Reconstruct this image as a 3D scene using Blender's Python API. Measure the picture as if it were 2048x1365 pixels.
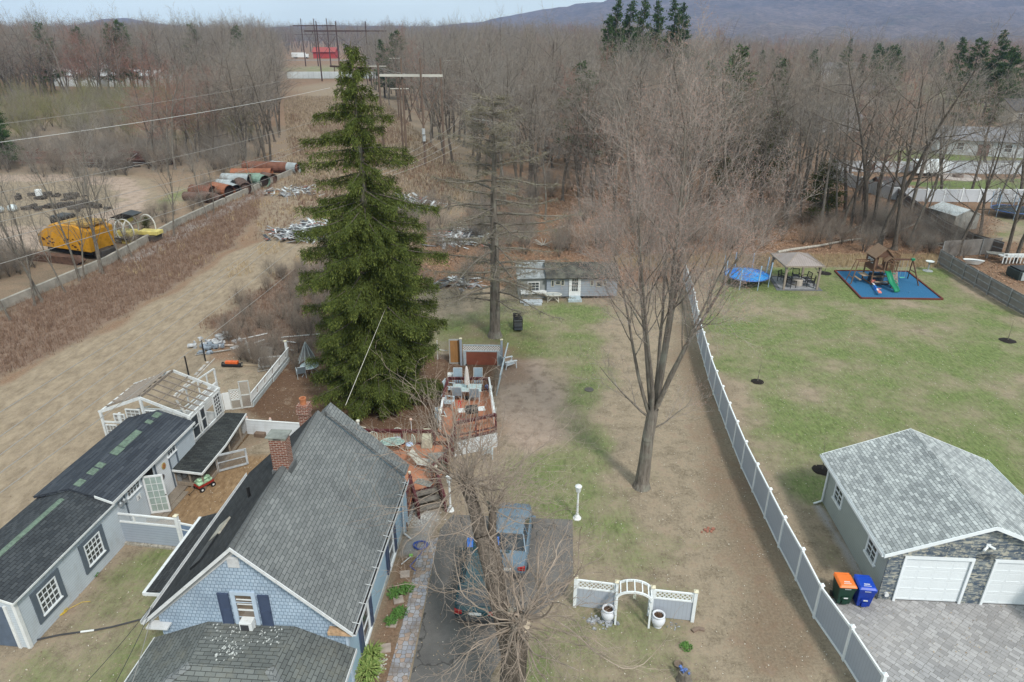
import bpy, bmesh, math, random
import numpy as np
from mathutils import Vector, Matrix

# ------------------------------------------------------------------ camera, world, sun, exposure
scene = bpy.context.scene
for _o in list(bpy.data.objects):
    bpy.data.objects.remove(_o)
COL = scene.collection
R = math.radians
CAM_H = 21.0; PITCH = R(24.45); FPX = 1368.0        # focal length in pixels of a 2048 px wide frame
cam_d = bpy.data.cameras.new('camera'); cam = bpy.data.objects.new('camera', cam_d); COL.objects.link(cam)
cam.location = (0, 0, CAM_H); cam.rotation_euler = (math.pi/2 - PITCH, 0, 0)
cam_d.sensor_width = 36.0; cam_d.lens = FPX/2048*36.0; cam_d.clip_start = 0.1; cam_d.clip_end = 20000
scene.camera = cam
scene.render.resolution_x = 1024; scene.render.resolution_y = 682

SUN_EL = R(48); SUN_AZ = R(150)      # azimuth measured from +Y (the view direction) clockwise
world = bpy.data.worlds.new('World'); scene.world = world; world.use_nodes = True
wn = world.node_tree; wn.nodes.clear()
w_out = wn.nodes.new('ShaderNodeOutputWorld'); w_bg = wn.nodes.new('ShaderNodeBackground')
w_sky = wn.nodes.new('ShaderNodeTexSky'); w_sky.sky_type = 'NISHITA'; w_sky.sun_disc = False
w_sky.sun_elevation = SUN_EL; w_sky.sun_rotation = SUN_AZ
w_sky.altitude = 50; w_sky.air_density = 1.0; w_sky.dust_density = 1.6; w_sky.ozone_density = 1.6
# thin high overcast: cloud veil mixed over the clear sky
w_tc = wn.nodes.new('ShaderNodeTexCoord'); w_map = wn.nodes.new('ShaderNodeMapping')
w_map.inputs['Scale'].default_value = (1.0, 1.0, 5.0)
w_n = wn.nodes.new('ShaderNodeTexNoise'); w_n.inputs['Scale'].default_value = 2.2; w_n.inputs['Detail'].default_value = 6
w_r = wn.nodes.new('ShaderNodeMapRange'); w_r.inputs[1].default_value = 0.30; w_r.inputs[2].default_value = 0.68
w_r.inputs[3].default_value = 0.72; w_r.inputs[4].default_value = 0.97
w_mix = wn.nodes.new('ShaderNodeMixRGB'); w_mix.inputs[2].default_value = (16.0, 18.8, 19.0, 1)
wn.links.new(w_tc.outputs['Generated'], w_map.inputs['Vector']); wn.links.new(w_map.outputs[0], w_n.inputs['Vector'])
wn.links.new(w_n.outputs['Fac'], w_r.inputs[0]); wn.links.new(w_r.outputs[0], w_mix.inputs[0])
wn.links.new(w_sky.outputs[0], w_mix.inputs[1]); wn.links.new(w_mix.outputs[0], w_bg.inputs['Color'])
w_bg.inputs['Strength'].default_value = 0.054
wn.links.new(w_bg.outputs[0], w_out.inputs['Surface'])

sun_d = bpy.data.lights.new('sun', 'SUN'); sun_d.energy = 2.6; sun_d.angle = R(8); sun_d.color = (1.0, 0.96, 0.90)
sun = bpy.data.objects.new('sun', sun_d); COL.objects.link(sun)
_sv = Vector((math.sin(SUN_AZ)*math.cos(SUN_EL), math.cos(SUN_AZ)*math.cos(SUN_EL), math.sin(SUN_EL)))
sun.rotation_euler = (-_sv).to_track_quat('-Z', 'Y').to_euler(); sun.location = (0, 0, 60)
scene.view_settings.view_transform = 'Standard'; scene.view_settings.look = 'None'
scene.view_settings.exposure = 0.27; scene.view_settings.gamma = 1.0
scene.cycles.max_bounces = 5; scene.cycles.diffuse_bounces = 2; scene.cycles.transparent_max_bounces = 6

# ------------------------------------------------------------------ geometry helpers
_c, _s = math.cos(PITCH), math.sin(PITCH)
def G(px, py, z=0.0):
    """point at height z on the ray of a photo pixel (survey of the place from the photograph)"""
    u = (px-1024)/FPX; v = (py-682.5)/FPX; t = (CAM_H-z)/(_s+v*_c)
    return Vector((t*u, t*(_c-v*_s), z))

class MB:
    """mesh builder, local coordinates of the owning thing"""
    def __init__(self, M=None): self.v = []; self.f = []; self.M = M
    def add(self, vs, fs):
        b = len(self.v)
        if self.M is not None: vs = [self.M @ Vector(p) for p in vs]
        self.v += [tuple(p) for p in vs]; self.f += [tuple(i+b for i in q) for q in fs]; return self
    def box(self, x0, x1, y0, y1, z0, z1):
        if x0 > x1: x0, x1 = x1, x0
        if y0 > y1: y0, y1 = y1, y0
        if z0 > z1: z0, z1 = z1, z0
        return self.add([(x0,y0,z0),(x1,y0,z0),(x1,y1,z0),(x0,y1,z0),(x0,y0,z1),(x1,y0,z1),(x1,y1,z1),(x0,y1,z1)],
            [(0,3,2,1),(4,5,6,7),(0,1,5,4),(1,2,6,5),(2,3,7,6),(3,0,4,7)])
    def beam(self, a, b, w, h=None, up=(0,0,1)):
        h = h or w; a = Vector(a); b = Vector(b); d = (b-a)
        if d.length < 1e-6: return self
        d.normalize(); up = Vector(up)
        if abs(d.dot(up)) > .98: up = Vector((0,1,0))
        s = d.cross(up).normalized(); t = s.cross(d).normalized()
        vs = [p + s*(i*w/2) + t*(j*h/2) for p in (a, b) for i, j in ((-1,-1),(1,-1),(1,1),(-1,1))]
        return self.add(vs, [(3,2,1,0),(4,5,6,7),(0,1,5,4),(1,2,6,5),(2,3,7,6),(3,0,4,7)])
    def cyl(self, a, b, r0, r1=None, n=10, caps=True):
        r1 = r0 if r1 is None else r1; a = Vector(a); b = Vector(b); d = (b-a).normalized()
        up = Vector((0,0,1)) if abs(d.z) < .95 else Vector((1,0,0))
        s = d.cross(up).normalized(); t = d.cross(s).normalized()
        vs = []
        for p, r in ((a, r0), (b, r1)):
            for i in range(n):
                q = 2*math.pi*i/n; vs.append(p + s*(r*math.cos(q)) + t*(r*math.sin(q)))
        fs = [(i, i+n, (i+1) % n+n, (i+1) % n) for i in range(n)]
        if caps: fs += [tuple(range(n)), tuple(range(2*n-1, n-1, -1))]
        return self.add(vs, fs)
    def tube(self, pts, r, n=6, r1=None):
        pts = [Vector(p) for p in pts]; m = len(pts); vs = []
        for k, p in enumerate(pts):
            d = (pts[min(k+1, m-1)]-pts[max(k-1, 0)]).normalized()
            up = Vector((0,0,1)) if abs(d.z) < .95 else Vector((1,0,0))
            s = d.cross(up).normalized(); t = d.cross(s).normalized()
            rr = r if r1 is None else r+(r1-r)*k/(m-1)
            for i in range(n):
                q = 2*math.pi*i/n; vs.append(p+s*(rr*math.cos(q))+t*(rr*math.sin(q)))
        fs = [(k*n+i, k*n+n+i, k*n+n+(i+1) % n, k*n+(i+1) % n) for k in range(m-1) for i in range(n)]
        fs += [tuple(range(n)), tuple(range(m*n-1, m*n-n-1, -1))]
        return self.add(vs, fs)
    def lathe(self, prof, c=(0,0,0), n=16, sx=1, sy=1):
        vs = []; m = len(prof)
        for r, z in prof:
            for i in range(n):
                q = 2*math.pi*i/n; vs.append((c[0]+r*sx*math.cos(q), c[1]+r*sy*math.sin(q), c[2]+z))
        fs = [(k*n+i, k*n+(i+1) % n, (k+1)*n+(i+1) % n, (k+1)*n+i) for k in range(m-1) for i in range(n)]
        fs += [tuple(range(n-1, -1, -1)), tuple(range((m-1)*n, m*n))]
        return self.add(vs, fs)
    def prism(self, poly, ax, lo, hi):
        """polygon (2-D) extruded along axis ax ('x','y','z') from lo to hi"""
        def P(p, t): return {'x': (t, p[0], p[1]), 'y': (p[0], t, p[1]), 'z': (p[0], p[1], t)}[ax]
        n = len(poly); vs = [P(p, lo) for p in poly]+[P(p, hi) for p in poly]
        fs = [tuple(range(n)), tuple(range(2*n-1, n-1, -1))]+[(i, i+n, (i+1) % n+n, (i+1) % n) for i in range(n)]
        return self.add(vs, fs)
    def slab(self, quad, th):
        """a thick plate: quad of 3-D points, thickened downwards along its normal"""
        q = [Vector(p) for p in quad]; n = (q[1]-q[0]).cross(q[-1]-q[0]).normalized()
        if n.z < 0: q = q[::-1]; n = -n
        m = len(q); vs = q+[p-n*th for p in q]
        fs = [tuple(range(m)), tuple(range(2*m-1, m-1, -1))]+[(i, i+m, (i+1) % m+m, (i+1) % m) for i in range(m)]
        return self.add(vs, fs)
    def quad(self, *p): return self.add(p, [tuple(range(len(p)))])
    def ball(self, c, r, n=8, m=5, sz=1.0):
        prof = [(max(.001, r*math.sin(math.pi*k/m)), -r*sz*math.cos(math.pi*k/m)) for k in range(m+1)]
        return self.lathe(prof, c, n)
    def build(self, name, mat, parent=None, smooth=False, bevel=0):
        me = bpy.data.meshes.new(name); me.from_pydata(self.v, [], self.f); me.update()
        bm = bmesh.new(); bm.from_mesh(me); bmesh.ops.recalc_face_normals(bm, faces=bm.faces)
        uv = bm.loops.layers.uv.new('UVMap')
        for f in bm.faces:
            n = f.normal
            if abs(n.z) > .995: ux, uy = Vector((1,0,0)), Vector((0,1,0))
            else:
                ux = Vector((0,0,1)).cross(n).normalized(); uy = n.cross(ux)
            for l in f.loops: l[uv].uv = (l.vert.co.dot(ux), l.vert.co.dot(uy))
            f.smooth = smooth
        bm.to_mesh(me); bm.free()
        if mat: me.materials.append(mat)
        o = bpy.data.objects.new(name, me); COL.objects.link(o)
        if parent: o.parent = parent
        if bevel:
            b = o.modifiers.new('bevel', 'BEVEL'); b.width = bevel; b.segments = 2; b.limit_method = 'ANGLE'
        return o

def np_mesh(name, V, F, mat, parent=None, k=None, smooth=False):
    """mesh from numpy arrays, all faces with k corners"""
    V = np.asarray(V, dtype=np.float32).reshape(-1, 3); F = np.asarray(F, dtype=np.int32); k = F.shape[1]
    me = bpy.data.meshes.new(name); me.vertices.add(len(V)); me.vertices.foreach_set('co', V.ravel())
    me.loops.add(F.size); me.loops.foreach_set('vertex_index', F.ravel())
    me.polygons.add(len(F)); me.polygons.foreach_set('loop_start', np.arange(0, F.size, k, dtype=np.int32))
    try: me.polygons.foreach_set('loop_total', np.full(len(F), k, dtype=np.int32))
    except Exception: pass
    if smooth: me.polygons.foreach_set('use_smooth', np.ones(len(F), dtype=bool))
    me.update(calc_edges=True)
    if mat: me.materials.append(mat)
    o = bpy.data.objects.new(name, me); COL.objects.link(o)
    if parent: o.parent = parent
    return o

def tag(o, label=None, cat=None, group=None, kind=None):
    if label: o['label'] = label
    if cat: o['category'] = cat
    if group: o['group'] = group
    if kind: o['kind'] = kind
    return o
def thing(name, label, cat, loc=(0,0,0), rz=0, group=None):
    o = bpy.data.objects.new(name, None); COL.objects.link(o); o.empty_display_size = .3
    o.location = loc; o.rotation_euler = (0, 0, rz)
    return tag(o, label, cat, group)
def copy_tree(o, parent=None):
    c = o.copy(); COL.objects.link(c)
    if parent: c.parent = parent
    for ch in list(o.children): copy_tree(ch, c)
    return c
def place(proto, used, loc, rz=0, label=None, group=None, scale=None):
    """first call moves the prototype itself, later ones copy it"""
    o = proto if not used else copy_tree(proto)
    o.location = loc; o.rotation_euler = (0, 0, rz)
    if label: o['label'] = label
    if group: o['group'] = group
    if scale: o.scale = scale if hasattr(scale, '__len__') else (scale,)*3
    return o

# ------------------------------------------------------------------ materials
def sr(r, g, b):
    f = lambda c: (c/255/12.92) if c <= 10 else ((c/255+.055)/1.055)**2.4
    return (f(r), f(g), f(b), 1)
class NT:
    def __init__(self, name):
        self.m = bpy.data.materials.new(name); self.m.use_nodes = True; self.t = self.m.node_tree; self.t.nodes.clear()
        self.out = self.n('OutputMaterial'); self.b = self.n('BsdfPrincipled'); self.l(self.b.outputs[0], self.out.inputs[0])
        self.b.inputs['Roughness'].default_value = .8
        self.b.inputs['Specular IOR Level'].default_value = .3
    def n(self, k, **kw):
        x = self.t.nodes.new('ShaderNode'+k)
        for a, v in kw.items(): setattr(x, a, v)
        return x
    def l(self, a, b): self.t.links.new(a, b)
    def co(self, kind='Object'): return self.n('TexCoord').outputs[kind]
    def noise(self, scale, detail=4, rough=.6, vec=None, stretch=None):
        x = self.n('TexNoise'); x.inputs['Scale'].default_value = scale; x.inputs['Detail'].default_value = detail
        x.inputs['Roughness'].default_value = rough
        vec = vec or self.co()
        if stretch:
            m = self.n('Mapping'); m.inputs['Scale'].default_value = stretch; self.l(vec, m.inputs['Vector']); vec = m.outputs[0]
        self.l(vec, x.inputs['Vector']); return x.outputs['Fac']
    def ramp(self, fac, lo, hi, a=0.0, b=1.0, clamp=True):
        x = self.n('MapRange'); x.clamp = clamp; x.inputs[1].default_value = lo; x.inputs[2].default_value = hi
        x.inputs[3].default_value = a; x.inputs[4].default_value = b; self.l(fac, x.inputs[0]); return x.outputs[0]
    def mix(self, fac, a, b, mode='MIX'):
        x = self.n('MixRGB', blend_type=mode)
        for i, v in ((0, fac), (1, a), (2, b)):
            if isinstance(v, (int, float)): x.inputs[i].default_value = v
            elif isinstance(v, tuple): x.inputs[i].default_value = v if len(v) == 4 else v+(1,)
            else: self.l(v, x.inputs[i])
        return x.outputs[0]
    def math(self, op, a, b=0.0):
        x = self.n('Math', operation=op)
        for i, v in ((0, a), (1, b)):
            if isinstance(v, (int, float)): x.inputs[i].default_value = v
            else: self.l(v, x.inputs[i])
        return x.outputs[0]
    def bump(self, h, strength=.3, dist=.02):
        x = self.n('Bump'); x.inputs['Strength'].default_value = strength; x.inputs['Distance'].default_value = dist
        self.l(h, x.inputs['Height']); self.l(x.outputs[0], self.b.inputs['Normal'])
    def col(self, c):
        if isinstance(c, tuple): self.b.inputs['Base Color'].default_value = c if len(c) == 4 else c+(1,)
        else: self.l(c, self.b.inputs['Base Color'])
        return self.m
_mc = {}
def M(name, c, rough=.7, var=.12, scale=3.0, metal=0, bump=0.0, dirt=None, spec=.3):
    """painted / plain surface: mild blotches at two scales, optional dirt colour in worn spots"""
    if name in _mc: return _mc[name]
    t = NT(name); t.b.inputs['Roughness'].default_value = rough; t.b.inputs['Metallic'].default_value = metal
    t.b.inputs['Specular IOR Level'].default_value = spec
    n1 = t.noise(scale, 5); lo = tuple(x*(1-var*1.6) for x in c[:3])+(1,); hi = tuple(min(1, x*(1+var)) for x in c[:3])+(1,)
    cc = t.mix(t.ramp(n1, .3, .7), lo, hi)
    if dirt:
        n2 = t.noise(scale*2.7, 6, .7); cc = t.mix(t.ramp(n2, .55, .72, 0, .75), cc, dirt)
    if bump: t.bump(t.noise(scale*12, 4), bump, .01)
    _mc[name] = t.col(cc); return _mc[name]

def shingle(name, c1, c2, w=.3, h=.14, mortar=None, patch=None, rough=.9):
    """asphalt shingles: rows with tab colour variation, in metres on the face's own plane"""
    t = NT(name); t.b.inputs['Roughness'].default_value = rough; t.b.inputs['Specular IOR Level'].default_value = .15
    uv = t.n('UVMap').outputs[0]
    br = t.n('TexBrick'); t.l(uv, br.inputs['Vector']); br.inputs['Scale'].default_value = 1
    br.inputs['Brick Width'].default_value = w; br.inputs['Row Height'].default_value = h
    br.inputs['Mortar Size'].default_value = .012; br.inputs['Mortar Smooth'].default_value = .3
    br.inputs['Color1'].default_value = c1; br.inputs['Color2'].default_value = c2; br.inputs['Bias'].default_value = 0
    br.inputs['Mortar'].default_value = mortar or tuple(x*.45 for x in c1[:3])+(1,)
    br.offset = .5
    cc = br.outputs['Color']
    nn = t.noise(.7, 5); cc = t.mix(1.0, cc, t.mix(t.ramp(nn, .3, .7), (.80,.80,.80,1), (1.12,1.12,1.1,1)), 'MULTIPLY')
    n2 = t.noise(60, 3, .8); cc = t.mix(1.0, cc, t.mix(t.ramp(n2, .3, .7), (.82,.82,.82,1), (1.15,1.15,1.15,1)), 'MULTIPLY')
    if patch: cc = patch(t, cc)
    t.bump(t.math('ADD', t.math('MULTIPLY', br.outputs['Fac'], -1.0), t.math('MULTIPLY', n2, .4)), .5, .015)
    return t.col(cc)
def siding(name, c, pitch=.115, vert=False, var=.08, dirt=None, groove=.45):
    t = NT(name); uv = t.n('UVMap').outputs[0]; sp = t.n('SeparateXYZ'); t.l(uv, sp.inputs[0])
    q = t.math('FRACT', t.math('DIVIDE', sp.outputs[0 if vert else 1], pitch))
    line = t.ramp(q, 0.0, .16)
    n = t.noise(1.5, 5); base = t.mix(t.ramp(n, .3, .7), tuple(x*(1-var) for x in c[:3])+(1,), tuple(min(1, x*(1+var)) for x in c[:3])+(1,))
    if dirt:
        n3 = t.noise(2.2, 7, .7, stretch=(1, 1, .4)); base = t.mix(t.ramp(n3, .52, .75, 0, .7), base, dirt)
    cc = t.mix(line, tuple(x*groove for x in c[:3])+(1,), base)
    t.bump(q, .35, .012); t.b.inputs['Roughness'].default_value = .6
    return t.col(cc)
def wood(name, c, var=.25, along='Object', scale=2.0, stretch=(1, 1, .15)):
    t = NT(name); n1 = t.noise(scale*6, 6, .65, stretch=stretch); n2 = t.noise(scale*.7, 3)
    lo = tuple(x*(1-var) for x in c[:3])+(1,); hi = tuple(min(1, x*(1+var)) for x in c[:3])+(1,)
    cc = t.mix(t.ramp(n1, .3, .7), lo, hi); cc = t.mix(t.ramp(n2, .35, .7, 0, .35), cc, tuple(x*.6 for x in c[:3])+(1,))
    t.bump(n1, .3, .01); return t.col(cc)
def glass(name='window_glass', c=(.03,.035,.04,1), rough=.08):
    if name in _mc: return _mc[name]
    t = NT(name); t.b.inputs['Roughness'].default_value = rough; t.b.inputs['Specular IOR Level'].default_value = .9
    n = t.noise(1.3, 2); _mc[name] = t.col(t.mix(t.ramp(n, .3, .7), c, tuple(x*2.2 for x in c[:3])+(1,))); return _mc[name]
def lattice_mat(name, c, step=.09, w=.4, diag=True):
    """garden lattice: real holes through alpha"""
    t = NT(name); uv = t.n('UVMap').outputs[0]; sp = t.n('SeparateXYZ'); t.l(uv, sp.inputs[0])
    if diag: a = t.math('ADD', sp.outputs[0], sp.outputs[1]); b = t.math('SUBTRACT', sp.outputs[0], sp.outputs[1])
    else: a, b = sp.outputs[0], sp.outputs[1]
    fa = t.math('LESS_THAN', t.math('FRACT', t.math('DIVIDE', a, step)), w)
    fb = t.math('LESS_THAN', t.math('FRACT', t.math('DIVIDE', b, step)), w)
    t.l(t.math('MAXIMUM', fa, fb), t.b.inputs['Alpha']); return t.col(c)

WHITE = M('white_paint', (.68,.69,.69,1), .5, .06, 2, dirt=(.50,.48,.44,1))
WHITE_CLEAN = M('white_vinyl', (.74,.77,.79,1), .35, .04, 1.5)
GREYBLUE = M('greyblue_paint', (.32,.36,.42,1), .6, .06, 2)
NAVY = M('navy_paint', (.055,.075,.13,1), .5, .1, 3)
BLACK = M('black_metal', (.018,.018,.02,1), .45, .2, 5)
STEEL = M('steel', (.35,.36,.37,1), .35, .1, 4, metal=.7)
MAROON = M('maroon_stain', (.085,.018,.022,1), .6, .2, 4, dirt=(.25,.12,.1,1))
GLASS = glass()
# ------------------------------------------------------------------ the ground: one sheet with surface-cover masks
def axis(lo, hi, step, far_lo, far_hi):
    a = list(np.arange(lo, hi+1e-6, step)); s = step; x = hi
    while x < far_hi: s *= 1.22; x += s; a.append(x)
    s = step; x = lo; b = []
    while x > far_lo: s *= 1.22; x -= s; b.append(x)
    return np.array(b[::-1]+a)
def sdist(X, Y, poly):
    """signed distance (positive inside) of grid points to a polygon"""
    P = np.array([(p[0], p[1]) for p in poly]); n = len(P); d = np.full(X.shape, 1e9); ins = np.zeros(X.shape, bool)
    for i in range(n):
        a, b = P[i], P[(i+1) % n]; e = b-a; L2 = (e*e).sum()+1e-9
        t = np.clip(((X-a[0])*e[0]+(Y-a[1])*e[1])/L2, 0, 1)
        d = np.minimum(d, np.hypot(X-a[0]-t*e[0], Y-a[1]-t*e[1]))
        c = ((a[1] > Y) != (b[1] > Y)) & (X < (b[0]-a[0])*(Y-a[1])/(b[1]-a[1]+1e-12)+a[0]); ins ^= c
    return np.where(ins, d, -d)
gx = axis(-62, 62, .4, -7000, 7000); gy = axis(6, 122, .4, -300, 7000)
GX, GY = np.meshgrid(gx, gy)
def pp(*pts): return [G(*p) for p in pts]
_rs = np.random.RandomState(4)
def wob(f, a, s):   # low-frequency waviness for the edges of the patches
    r = np.random.RandomState(s); w = np.zeros(GX.shape)
    for _ in range(7):
        k = r.uniform(.3, 1.6)*f; th = r.uniform(0, 6.28); w += np.sin(GX*k*math.cos(th)+GY*k*math.sin(th)+r.uniform(0, 6.28))
    return w*a/3
CH = {k: np.zeros(GX.shape) for k in ('green', 'dirt', 'leaf', 'straw', 'weed', 'gravel', 'rust', 'pale')}
def put(ch, poly, val=1.0, feather=1.0, seed=1, clear=True, wav=.6):
    d = sdist(GX, GY, poly)+wob(.9, wav, seed); w = np.clip(d/feather+.5, 0, 1)
    w = w*w*(3-2*w)
    if clear:
        for k in CH: CH[k] *= (1-w)
    CH[ch] = np.maximum(CH[ch], w*val) if not clear else CH[ch]+w*val
CH['leaf'] += .8
CH['leaf'][GY > 130] = .8
# side yard and centre lawn (dead grass base, some green)
def clearp(poly, f=1.5, seed=3):
    d = sdist(GX, GY, poly)+wob(.9, .5, seed); w = np.clip(d/f+.5, 0, 1)
    for k in CH: CH[k] *= (1-w)
clearp([(-60,-40),(60,-40),(60,30),(45,50),(42,66),(30,66),(13.5,66),(9,58),(-10,58),(-12,45),(-30,40),(-60,30)])
put('green', pp((1395,640),(1420,560),(1500,530),(1700,520),(1870,525),(2048,640),(2300,760),(2300,1100),(1660,1110),(1560,960),(1450,740)), .73, 2.5, 5)
put('green', pp((870,640),(1000,600),(1230,610),(1220,700),(1190,800),(1300,960),(1160,1060),(1000,1040),(1010,900),(1130,830),(1100,720),(880,690)), .72, 3.0, 6)
put('green', pp((1130,1030),(1250,1000),(1400,1090),(1400,1365),(1040,1400),(1060,1260),(1140,1210)), .45, 2.5, 46)
put('green', [(-17.5,12),(-11.5,12),(-12,20),(-12.5,24.5),(-17,25)], .66, 2, 7)
put('green', [(-3,8),(3,8),(4.5,16),(3,19.5),(1,19.5),(-.8,16)], .7, 1.5, 8)
put('straw', [(-62,10),(-21,8),(-21.5,24),(-22,32),(-21.6,40),(-22.5,52),(-20.5,62),(-15,69),(-17,72),(-24,71.5),(-26.5,73.5),(-28.5,72),(-29.8,56),(-32.8,40),(-40,28),(-62,20)], 1, 1.2, 9)
put('weed', [(-70,28),(-42,28),(-34,40),(-30.6,55),(-29.2,70),(-31.5,84),(-35.5,104),(-37.6,104),(-38.6,88),(-39.4,72),(-40.6,60),(-44,46),(-70,40)], .95, 1.5, 10)
put('gravel', [(-37.2,64),(-38.8,66),(-38.2,85),(-36,100),(-34.5,100),(-36,80)], .50, 1.5, 11, clear=False)
put('weed', [(-23.5,50),(-19.5,44),(-13,44),(-11,52),(-12,62),(-17,66),(-22,62)], .9, 1.6, 12)
put('weed', [(-21,70),(-8,62),(2,58),(14,62),(22,66),(32,67),(43,67),(45,72),(20,74),(0,72),(-8,90),(-12,150),(-22,150),(-22,100)], .38, 3, 13, clear=False)
put('leaf', [(-10,58),(8,58),(14,60),(22,64.5),(34,66),(42,66.5),(52,72),(48,95),(0,95),(-8,75)], 1, 2.0, 14)
put('straw', [(12,63.5),(42,63.5),(43,66.5),(12,66.5)], .55, 2.2, 15)
for _dx in (-1.0, 1.0, 4.2, 5.9):
    put('dirt', [(-34.5+_dx,16),(-33.9+_dx,16),(-30.3+_dx*.8,36),(-27.6+_dx*.55,50),(-25.9+_dx*.4,64),(-26.4+_dx*.4,64),(-28.2+_dx*.55,50),(-30.9+_dx*.8,36)], .30, .5, 50, clear=False, wav=.12)
# corridor beyond
put('weed', [(-31,84),(-28,74),(-22,72),(-12,66),(-4,90),(-6,150),(-20,260),(-70,330),(-97,330),(-60,230),(-36,110)], .35, 3, 16)
put('straw', [(-31,84),(-28,74),(-24,72),(-22,80),(-21,100),(-34,150),(-66,300),(-90,300),(-62,200),(-38,110)], .5, 3, 41, clear=False)
# house back yard bare earth
put('dirt', pp((486,815),(560,715),(620,700),(880,715),(1000,705),(990,800),(900,880),(760,870),(650,860),(560,860)), 1, 1.0, 17)
put('dirt', [(-14,33),(-16.2,33),(-14.5,43),(-11.8,45),(-13,36)], .35, 1.5, 18, clear=False)
put('dirt', pp((880,640),(1080,640),(1100,720),(1010,715),(900,720)), .45, 2.2, 31, clear=False)
# pen between the outbuilding and the house
put('rust', [(-17.3,24.6),(-11.5,24.4),(-11.0,30.9),(-13.8,31.2),(-16.4,30.8)], .95, .5, 19, wav=.15)
# bare patch right of the deck, worn drive along the fence
put('pale', pp((1010,720),(1080,725),(1130,790),(1135,880),(1060,900),(1000,885)), .95, 1.5, 20)
put('dirt', pp((1330,640),(1385,650),(1450,830),(1560,1060),(1640,1330),(1500,1365),(1440,1100),(1370,800)), .45, 2.4, 21, clear=False)
put('leaf', pp((990,690),(1060,700),(1060,760),(1000,770)), .5, 1.2, 22, clear=False)
put('leaf', pp((940,830),(1010,850),(1000,910),(950,900)), .45, 1.0, 23, clear=False)
put('gravel', [(-4.9,23.2),(-3.9,23.2),(-3.3,26.6),(-4.6,26.4)], .75, .5, 24, wav=.2)
put('leaf', [(-5.2,14),(-4.2,14),(-3.9,23.5),(-4.9,23.5)], .5, .4, 44, wav=.1)
put('dirt', [(-5.2,14),(-4.3,14),(-4.2,24),(-5.2,24)], .55, .5, 25, clear=False, wav=.1)
put('gravel', [(14.3,20.9),(14.95,20.9),(15.1,27.1),(14.6,27.1)], .9, .3, 26, wav=.12)
# contractor's yard on the left: gravel loop, grass verge
put('leaf', [(-200,64),(-60,50),(-42,50),(-40,64),(-39.5,90),(-36,112),(-30,150),(-60,170),(-250,170)], .45, 4, 27)
put('straw', pp((-400,330),(200,345),(300,360),(320,400),(230,450),(150,470),(-400,480)), .55, 4, 28)
put('pale', pp((-400,352),(60,348),(170,350),(255,355),(300,385),(290,415),(230,455),(180,480),(100,500),(0,500),(-400,500),(-400,470),(0,455),(130,452),(200,430),(240,400),(215,372),(120,362),(-400,375)), .85, 1.6, 29)
put('green', pp((255,450),(330,405),(350,375),(400,380),(300,450)), .45, 2.5, 30)
put('weed', [(-110,110),(-60,112),(-42,118),(-38,150),(-60,170),(-250,190),(-250,120)], .5, 6, 32)
# far lawns of the streets on the right
put('green', [(58,104),(82,108),(120,112),(120,92),(84,90),(66,92)], .95, 2, 33)
put('green', [(66,120),(118,116),(118,132),(72,136)], .85, 3, 34)
put('green', [(52,72),(66,72),(80,82),(62,86)], .40, 3, 35)
put('green', [(-115,360),(-80,360),(-110,480),(-150,480)], .6, 10, 36)
put('green', [(130,200),(260,190),(300,300),(150,300)], .6, 10, 37)
_gz = (wob(.5, .05, 77)*.5)
_gz[(GY > 125) | (abs(GX) > 64)] = 0
_near = _gz*0
V = np.stack([GX, GY, _near-0.0], -1).reshape(-1, 3)
ny, nx = GX.shape; I = np.arange(ny*nx).reshape(ny, nx)
F = np.stack([I[:-1,:-1], I[:-1,1:], I[1:,1:], I[1:,:-1]], -1).reshape(-1, 4)

gm = NT('ground_cover'); gm.b.inputs['Roughness'].default_value = .95; gm.b.inputs['Specular IOR Level'].default_value = .1
obj = gm.co('Object')
at1 = gm.n('Attribute'); at1.attribute_name = 'cover_a'; s1 = gm.n('SeparateColor'); gm.l(at1.outputs['Color'], s1.inputs[0])
at2 = gm.n('Attribute'); at2.attribute_name = 'cover_b'; s2 = gm.n('SeparateColor'); gm.l(at2.outputs['Color'], s2.inputs[0])
at3 = gm.n('Attribute'); at3.attribute_name = 'cover_c'; s3 = gm.n('SeparateColor'); gm.l(at3.outputs['Color'], s3.inputs[0])
nbig = gm.noise(.22, 5, .6, obj); nmid = gm.noise(1.1, 6, .68, obj); nfine = gm.noise(9, 5, .75, obj); ngr = gm.noise(34, 3, .8, obj)
nbl = gm.noise(5.5, 5, .75, obj, stretch=(1, .35, 1))
vo = gm.n('TexVoronoi'); vo.inputs['Scale'].default_value = 11; gm.l(obj, vo.inputs['Vector'])
base = gm.mix(gm.ramp(nmid, .36, .64), (.115,.088,.062,1), (.32,.255,.187,1))
base = gm.mix(gm.ramp(nfine, .40, .70, 0, .75), base, (.36,.29,.205,1))
base = gm.mix(gm.ramp(nbl, .30, .48, .32, 0), base, (.085,.062,.042,1))
base = gm.mix(gm.ramp(ngr, .44, .64, 0, .40), base, (.40,.335,.255,1))
def over(cur, mask, c_lo, c_hi, nz, edge=.35, amt=1.0, n2=None):
    """mask broken up by mid-scale noise so the cover thins out irregularly"""
    thr = gm.math('ADD', mask, gm.math('MULTIPLY', gm.math('SUBTRACT', nmid, .5), 1.5))
    fac = gm.ramp(thr, .5-edge, .5+edge, 0, amt)
    return gm.mix(fac, cur, gm.mix(gm.ramp(nz, .34, .66), c_lo, c_hi))
cur = base
cur = over(cur, s3.outputs[0], (.25,.18,.14,1), (.44,.345,.28,1), nmid, .4)          # pale earth / gravel loop
cur = over(cur, s1.outputs[1], (.085,.050,.032,1), (.165,.10,.066,1), nfine, .35)        # bare dark earth
cur = over(cur, s1.outputs[2], (.115,.066,.042,1), (.31,.19,.125,1), nfine, .45)       # leaf litter
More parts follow.
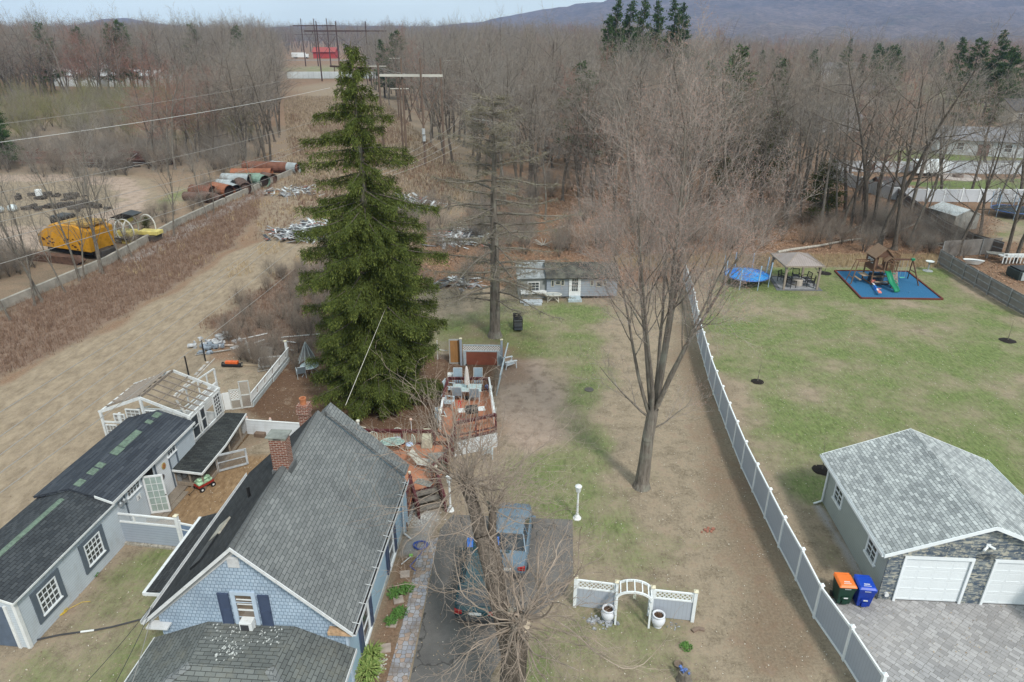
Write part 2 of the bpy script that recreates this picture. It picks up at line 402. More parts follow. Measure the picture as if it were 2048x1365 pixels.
cur = over(cur, s2.outputs[0], (.13,.085,.064,1), (.24,.165,.125,1), nbl, .4)             # weed bed
nst = gm.noise(1.7, 10, .78, obj, stretch=(1, .45, 1))
cur = over(cur, s3.outputs[1], (.19,.145,.103,1), (.36,.285,.205,1), nst, .45)  # mown straw, combed along the strip
cur = over(cur, s2.outputs[1], (.20,.185,.175,1), (.46,.44,.43,1), ngr, .35)            # gravel
cur = over(cur, s2.outputs[2], (.16,.095,.052,1), (.32,.215,.125,1), nbl, .4)             # rusty straw in the pen
gthr = gm.math('ADD', gm.math('ADD', s1.outputs[0], gm.math('MULTIPLY', gm.math('SUBTRACT', nbig, .5), 2.6)), gm.math('MULTIPLY', gm.math('SUBTRACT', nfine, .5), 1.3))
gfac = gm.math('MULTIPLY', gm.ramp(gthr, .25, .95, 0, .9), gm.ramp(s1.outputs[0], .0, .15))
cur = gm.mix(gfac, cur, gm.mix(gm.ramp(nbl, .34, .66), (.072,.102,.030,1), (.18,.235,.082,1)))
# litter specks
cur = gm.mix(gm.ramp(vo.outputs['Distance'], .02, .07, .55, 0), cur, (.50,.40,.30,1))
cur = gm.mix(gm.ramp(ngr, .55, .8, 0, .35), cur, (.05,.038,.026,1))
# wheel ruts across the mown strip and along the boundary fence
gm.bump(gm.math('ADD', gm.math('MULTIPLY', nfine, .7), gm.math('ADD', gm.math('MULTIPLY', nbl, .6), gm.math('MULTIPLY', nmid, 1.5))), .45, .08)
gm.col(cur)
ground = np_mesh('ground', V, F, gm.m); tag(ground, 'flat land of dead grass, bare earth and green patches', None, None, 'structure')
for nm, ks in (('cover_a', ('green', 'dirt', 'leaf')), ('cover_b', ('weed', 'gravel', 'rust')), ('cover_c', ('pale', 'straw', None))):
    ca = ground.data.color_attributes.new(nm, 'FLOAT_COLOR', 'POINT')
    A = np.ones((ny*nx, 4), np.float32)
    for j, k in enumerate(ks): A[:, j] = CH[k].ravel() if k else 0
    ca.data.foreach_set('color', A.ravel())
def cover_at(xs, ys, k):
    ix = np.clip(np.searchsorted(gx, xs), 0, nx-1); iy = np.clip(np.searchsorted(gy, ys), 0, ny-1); return CH[k][iy, ix]

def sheet(name, pts, z, mat, label=None, kind='structure'):
    b = MB(); b.add([(p[0], p[1], z) for p in pts]+[(p[0], p[1], -.05) for p in pts],
        [tuple(range(len(pts)))]+[(i, (i+1) % len(pts), (i+1) % len(pts)+len(pts), i+len(pts)) for i in range(len(pts))])
    return tag(b.build(name, mat), label, None, None, kind)
# asphalt driveway
am = NT('asphalt'); n1 = am.noise(1.2, 6, .65); n2 = am.noise(45, 3, .8)
cc = am.mix(am.ramp(n1, .3, .7), (.085,.08,.077,1), (.15,.14,.132,1)); cc = am.mix(am.ramp(n2, .4, .75, 0, .5), cc, (.22,.20,.19,1))
vc = am.n('TexVoronoi', feature='DISTANCE_TO_EDGE'); vc.inputs['Scale'].default_value = .32
wv = am.n('VectorMath', operation='ADD'); nz = am.n('TexNoise'); nz.inputs['Scale'].default_value = 1.7; am.l(am.co(), nz.inputs['Vector'])
am.l(am.co(), wv.inputs[0]); am.l(nz.outputs['Color'], wv.inputs[1]); am.l(wv.outputs[0], vc.inputs['Vector'])
cc = am.mix(am.ramp(vc.outputs['Distance'], .0, .012, .8, 0), cc, (.03,.028,.026,1)); am.bump(n2, .3, .01); am.col(cc)
sheet('driveway', [(-3.62,10),(-3.61,17.03),(-3.32,25.14),(-2.83,26.21),(2.85,25.84),(2.6,22.3),(2.15,21.2),(1.25,20.4),(.1,19.0),(-.75,17.3),(-.85,10)], .012, am.m, 'grey asphalt driveway widening behind the house')
# honeycomb paver walk beside the house
hm = NT('hexagon_pavers'); hv = hm.n('TexVoronoi', feature='DISTANCE_TO_EDGE'); hv.inputs['Scale'].default_value = 5.2; hv.inputs['Randomness'].default_value = .5
hm.l(hm.co(), hv.inputs['Vector']); hc = hm.n('TexVoronoi'); hc.inputs['Scale'].default_value = 5.2; hc.inputs['Randomness'].default_value = .5; hm.l(hm.co(), hc.inputs['Vector'])
hs = hm.n('SeparateColor'); hm.l(hc.outputs['Color'], hs.inputs[0])
pc = hm.mix(hs.outputs[0], (.24,.25,.29,1), (.40,.39,.41,1)); pc = hm.mix(hm.ramp(hs.outputs[1], .6, .8), pc, (.36,.27,.22,1))
pc = hm.mix(hm.ramp(hm.noise(1.0, 5), .5, .7, 0, .8), pc, (.16,.12,.09,1))
pc = hm.mix(hm.ramp(hv.outputs['Distance'], .02, .07, 1, 0), pc, (.15,.12,.09,1)); hm.bump(hv.outputs['Distance'], .4, .02); hm.col(pc)
sheet('paver_walk', [(-4.75,10),(-4.45,17),(-4.2,20.5),(-4.15,24.2),(-3.36,24.6),(-3.68,17.03),(-3.70,10)], .022, hm.m, 'hexagonal paver walk between house and driveway')
# neighbour's paver drive
nm_ = NT('concrete_pavers'); uvn = nm_.n('Mapping'); uvn.inputs['Rotation'].default_value = (0, 0, R(52)); nm_.l(nm_.co(), uvn.inputs['Vector'])
b1 = nm_.n('TexBrick'); nm_.l(uvn.outputs[0], b1.inputs['Vector']); b1.inputs['Scale'].default_value = 1; b1.inputs['Brick Width'].default_value = .34; b1.inputs['Row Height'].default_value = .19
b1.inputs['Mortar Size'].default_value = .008; b1.inputs['Color1'].default_value = (.22,.215,.22,1); b1.inputs['Color2'].default_value = (.40,.39,.395,1); b1.inputs['Mortar'].default_value = (.11,.105,.10,1)
b1.offset = .37; b1.squash = .72; b1.squash_frequency = 2
nc = nm_.mix(nm_.ramp(nm_.noise(.5, 6, .6), .3, .7, 0, .45), b1.outputs['Color'], (.42,.39,.37,1)); nc = nm_.mix(nm_.ramp(nm_.noise(4, 4), .5, .75, 0, .45), nc, (.16,.16,.165,1))
nm_.bump(b1.outputs['Fac'], -.4, .01); nm_.col(nc)
sheet('paver_driveway', [(13.0,8),(30,8),(30,20.45),(12.7,20.95),(12.35,20.6)], .02, nm_.m, 'grey concrete paver driveway before the garage')
# ------------------------------------------------------------------ trees
def bark(name, c1, c2, scale=2.0, lichen=None):
    t = NT(name); n = t.noise(scale*5, 6, .7, stretch=(1, 1, .12)); n2 = t.noise(scale*.6, 4)
    cc = t.mix(t.ramp(n, .35, .65), c1, c2)
    if lichen: cc = t.mix(t.ramp(n2, .5, .68, 0, .7), cc, lichen)
    t.bump(n, .6, .03); t.b.inputs['Roughness'].default_value = .9; t.b.inputs['Specular IOR Level'].default_value = .1
    return t.col(cc)
def twigm(name, c, v=.3, tint=None):
    """twig / leaf material varying between one tree and the next and within a crown"""
    t = NT(name); t.b.inputs['Roughness'].default_value = .9; t.b.inputs['Specular IOR Level'].default_value = .1
    oi = t.n('ObjectInfo').outputs['Random']; n = t.noise(.8, 4)
    lo = tuple(x*(1-v) for x in c[:3])+(1,); hi = tuple(min(1, x*(1+v)) for x in c[:3])+(1,)
    cc = t.mix(t.ramp(n, .3, .7), lo, hi); cc = t.mix(t.math('MULTIPLY', oi, .55), cc, tint or tuple(x*.62 for x in c[:3])+(1,))
    return t.col(cc)
BARK_GREY = bark('bark_grey', (.095,.08,.068,1), (.235,.205,.175,1), 2, (.235,.235,.195,1))
BARK_DARK = bark('bark_dark', (.06,.05,.042,1), (.16,.135,.112,1), 2)
TW_GREY = twigm('twigs_grey', (.275,.245,.215,1), .3, (.20,.175,.152,1))
TW_BROWN = twigm('twigs_brown', (.26,.21,.172,1), .3, (.275,.24,.205,1))
TW_RED = twigm('twigs_red', (.30,.15,.115,1), .25, (.26,.175,.14,1))
TW_OLIVE = twigm('twigs_olive', (.22,.215,.10,1), .3, (.22,.195,.12,1))
TW_MAPLE = twigm('twigs_maple', (.34,.29,.26,1), .3, (.34,.29,.26,1))
TW_BUD = twigm('maple_buds', (.40,.25,.20,1), .25, (.40,.25,.20,1))
NEEDLE = twigm('spruce_needles', (.072,.092,.024,1), .5, (.072,.092,.024,1))
NEEDLE_TIP = twigm('spruce_highlight_needles', (.155,.18,.045,1), .35, (.155,.18,.045,1))  # highlight tone of the foliage painted into the branchlet tips
PINE = twigm('pine_needles', (.062,.100,.036,1), .4, (.035,.07,.032,1))
CEDAR = twigm('cedar_needles', (.075,.085,.03,1), .35, (.07,.07,.028,1))
TUFT = twigm('larch_spurs', (.20,.18,.12,1), .3, (.20,.18,.12,1))

def tubes(segs, k):
    """segments [p0 p1 r0 r1] -> quads; thin ones stay open prisms"""
    A = np.asarray(segs, dtype=np.float64)
    if len(A) == 0: return np.zeros((0, 3)), np.zeros((0, 4), int)
    p0, p1, r0, r1 = A[:, :3], A[:, 3:6], A[:, 6], A[:, 7]
    d = p1-p0; d /= np.linalg.norm(d, axis=1, keepdims=True)+1e-9
    up = np.where(np.abs(d[:, 2:3]) < .9, [[0, 0, 1.]], [[1., 0, 0]]); u = np.cross(d, up); u /= np.linalg.norm(u, axis=1, keepdims=True)+1e-9
    v = np.cross(d, u); a = np.arange(k)*2*math.pi/k
    ring = u[:, None, :]*np.cos(a)[None, :, None]+v[:, None, :]*np.sin(a)[None, :, None]
    V = np.concatenate([p0[:, None]+ring*r0[:, None, None], p1[:, None]+ring*r1[:, None, None]], 1).reshape(-1, 3)
    b = (np.arange(len(A))*2*k)[:, None]; i = np.arange(k)[None]; j = (i+1) % k
    F = np.stack([b+i, b+i+k, b+j+k, b+j], -1).reshape(-1, 4)
    return V, F
def merge(*vf):
    V = []; F = []; n = 0
    for v, f in vf:
        if len(v) == 0: continue
        V.append(v); F.append(f+n); n += len(v)
    return np.concatenate(V), np.concatenate(F)

def grow(rng, p, d, L, r, lev, P, out, ends):
    """one branch and everything on it; out[level] collects segments"""
    ns = P['n'][lev]; step = L/ns; p = np.array(p, float); d = np.array(d, float); d /= np.linalg.norm(d)
    last = lev == len(P['n'])-1; rt = r*(P.get('taper', .35) if not last else .4)
    pts = [p.copy()]; dirs = [d.copy()]; rs = [r]
    for i in range(ns):
        d = d+rng.normal(0, P['wob'][lev], 3); d[2] += P['up'][lev]; d /= np.linalg.norm(d)
        q = p+d*step; rr = r+(rt-r)*(i+1)/ns; out[lev].append([*p, *q, rs[-1], rr]); p = q; pts.append(p.copy()); dirs.append(d.copy()); rs.append(rr)
    if last: ends.append((p, d)); return
    nc = P['kids'][lev]; lo = P['start'][lev]
    ph = rng.uniform(0, 6.28)
    for c in range(nc):
        f = lo+(1-lo)*((c+rng.uniform(0, 1))/nc) if c < nc-1 else 1.0
        x = f*ns; i = min(int(x), ns-1); t = x-i; q = pts[i]*(1-t)+pts[i+1]*t; dd = dirs[i+1]
        ph += 2.4+rng.uniform(-.4, .4); a = P['ang'][lev]*rng.uniform(.75, 1.25) if f < 1 else P['ang'][lev]*.35
        up = np.array([0, 0, 1.]) if abs(dd[2]) < .9 else np.array([1., 0, 0]); u = np.cross(dd, up); u /= np.linalg.norm(u); v = np.cross(dd, u)
        nd = dd*math.cos(a)+(u*math.cos(ph)+v*math.sin(ph))*math.sin(a)
        shape = P['shape'][lev](f); rr = rs[i]*(1-t)+rs[i+1]*t
        grow(rng, q, nd, L*P['ratio'][lev]*shape*rng.uniform(.75, 1.2), max(rr*P['rr'][lev], P['rmin']), lev+1, P, out, ends)

def bare_tree(name, label, cat, seed, H, r, barkm, twm, P=None, loc=(0,0,0), trunk_lev=2, group=None, stems=1, lean=0, rz=0, sides=(8,6,4,3,3)):
    """a leafless tree: mesh of trunk and limbs, with its twig crown as a part"""
    rng = np.random.RandomState(seed)
    P = P or {}
    Q = dict(n=[9, 6, 4, 3], wob=[.045, .11, .16, .2], up=[.01, .05, .05, .03], kids=[15, 8, 6], start=[.30, .2, .15], ang=[.75, .75, .7],
             shape=[lambda f: 1.15-.62*f, lambda f: 1.1-.4*f, lambda f: 1.0], ratio=[.42, .48, .5], rr=[.45, .5, .5], rmin=.012, taper=.22)
    Q.update(P); out = [[] for _ in range(len(Q['n']))]; ends = []
    for s in range(stems):
        a = rng.uniform(0, 6.28)+s*6.28/stems; t = lean if stems == 1 else rng.uniform(.06, .16)+lean
        d = (math.cos(a)*t, math.sin(a)*t, 1); b = (0, 0, 0) if stems == 1 else (math.cos(a)*r*.9, math.sin(a)*r*.9, 0)
        grow(rng, b, d, H*rng.uniform(.9, 1.0), r*(1 if stems == 1 else .75), 0, Q, out, ends)
    # flared foot
    foot = [[0, 0, -.05, 0, 0, .45, r*(1.7 if stems == 1 else 2.0), r*1.05 if stems == 1 else r*1.3]]
    tr = merge(tubes(foot, 10), *[tubes(out[l], sides[l]) for l in range(trunk_lev)])
    cr = merge(*[tubes(out[l], sides[l]) for l in range(trunk_lev, len(out))])
    t = np_mesh(name, tr[0], tr[1], barkm, smooth=True); tag(t, label, cat, group)
    np_mesh('crown', cr[0], cr[1], twm, t); t.location = loc; t.rotation_euler = (0, 0, rz)
    return t, ends

def leaf_quads(C, D, U, ln, wd):
    """thin leaf-like diamonds: centres C, directions D, side vectors U"""
    n = len(C); ln = np.broadcast_to(ln, n)[:, None]; wd = np.broadcast_to(wd, n)[:, None]
    V = np.stack([C, C+D*ln*.45+U*wd, C+D*ln, C+D*ln*.45-U*wd], 1).reshape(-1, 3)
    return V, np.arange(n*4).reshape(-1, 4)
def unit(a): return a/(np.linalg.norm(a, axis=1, keepdims=True)+1e-9)

def pine_crown(rng, H, Rm, nb=60, npl=420, base=.15, L=.35, W=.05, dens=1.0, cone=1.0, blob=.5):
    """conifer crown out of needle clumps on tiers of branches; returns needles and branch segments"""
    segs = []; C = []; D = []
    for i in range(nb):
        f = (i+rng.uniform(0, 1))/nb; z = H*(base+(1-base)*f); a = rng.uniform(0, 6.28)
        Lb = Rm*((1-f)**cone*.9+.12)*rng.uniform(.65, 1.15); dz = rng.uniform(-.05, .35)+.3*f
        p0 = np.array([0, 0, z]); p1 = p0+np.array([math.cos(a), math.sin(a), dz])*Lb
        segs.append([*p0, *p1, .05, .015]); m = max(4, int(npl*dens*(Lb/Rm)))
        t = rng.uniform(.25, 1.08, m)**.8; c = p0+(p1-p0)*t[:, None]; c += rng.normal(0, blob, (m, 3))*np.array([1, 1, .45])*(.35+.65*Lb/Rm)*.5
        C.append(c); out = np.tile([math.cos(a), math.sin(a), .35], (m, 1)); D.append(unit(out+rng.normal(0, .75, (m, 3))))
    C = np.concatenate(C); D = np.concatenate(D); U = unit(np.cross(D, rng.normal(0, 1, D.shape)))
    return leaf_quads(C, D, U, rng.uniform(.6, 1.3, len(C))*L, rng.uniform(.7, 1.3, len(C))*W), segs
def conifer(name, label, seed, H, Rm, mat, loc=(0,0,0), group=None, barkm=None, **kw):
    rng = np.random.RandomState(seed); nd, segs = pine_crown(rng, H, Rm, **kw)
    tr = tubes([[0, 0, -.05, 0, 0, H*.5, H*.016+.05, H*.011+.03], [0, 0, H*.5, 0, 0, H*.98, H*.011+.03, .02]]+segs, 6)
    t = np_mesh(name, tr[0], tr[1], barkm or BARK_DARK, smooth=True); tag(t, label, 'tree', group)
    np_mesh('crown', nd[0], nd[1], mat, t); t.location = loc
    return t

# ---- the great spruce beside the house
def spruce():
    rng = np.random.RandomState(11); H = 20.6; base = G(765, 802)
    t = np_mesh('spruce_tree', *tubes([[0,0,-.1,0,0,.5,.62,.42],[0,0,.5,0,0,7,.42,.30],[0,0,7,0,0,14,.30,.16],[0,0,14,0,0,H-.1,.16,.025]], 12), BARK_GREY, smooth=True)
    tag(t, 'tall dark green spruce with drooping branches behind the blue house', 'tree'); t.location = base
    segs = []; C = []; D = []; K = []
    # reach of the branches with height (m): bushy skirt, wide middle, open ragged top
    hs = np.array([.6, 1.2, 2.2, 4.5, 7.5, 10.5, 12.5, 14.5, 16, 17.5, 18.6, 19.6, 20.6]); rs = np.array([2.6, 4.0, 4.15, 4.0, 3.8, 3.4, 3.1, 2.8, 2.3, 1.7, 1.1, .6, .2])
    z = .7; br = []
    for k in range(230):
        z = .7+11.9*(k/230)**1.0+rng.uniform(-.1, .1); br.append((z, k*2.4+rng.uniform(-.5, .5), rng.uniform(.55, .95) if rng.rand() < .8 else rng.uniform(.95, 1.18), .85))
    z = 12.4
    while z < 20.3:     # open whorls, single boughs stand apart
        n = 5 if z < 17.5 else 4; a0 = rng.uniform(0, 6.28)
        for k in range(n): br.append((z+rng.uniform(-.2, .2), a0+k*6.28/n+rng.uniform(-.5, .5), rng.uniform(.35, .8) if rng.rand() < .6 else rng.uniform(.8, 1.2), .85))
        z += .56 if z < 17 else .42
    br += [(13.0, -.08, 1.35, 1.1), (15.1, .05, 1.1, 1), (15.7, 3.1, 1.3, 1), (12.6, 3.3, 1.2, 1), (10.0, 0.1, 1.25, 1), (11.4, 3.05, 1.25, 1), (17.0, 3.2, 1.15, 1), (1.3, .15, 1.1, 1)]
    for z, a, q, dn in br:
        Lb = np.interp(z, hs, rs)*q; low = z < 11.5
        n = max(4, int(Lb/.28)); dr = rng.uniform(.05, .16) if low else rng.uniform(.05, .14)
        pts = []
        dx, dy = math.cos(a), math.sin(a); bend = rng.uniform(-.12, .12)
        for i in range(n+1):
            s = i/n; r_ = Lb*s; zz = z+ (.28*math.sin(s*2.2) if z > 15 else 0) - dr*Lb*1.9*(s**1.2) + (.20*Lb*max(0, s-.6)**1.3)
            px = dx*r_ - dy*bend*r_*s; py = dy*r_ + dx*bend*r_*s; pts.append(np.array([px, py, max(zz, .25)]))
        rb = .018+.012*Lb
        for i in range(n): segs.append([*pts[i], *pts[i+1], rb*(1-i/n)+.008, rb*(1-(i+1)/n)+.006])
        # branchlets hanging from the bough, side twigs spreading the upper surface
        m = int(Lb*(104 if low else 72)*dn); s = rng.uniform(.08 if not low else .18, 1.0, m)
        idx = np.clip((s*n).astype(int), 0, n-1); fr = s*n-idx; PA = np.array(pts); c = PA[idx]*(1-fr[:, None])+PA[idx+1]*fr[:, None]
        side = np.array([-dy, dx, 0])[None]*rng.normal(0, .16*(1.15-s)[:, None]*min(Lb, 3.2)*(.50 if not low else 1.25), (m, 1)); c = c+side
        hang = rng.uniform(.12, .62, m)*(1.0 if low else .8)
        for j in range(7):      # a string of needle sprays down each branchlet
            f = j/6.; cc = c+np.stack([dx*.10*f*hang, dy*.10*f*hang, -hang*f], 1)+rng.normal(0, .055, (m, 3)); C.append(cc)
            dd = np.tile([dx*.5, dy*.5, -.75], (m, 1))+side*.6+rng.normal(0, .42, (m, 3)); D.append(unit(dd)); K.append(np.full(m, f)+rng.normal(0, .25, m))
        # upper face of the bough
        m2 = int(Lb*38); s = rng.uniform(.05, 1.04, m2); idx = np.clip((s*n).astype(int), 0, n-1); fr = np.minimum(s*n-idx, 1.2); c = PA[idx]*(1-fr[:, None])+PA[idx+1]*fr[:, None]
        C.append(c+rng.normal(0, .05, (m2, 3))); D.append(unit(np.tile([dx, dy, .1], (m2, 1))+rng.normal(0, .6, (m2, 3)))); K.append(rng.normal(.0, .3, m2))
    C = np.concatenate(C); D = np.concatenate(D); K = np.concatenate(K); U = unit(np.cross(D, rng.normal(0, 1, D.shape)))
    ln = rng.uniform(.08, .22, len(C)); wd = rng.uniform(.010, .024, len(C))
    pale_tip = K > .88
    v, f = leaf_quads(C[~pale_tip], D[~pale_tip], U[~pale_tip], ln[~pale_tip], wd[~pale_tip]); np_mesh('crown', v, f, NEEDLE, t)
    v, f = leaf_quads(C[pale_tip], D[pale_tip], U[pale_tip], ln[pale_tip], wd[pale_tip]); np_mesh('highlight_needles', v, f, NEEDLE_TIP, t)
    v, f = tubes(segs, 4); np_mesh('boughs', v, f, BARK_DARK, t)
    print('spruce faces', len(C))
spruce()

# ---- half-bare conifer with level boughs and dull olive spur tufts
def larch():
    rng = np.random.RandomState(5); H = 17.3; base = G(990, 673)
    segs = [[0,0,-.1,0,0,.5,.62,.40],[0,0,.5,.05,0,5,.40,.33],[.05,0,5,0,.05,10,.33,.22],[0,.05,10,.1,0,14,.22,.12],[.1,0,14,.05,0,H,.12,.03]]
    t = np_mesh('half_bare_conifer', *tubes(segs, 12), BARK_GREY, smooth=True)
    tag(t, 'thin half bare conifer with level grey boughs standing by the black stove', 'tree'); t.location = base
    hs = np.array([2.5, 4, 6, 9, 12, 14, 16, 17.3]); rs = np.array([4.4, 6.4, 7.0, 6.2, 5.0, 3.8, 2.4, .7])
    S = []; T = []; C = []; D = []
    z = 2.6
    for i in range(74):
        z = 2.6+(H-2.9)*(i+rng.uniform(0, 1))/74; a = i*2.4+rng.uniform(-.5, .5); Lb = np.interp(z, hs, rs)*rng.uniform(.55, 1.1); n = 9
        p = np.array([0, 0, z]); d = np.array([math.cos(a), math.sin(a), .12+.25*(z > 12)]); rb = .03+.009*Lb; pr = p
        for k in range(n):
            d = d+rng.normal(0, .07, 3); d[2] += (-.05 if k < 5 else .075); d /= np.linalg.norm(d); q = pr+d*Lb/n; S.append([*pr, *q, rb*(1-k/n)+.008, rb*(1-(k+1)/n)+.006])
            if k >= 1:
                for w in range(4):
                    sd = np.cross(d, [0, 0, 1]); sd /= np.linalg.norm(sd); e = sd*rng.choice([-1, 1])+d*rng.uniform(.3, 1.0)+np.array([0, 0, rng.uniform(-.35, .15)])
                    e /= np.linalg.norm(e); L2 = rng.uniform(.35, 1.25)*(1.1-k/n*.5); p2 = pr+(q-pr)*rng.uniform(0, 1); m1 = p2+e*L2*.5; e2 = e+rng.normal(0, .25, 3)+np.array([0, 0, -.15]); m2 = m1+e2*L2*.5
                    T.append([*p2, *m1, .014, .010]); T.append([*m1, *m2, .010, .006])
                    for u in range(3):
                        x = p2+e*L2*rng.uniform(.2, 1); y = x+(rng.normal(0, .18, 3)+e*.15+np.array([0,0,-.06])); T.append([*x, *y, .006, .003])
                    mm = 16; f = rng.uniform(0, 1, mm)[:, None]; C.append(p2+(m2-p2)*f+rng.normal(0, .06, (mm, 3))); D.append(rng.normal(0, 1, (mm, 3)))
            pr = q
    v, f = tubes(S, 4); np_mesh('boughs', v, f, BARK_GREY, t)
    v, f = tubes(T, 3); np_mesh('twigs', v, f, TW_GREY, t)
    C = np.concatenate(C); D = unit(np.concatenate(D)); U = unit(np.cross(D, rng.normal(0, 1, D.shape)))
    v, f = leaf_quads(C, D, U, rng.uniform(.05, .12, len(C)), rng.uniform(.012, .028, len(C))); np_mesh('spur_tufts', v, f, TUFT, t)
larch()

# ---- the big maple with several upright leaders
def maple():
    rng = np.random.RandomState(21); base = G(1283, 974)
    P = dict(n=[8, 6, 5, 4, 3], wob=[.03, .09, .12, .16, .2], up=[.02, .06, .06, .05, .03], kids=[12, 7, 6, 4], start=[.36, .22, .15, .1], ang=[.54, .6, .62, .65],
             shape=[lambda f: 1.12-.55*f, lambda f: 1.1-.35*f, lambda f: 1., lambda f: 1.], ratio=[.385, .5, .5, .55], rr=[.42, .5, .5, .5], rmin=.0052, taper=.2)
    out = [[] for _ in range(5)]; ends = []
    tr = [[0,0,-.1,0,0,.35,.50,.36],[0,0,.35,.05,.02,1.4,.36,.31],[.05,.02,1.4,.08,0,2.8,.31,.285],[.08,0,2.8,.22,.05,4.5,.285,.26]]
    top = np.array([.22, .05, 4.4])
    for dx, dy, L, r in ((.04, .03, 13.6, .17), (-.17, .08, 11.6, .14), (.16, .10, 11.8, .145), (-.10, -.14, 10.4, .115), (.30, -.05, 9.8, .11), (-.32, .0, 8.8, .095), (.08, .30, 9.4, .11), (.12, -.28, 8.8, .10)):
        grow(rng, top+np.array([dx*.6, dy*.6, -.3+rng.uniform(0, .6)]), (dx, dy, 1), L, r, 0, P, out, ends)
    for z, a, L, r in ((3.3, .2, 2.6, .05), (4.0, 2.9, 3.6, .06)):
        grow(rng, (0.1, 0, z), (math.cos(a), math.sin(a), .35), L, r, 1, P, out, ends)
    v, f = merge(tubes(tr, 14), tubes(out[0], 9), tubes(out[1], 6)); t = np_mesh('maple_tree', v, f, BARK_GREY, smooth=True)
    tag(t, 'large bare maple with several upright limbs and reddish twigs beside the long white fence', 'tree'); t.location = base
    v, f = merge(tubes(out[2], 4), tubes(out[3], 3), tubes(out[4], 3)); np_mesh('crown', v, f, TW_MAPLE, t)
    E_ = np.array([e[0] for e in ends]); k = 2; C = np.repeat(E_, k, 0)+rng.normal(0, .05, (len(E_)*k, 3)); D = unit(rng.normal(0, 1, C.shape)); U = unit(np.cross(D, rng.normal(0, 1, D.shape)))
    v, f = leaf_quads(C, D, U, rng.uniform(.03, .065, len(C)), .012); np_mesh('buds', v, f, TW_BUD, t)
    print('maple segs', [len(o) for o in out])
maple()

# ---- the lopped tree in front with fountains of shoots from its two heads
def pollard():
    rng = np.random.RandomState(8); base = Vector((-.02, 15.35, 0))
    t0 = [[0,0,-.1,.0,.02,.5,.60,.50],[.0,.02,.5,.05,.05,2.2,.50,.42],[.05,.05,2.2,.12,.12,3.6,.42,.40],[.12,.12,3.6,.24,.16,4.55,.40,.34],[.24,.16,4.55,.28,.14,4.75,.34,.20]]
    lead = [(.0,.15,3.2,.34), (-.25,.6,4.2,.31), (-.6,1.3,5.3,.27), (-.95,2.0,6.2,.235), (-1.25,2.75,6.95,.20), (-1.48,3.2,7.35,.22), (-1.56,3.35,7.6,.13)]
    l2 = [(-.35,.9,4.6,.20), (-.45,1.7,5.4,.17), (-.62,2.3,6.0,.14), (-.62,2.7,6.6,.12), (-.65,2.85,6.85,.08)]
    for L in (lead, l2):
        for a, b in zip(L[:-1], L[1:]): t0.append([*a[:3], *b[:3], a[3], b[3]])
    v, f = tubes(t0, 16); t = np_mesh('lopped_tree', v, f, bark('bark_furrowed', (.055,.045,.038,1), (.185,.152,.126,1), 3), smooth=True)
    tag(t, 'lopped bare tree in the foreground with sprays of thin shoots over the driveway', 'tree'); t.location = base
    b = MB(); b.lathe([(.20, 0), (.27, .02), (.24, .05)], (0,0,0), 12); o = b.build('cut_face', M('cut_wood', (.42,.35,.27,1), .8, .2, 6), t); o.location = (.42, -.02, 4.55); o.rotation_euler = (R(35), R(40), 0); o.scale = (.6, .9, 1)
    # burls at the heads
    b = MB()
    for k in range(16): b.ball((.24+rng.normal(0, .14), .12+rng.normal(0, .14), 4.5+rng.normal(0, .14)), rng.uniform(.08, .17), 7, 5)
    for k in range(12): b.ball((-1.5+rng.normal(0, .11), 3.2+rng.normal(0, .11), 7.35+rng.normal(0, .13)), rng.uniform(.06, .13), 7, 5)
    for k in range(7): b.ball((-.64+rng.normal(0, .06), 2.8+rng.normal(0, .06), 6.7+rng.normal(0, .1)), rng.uniform(.05, .09), 7, 5)
    b.build('burls', BARK_GREY, t, smooth=True)
    P = dict(n=[13, 7, 5], wob=[.17, .2, .22], up=[.012, .015, .0], kids=[8, 4], start=[.25, .2], ang=[.7, .7], shape=[lambda f: 1.15-.5*f, lambda f: 1.], ratio=[.40, .45], rr=[.55, .6], rmin=.0055, taper=.3)
    out = [[] for _ in range(3)]; ends = []
    def spray(c, n, Lr, up, rad, bias=(0,0,0)):
        for k in range(n):
            a = rng.uniform(0, 6.28); e = rng.uniform(*up); d = np.array([math.cos(a)*math.cos(e), math.sin(a)*math.cos(e), math.sin(e)])+np.array(bias)*rng.uniform(0, 1)
            grow(rng, np.array(c)+d*rng.uniform(.1, .2), d, rng.uniform(*Lr), rng.uniform(*rad), 0, P, out, ends)
    spray((-1.5, 3.2, 7.4), 58, (1.8, 4.3), (-.2, 1.1), (.012, .030))
    spray((-.64, 2.8, 6.7), 24, (1.6, 4.0), (-.2, 1.1), (.011, .024), (.5, .3, 0))
    spray((-.9, 1.9, 6.0), 10, (1.0, 2.2), (-.3, .7), (.010, .02))
    P2 = dict(P); P2['up'] = [.004, -.005, -.01]
    spray((.24, .12, 4.5), 48, (1.2, 3.4), (-.55, .85), (.012, .032))
    P['up'] = [.05, .03, .0]; spray((.35, .3, 4.6), 18, (2.4, 4.2), (-.1, .45), (.022, .045), (.8, .5, 0))
    v, f = merge(tubes(out[0], 5), tubes(out[1], 4), tubes(out[2], 3)); np_mesh('shoots', v, f, twigm('shoot_bark', (.31,.25,.205,1), .4, (.31,.25,.205,1)), t)
    print('pollard segs', [len(o) for o in out])
    b = MB()
    for x, z in ((-.22, 1.75), (.02, 1.62)):
        b.lathe([(.02, 0), (.075, .02), (.085, .10), (.05, .12)], (x, -.50, z), 10)
    b.build('lamp_head', WHITE, t)
pollard()
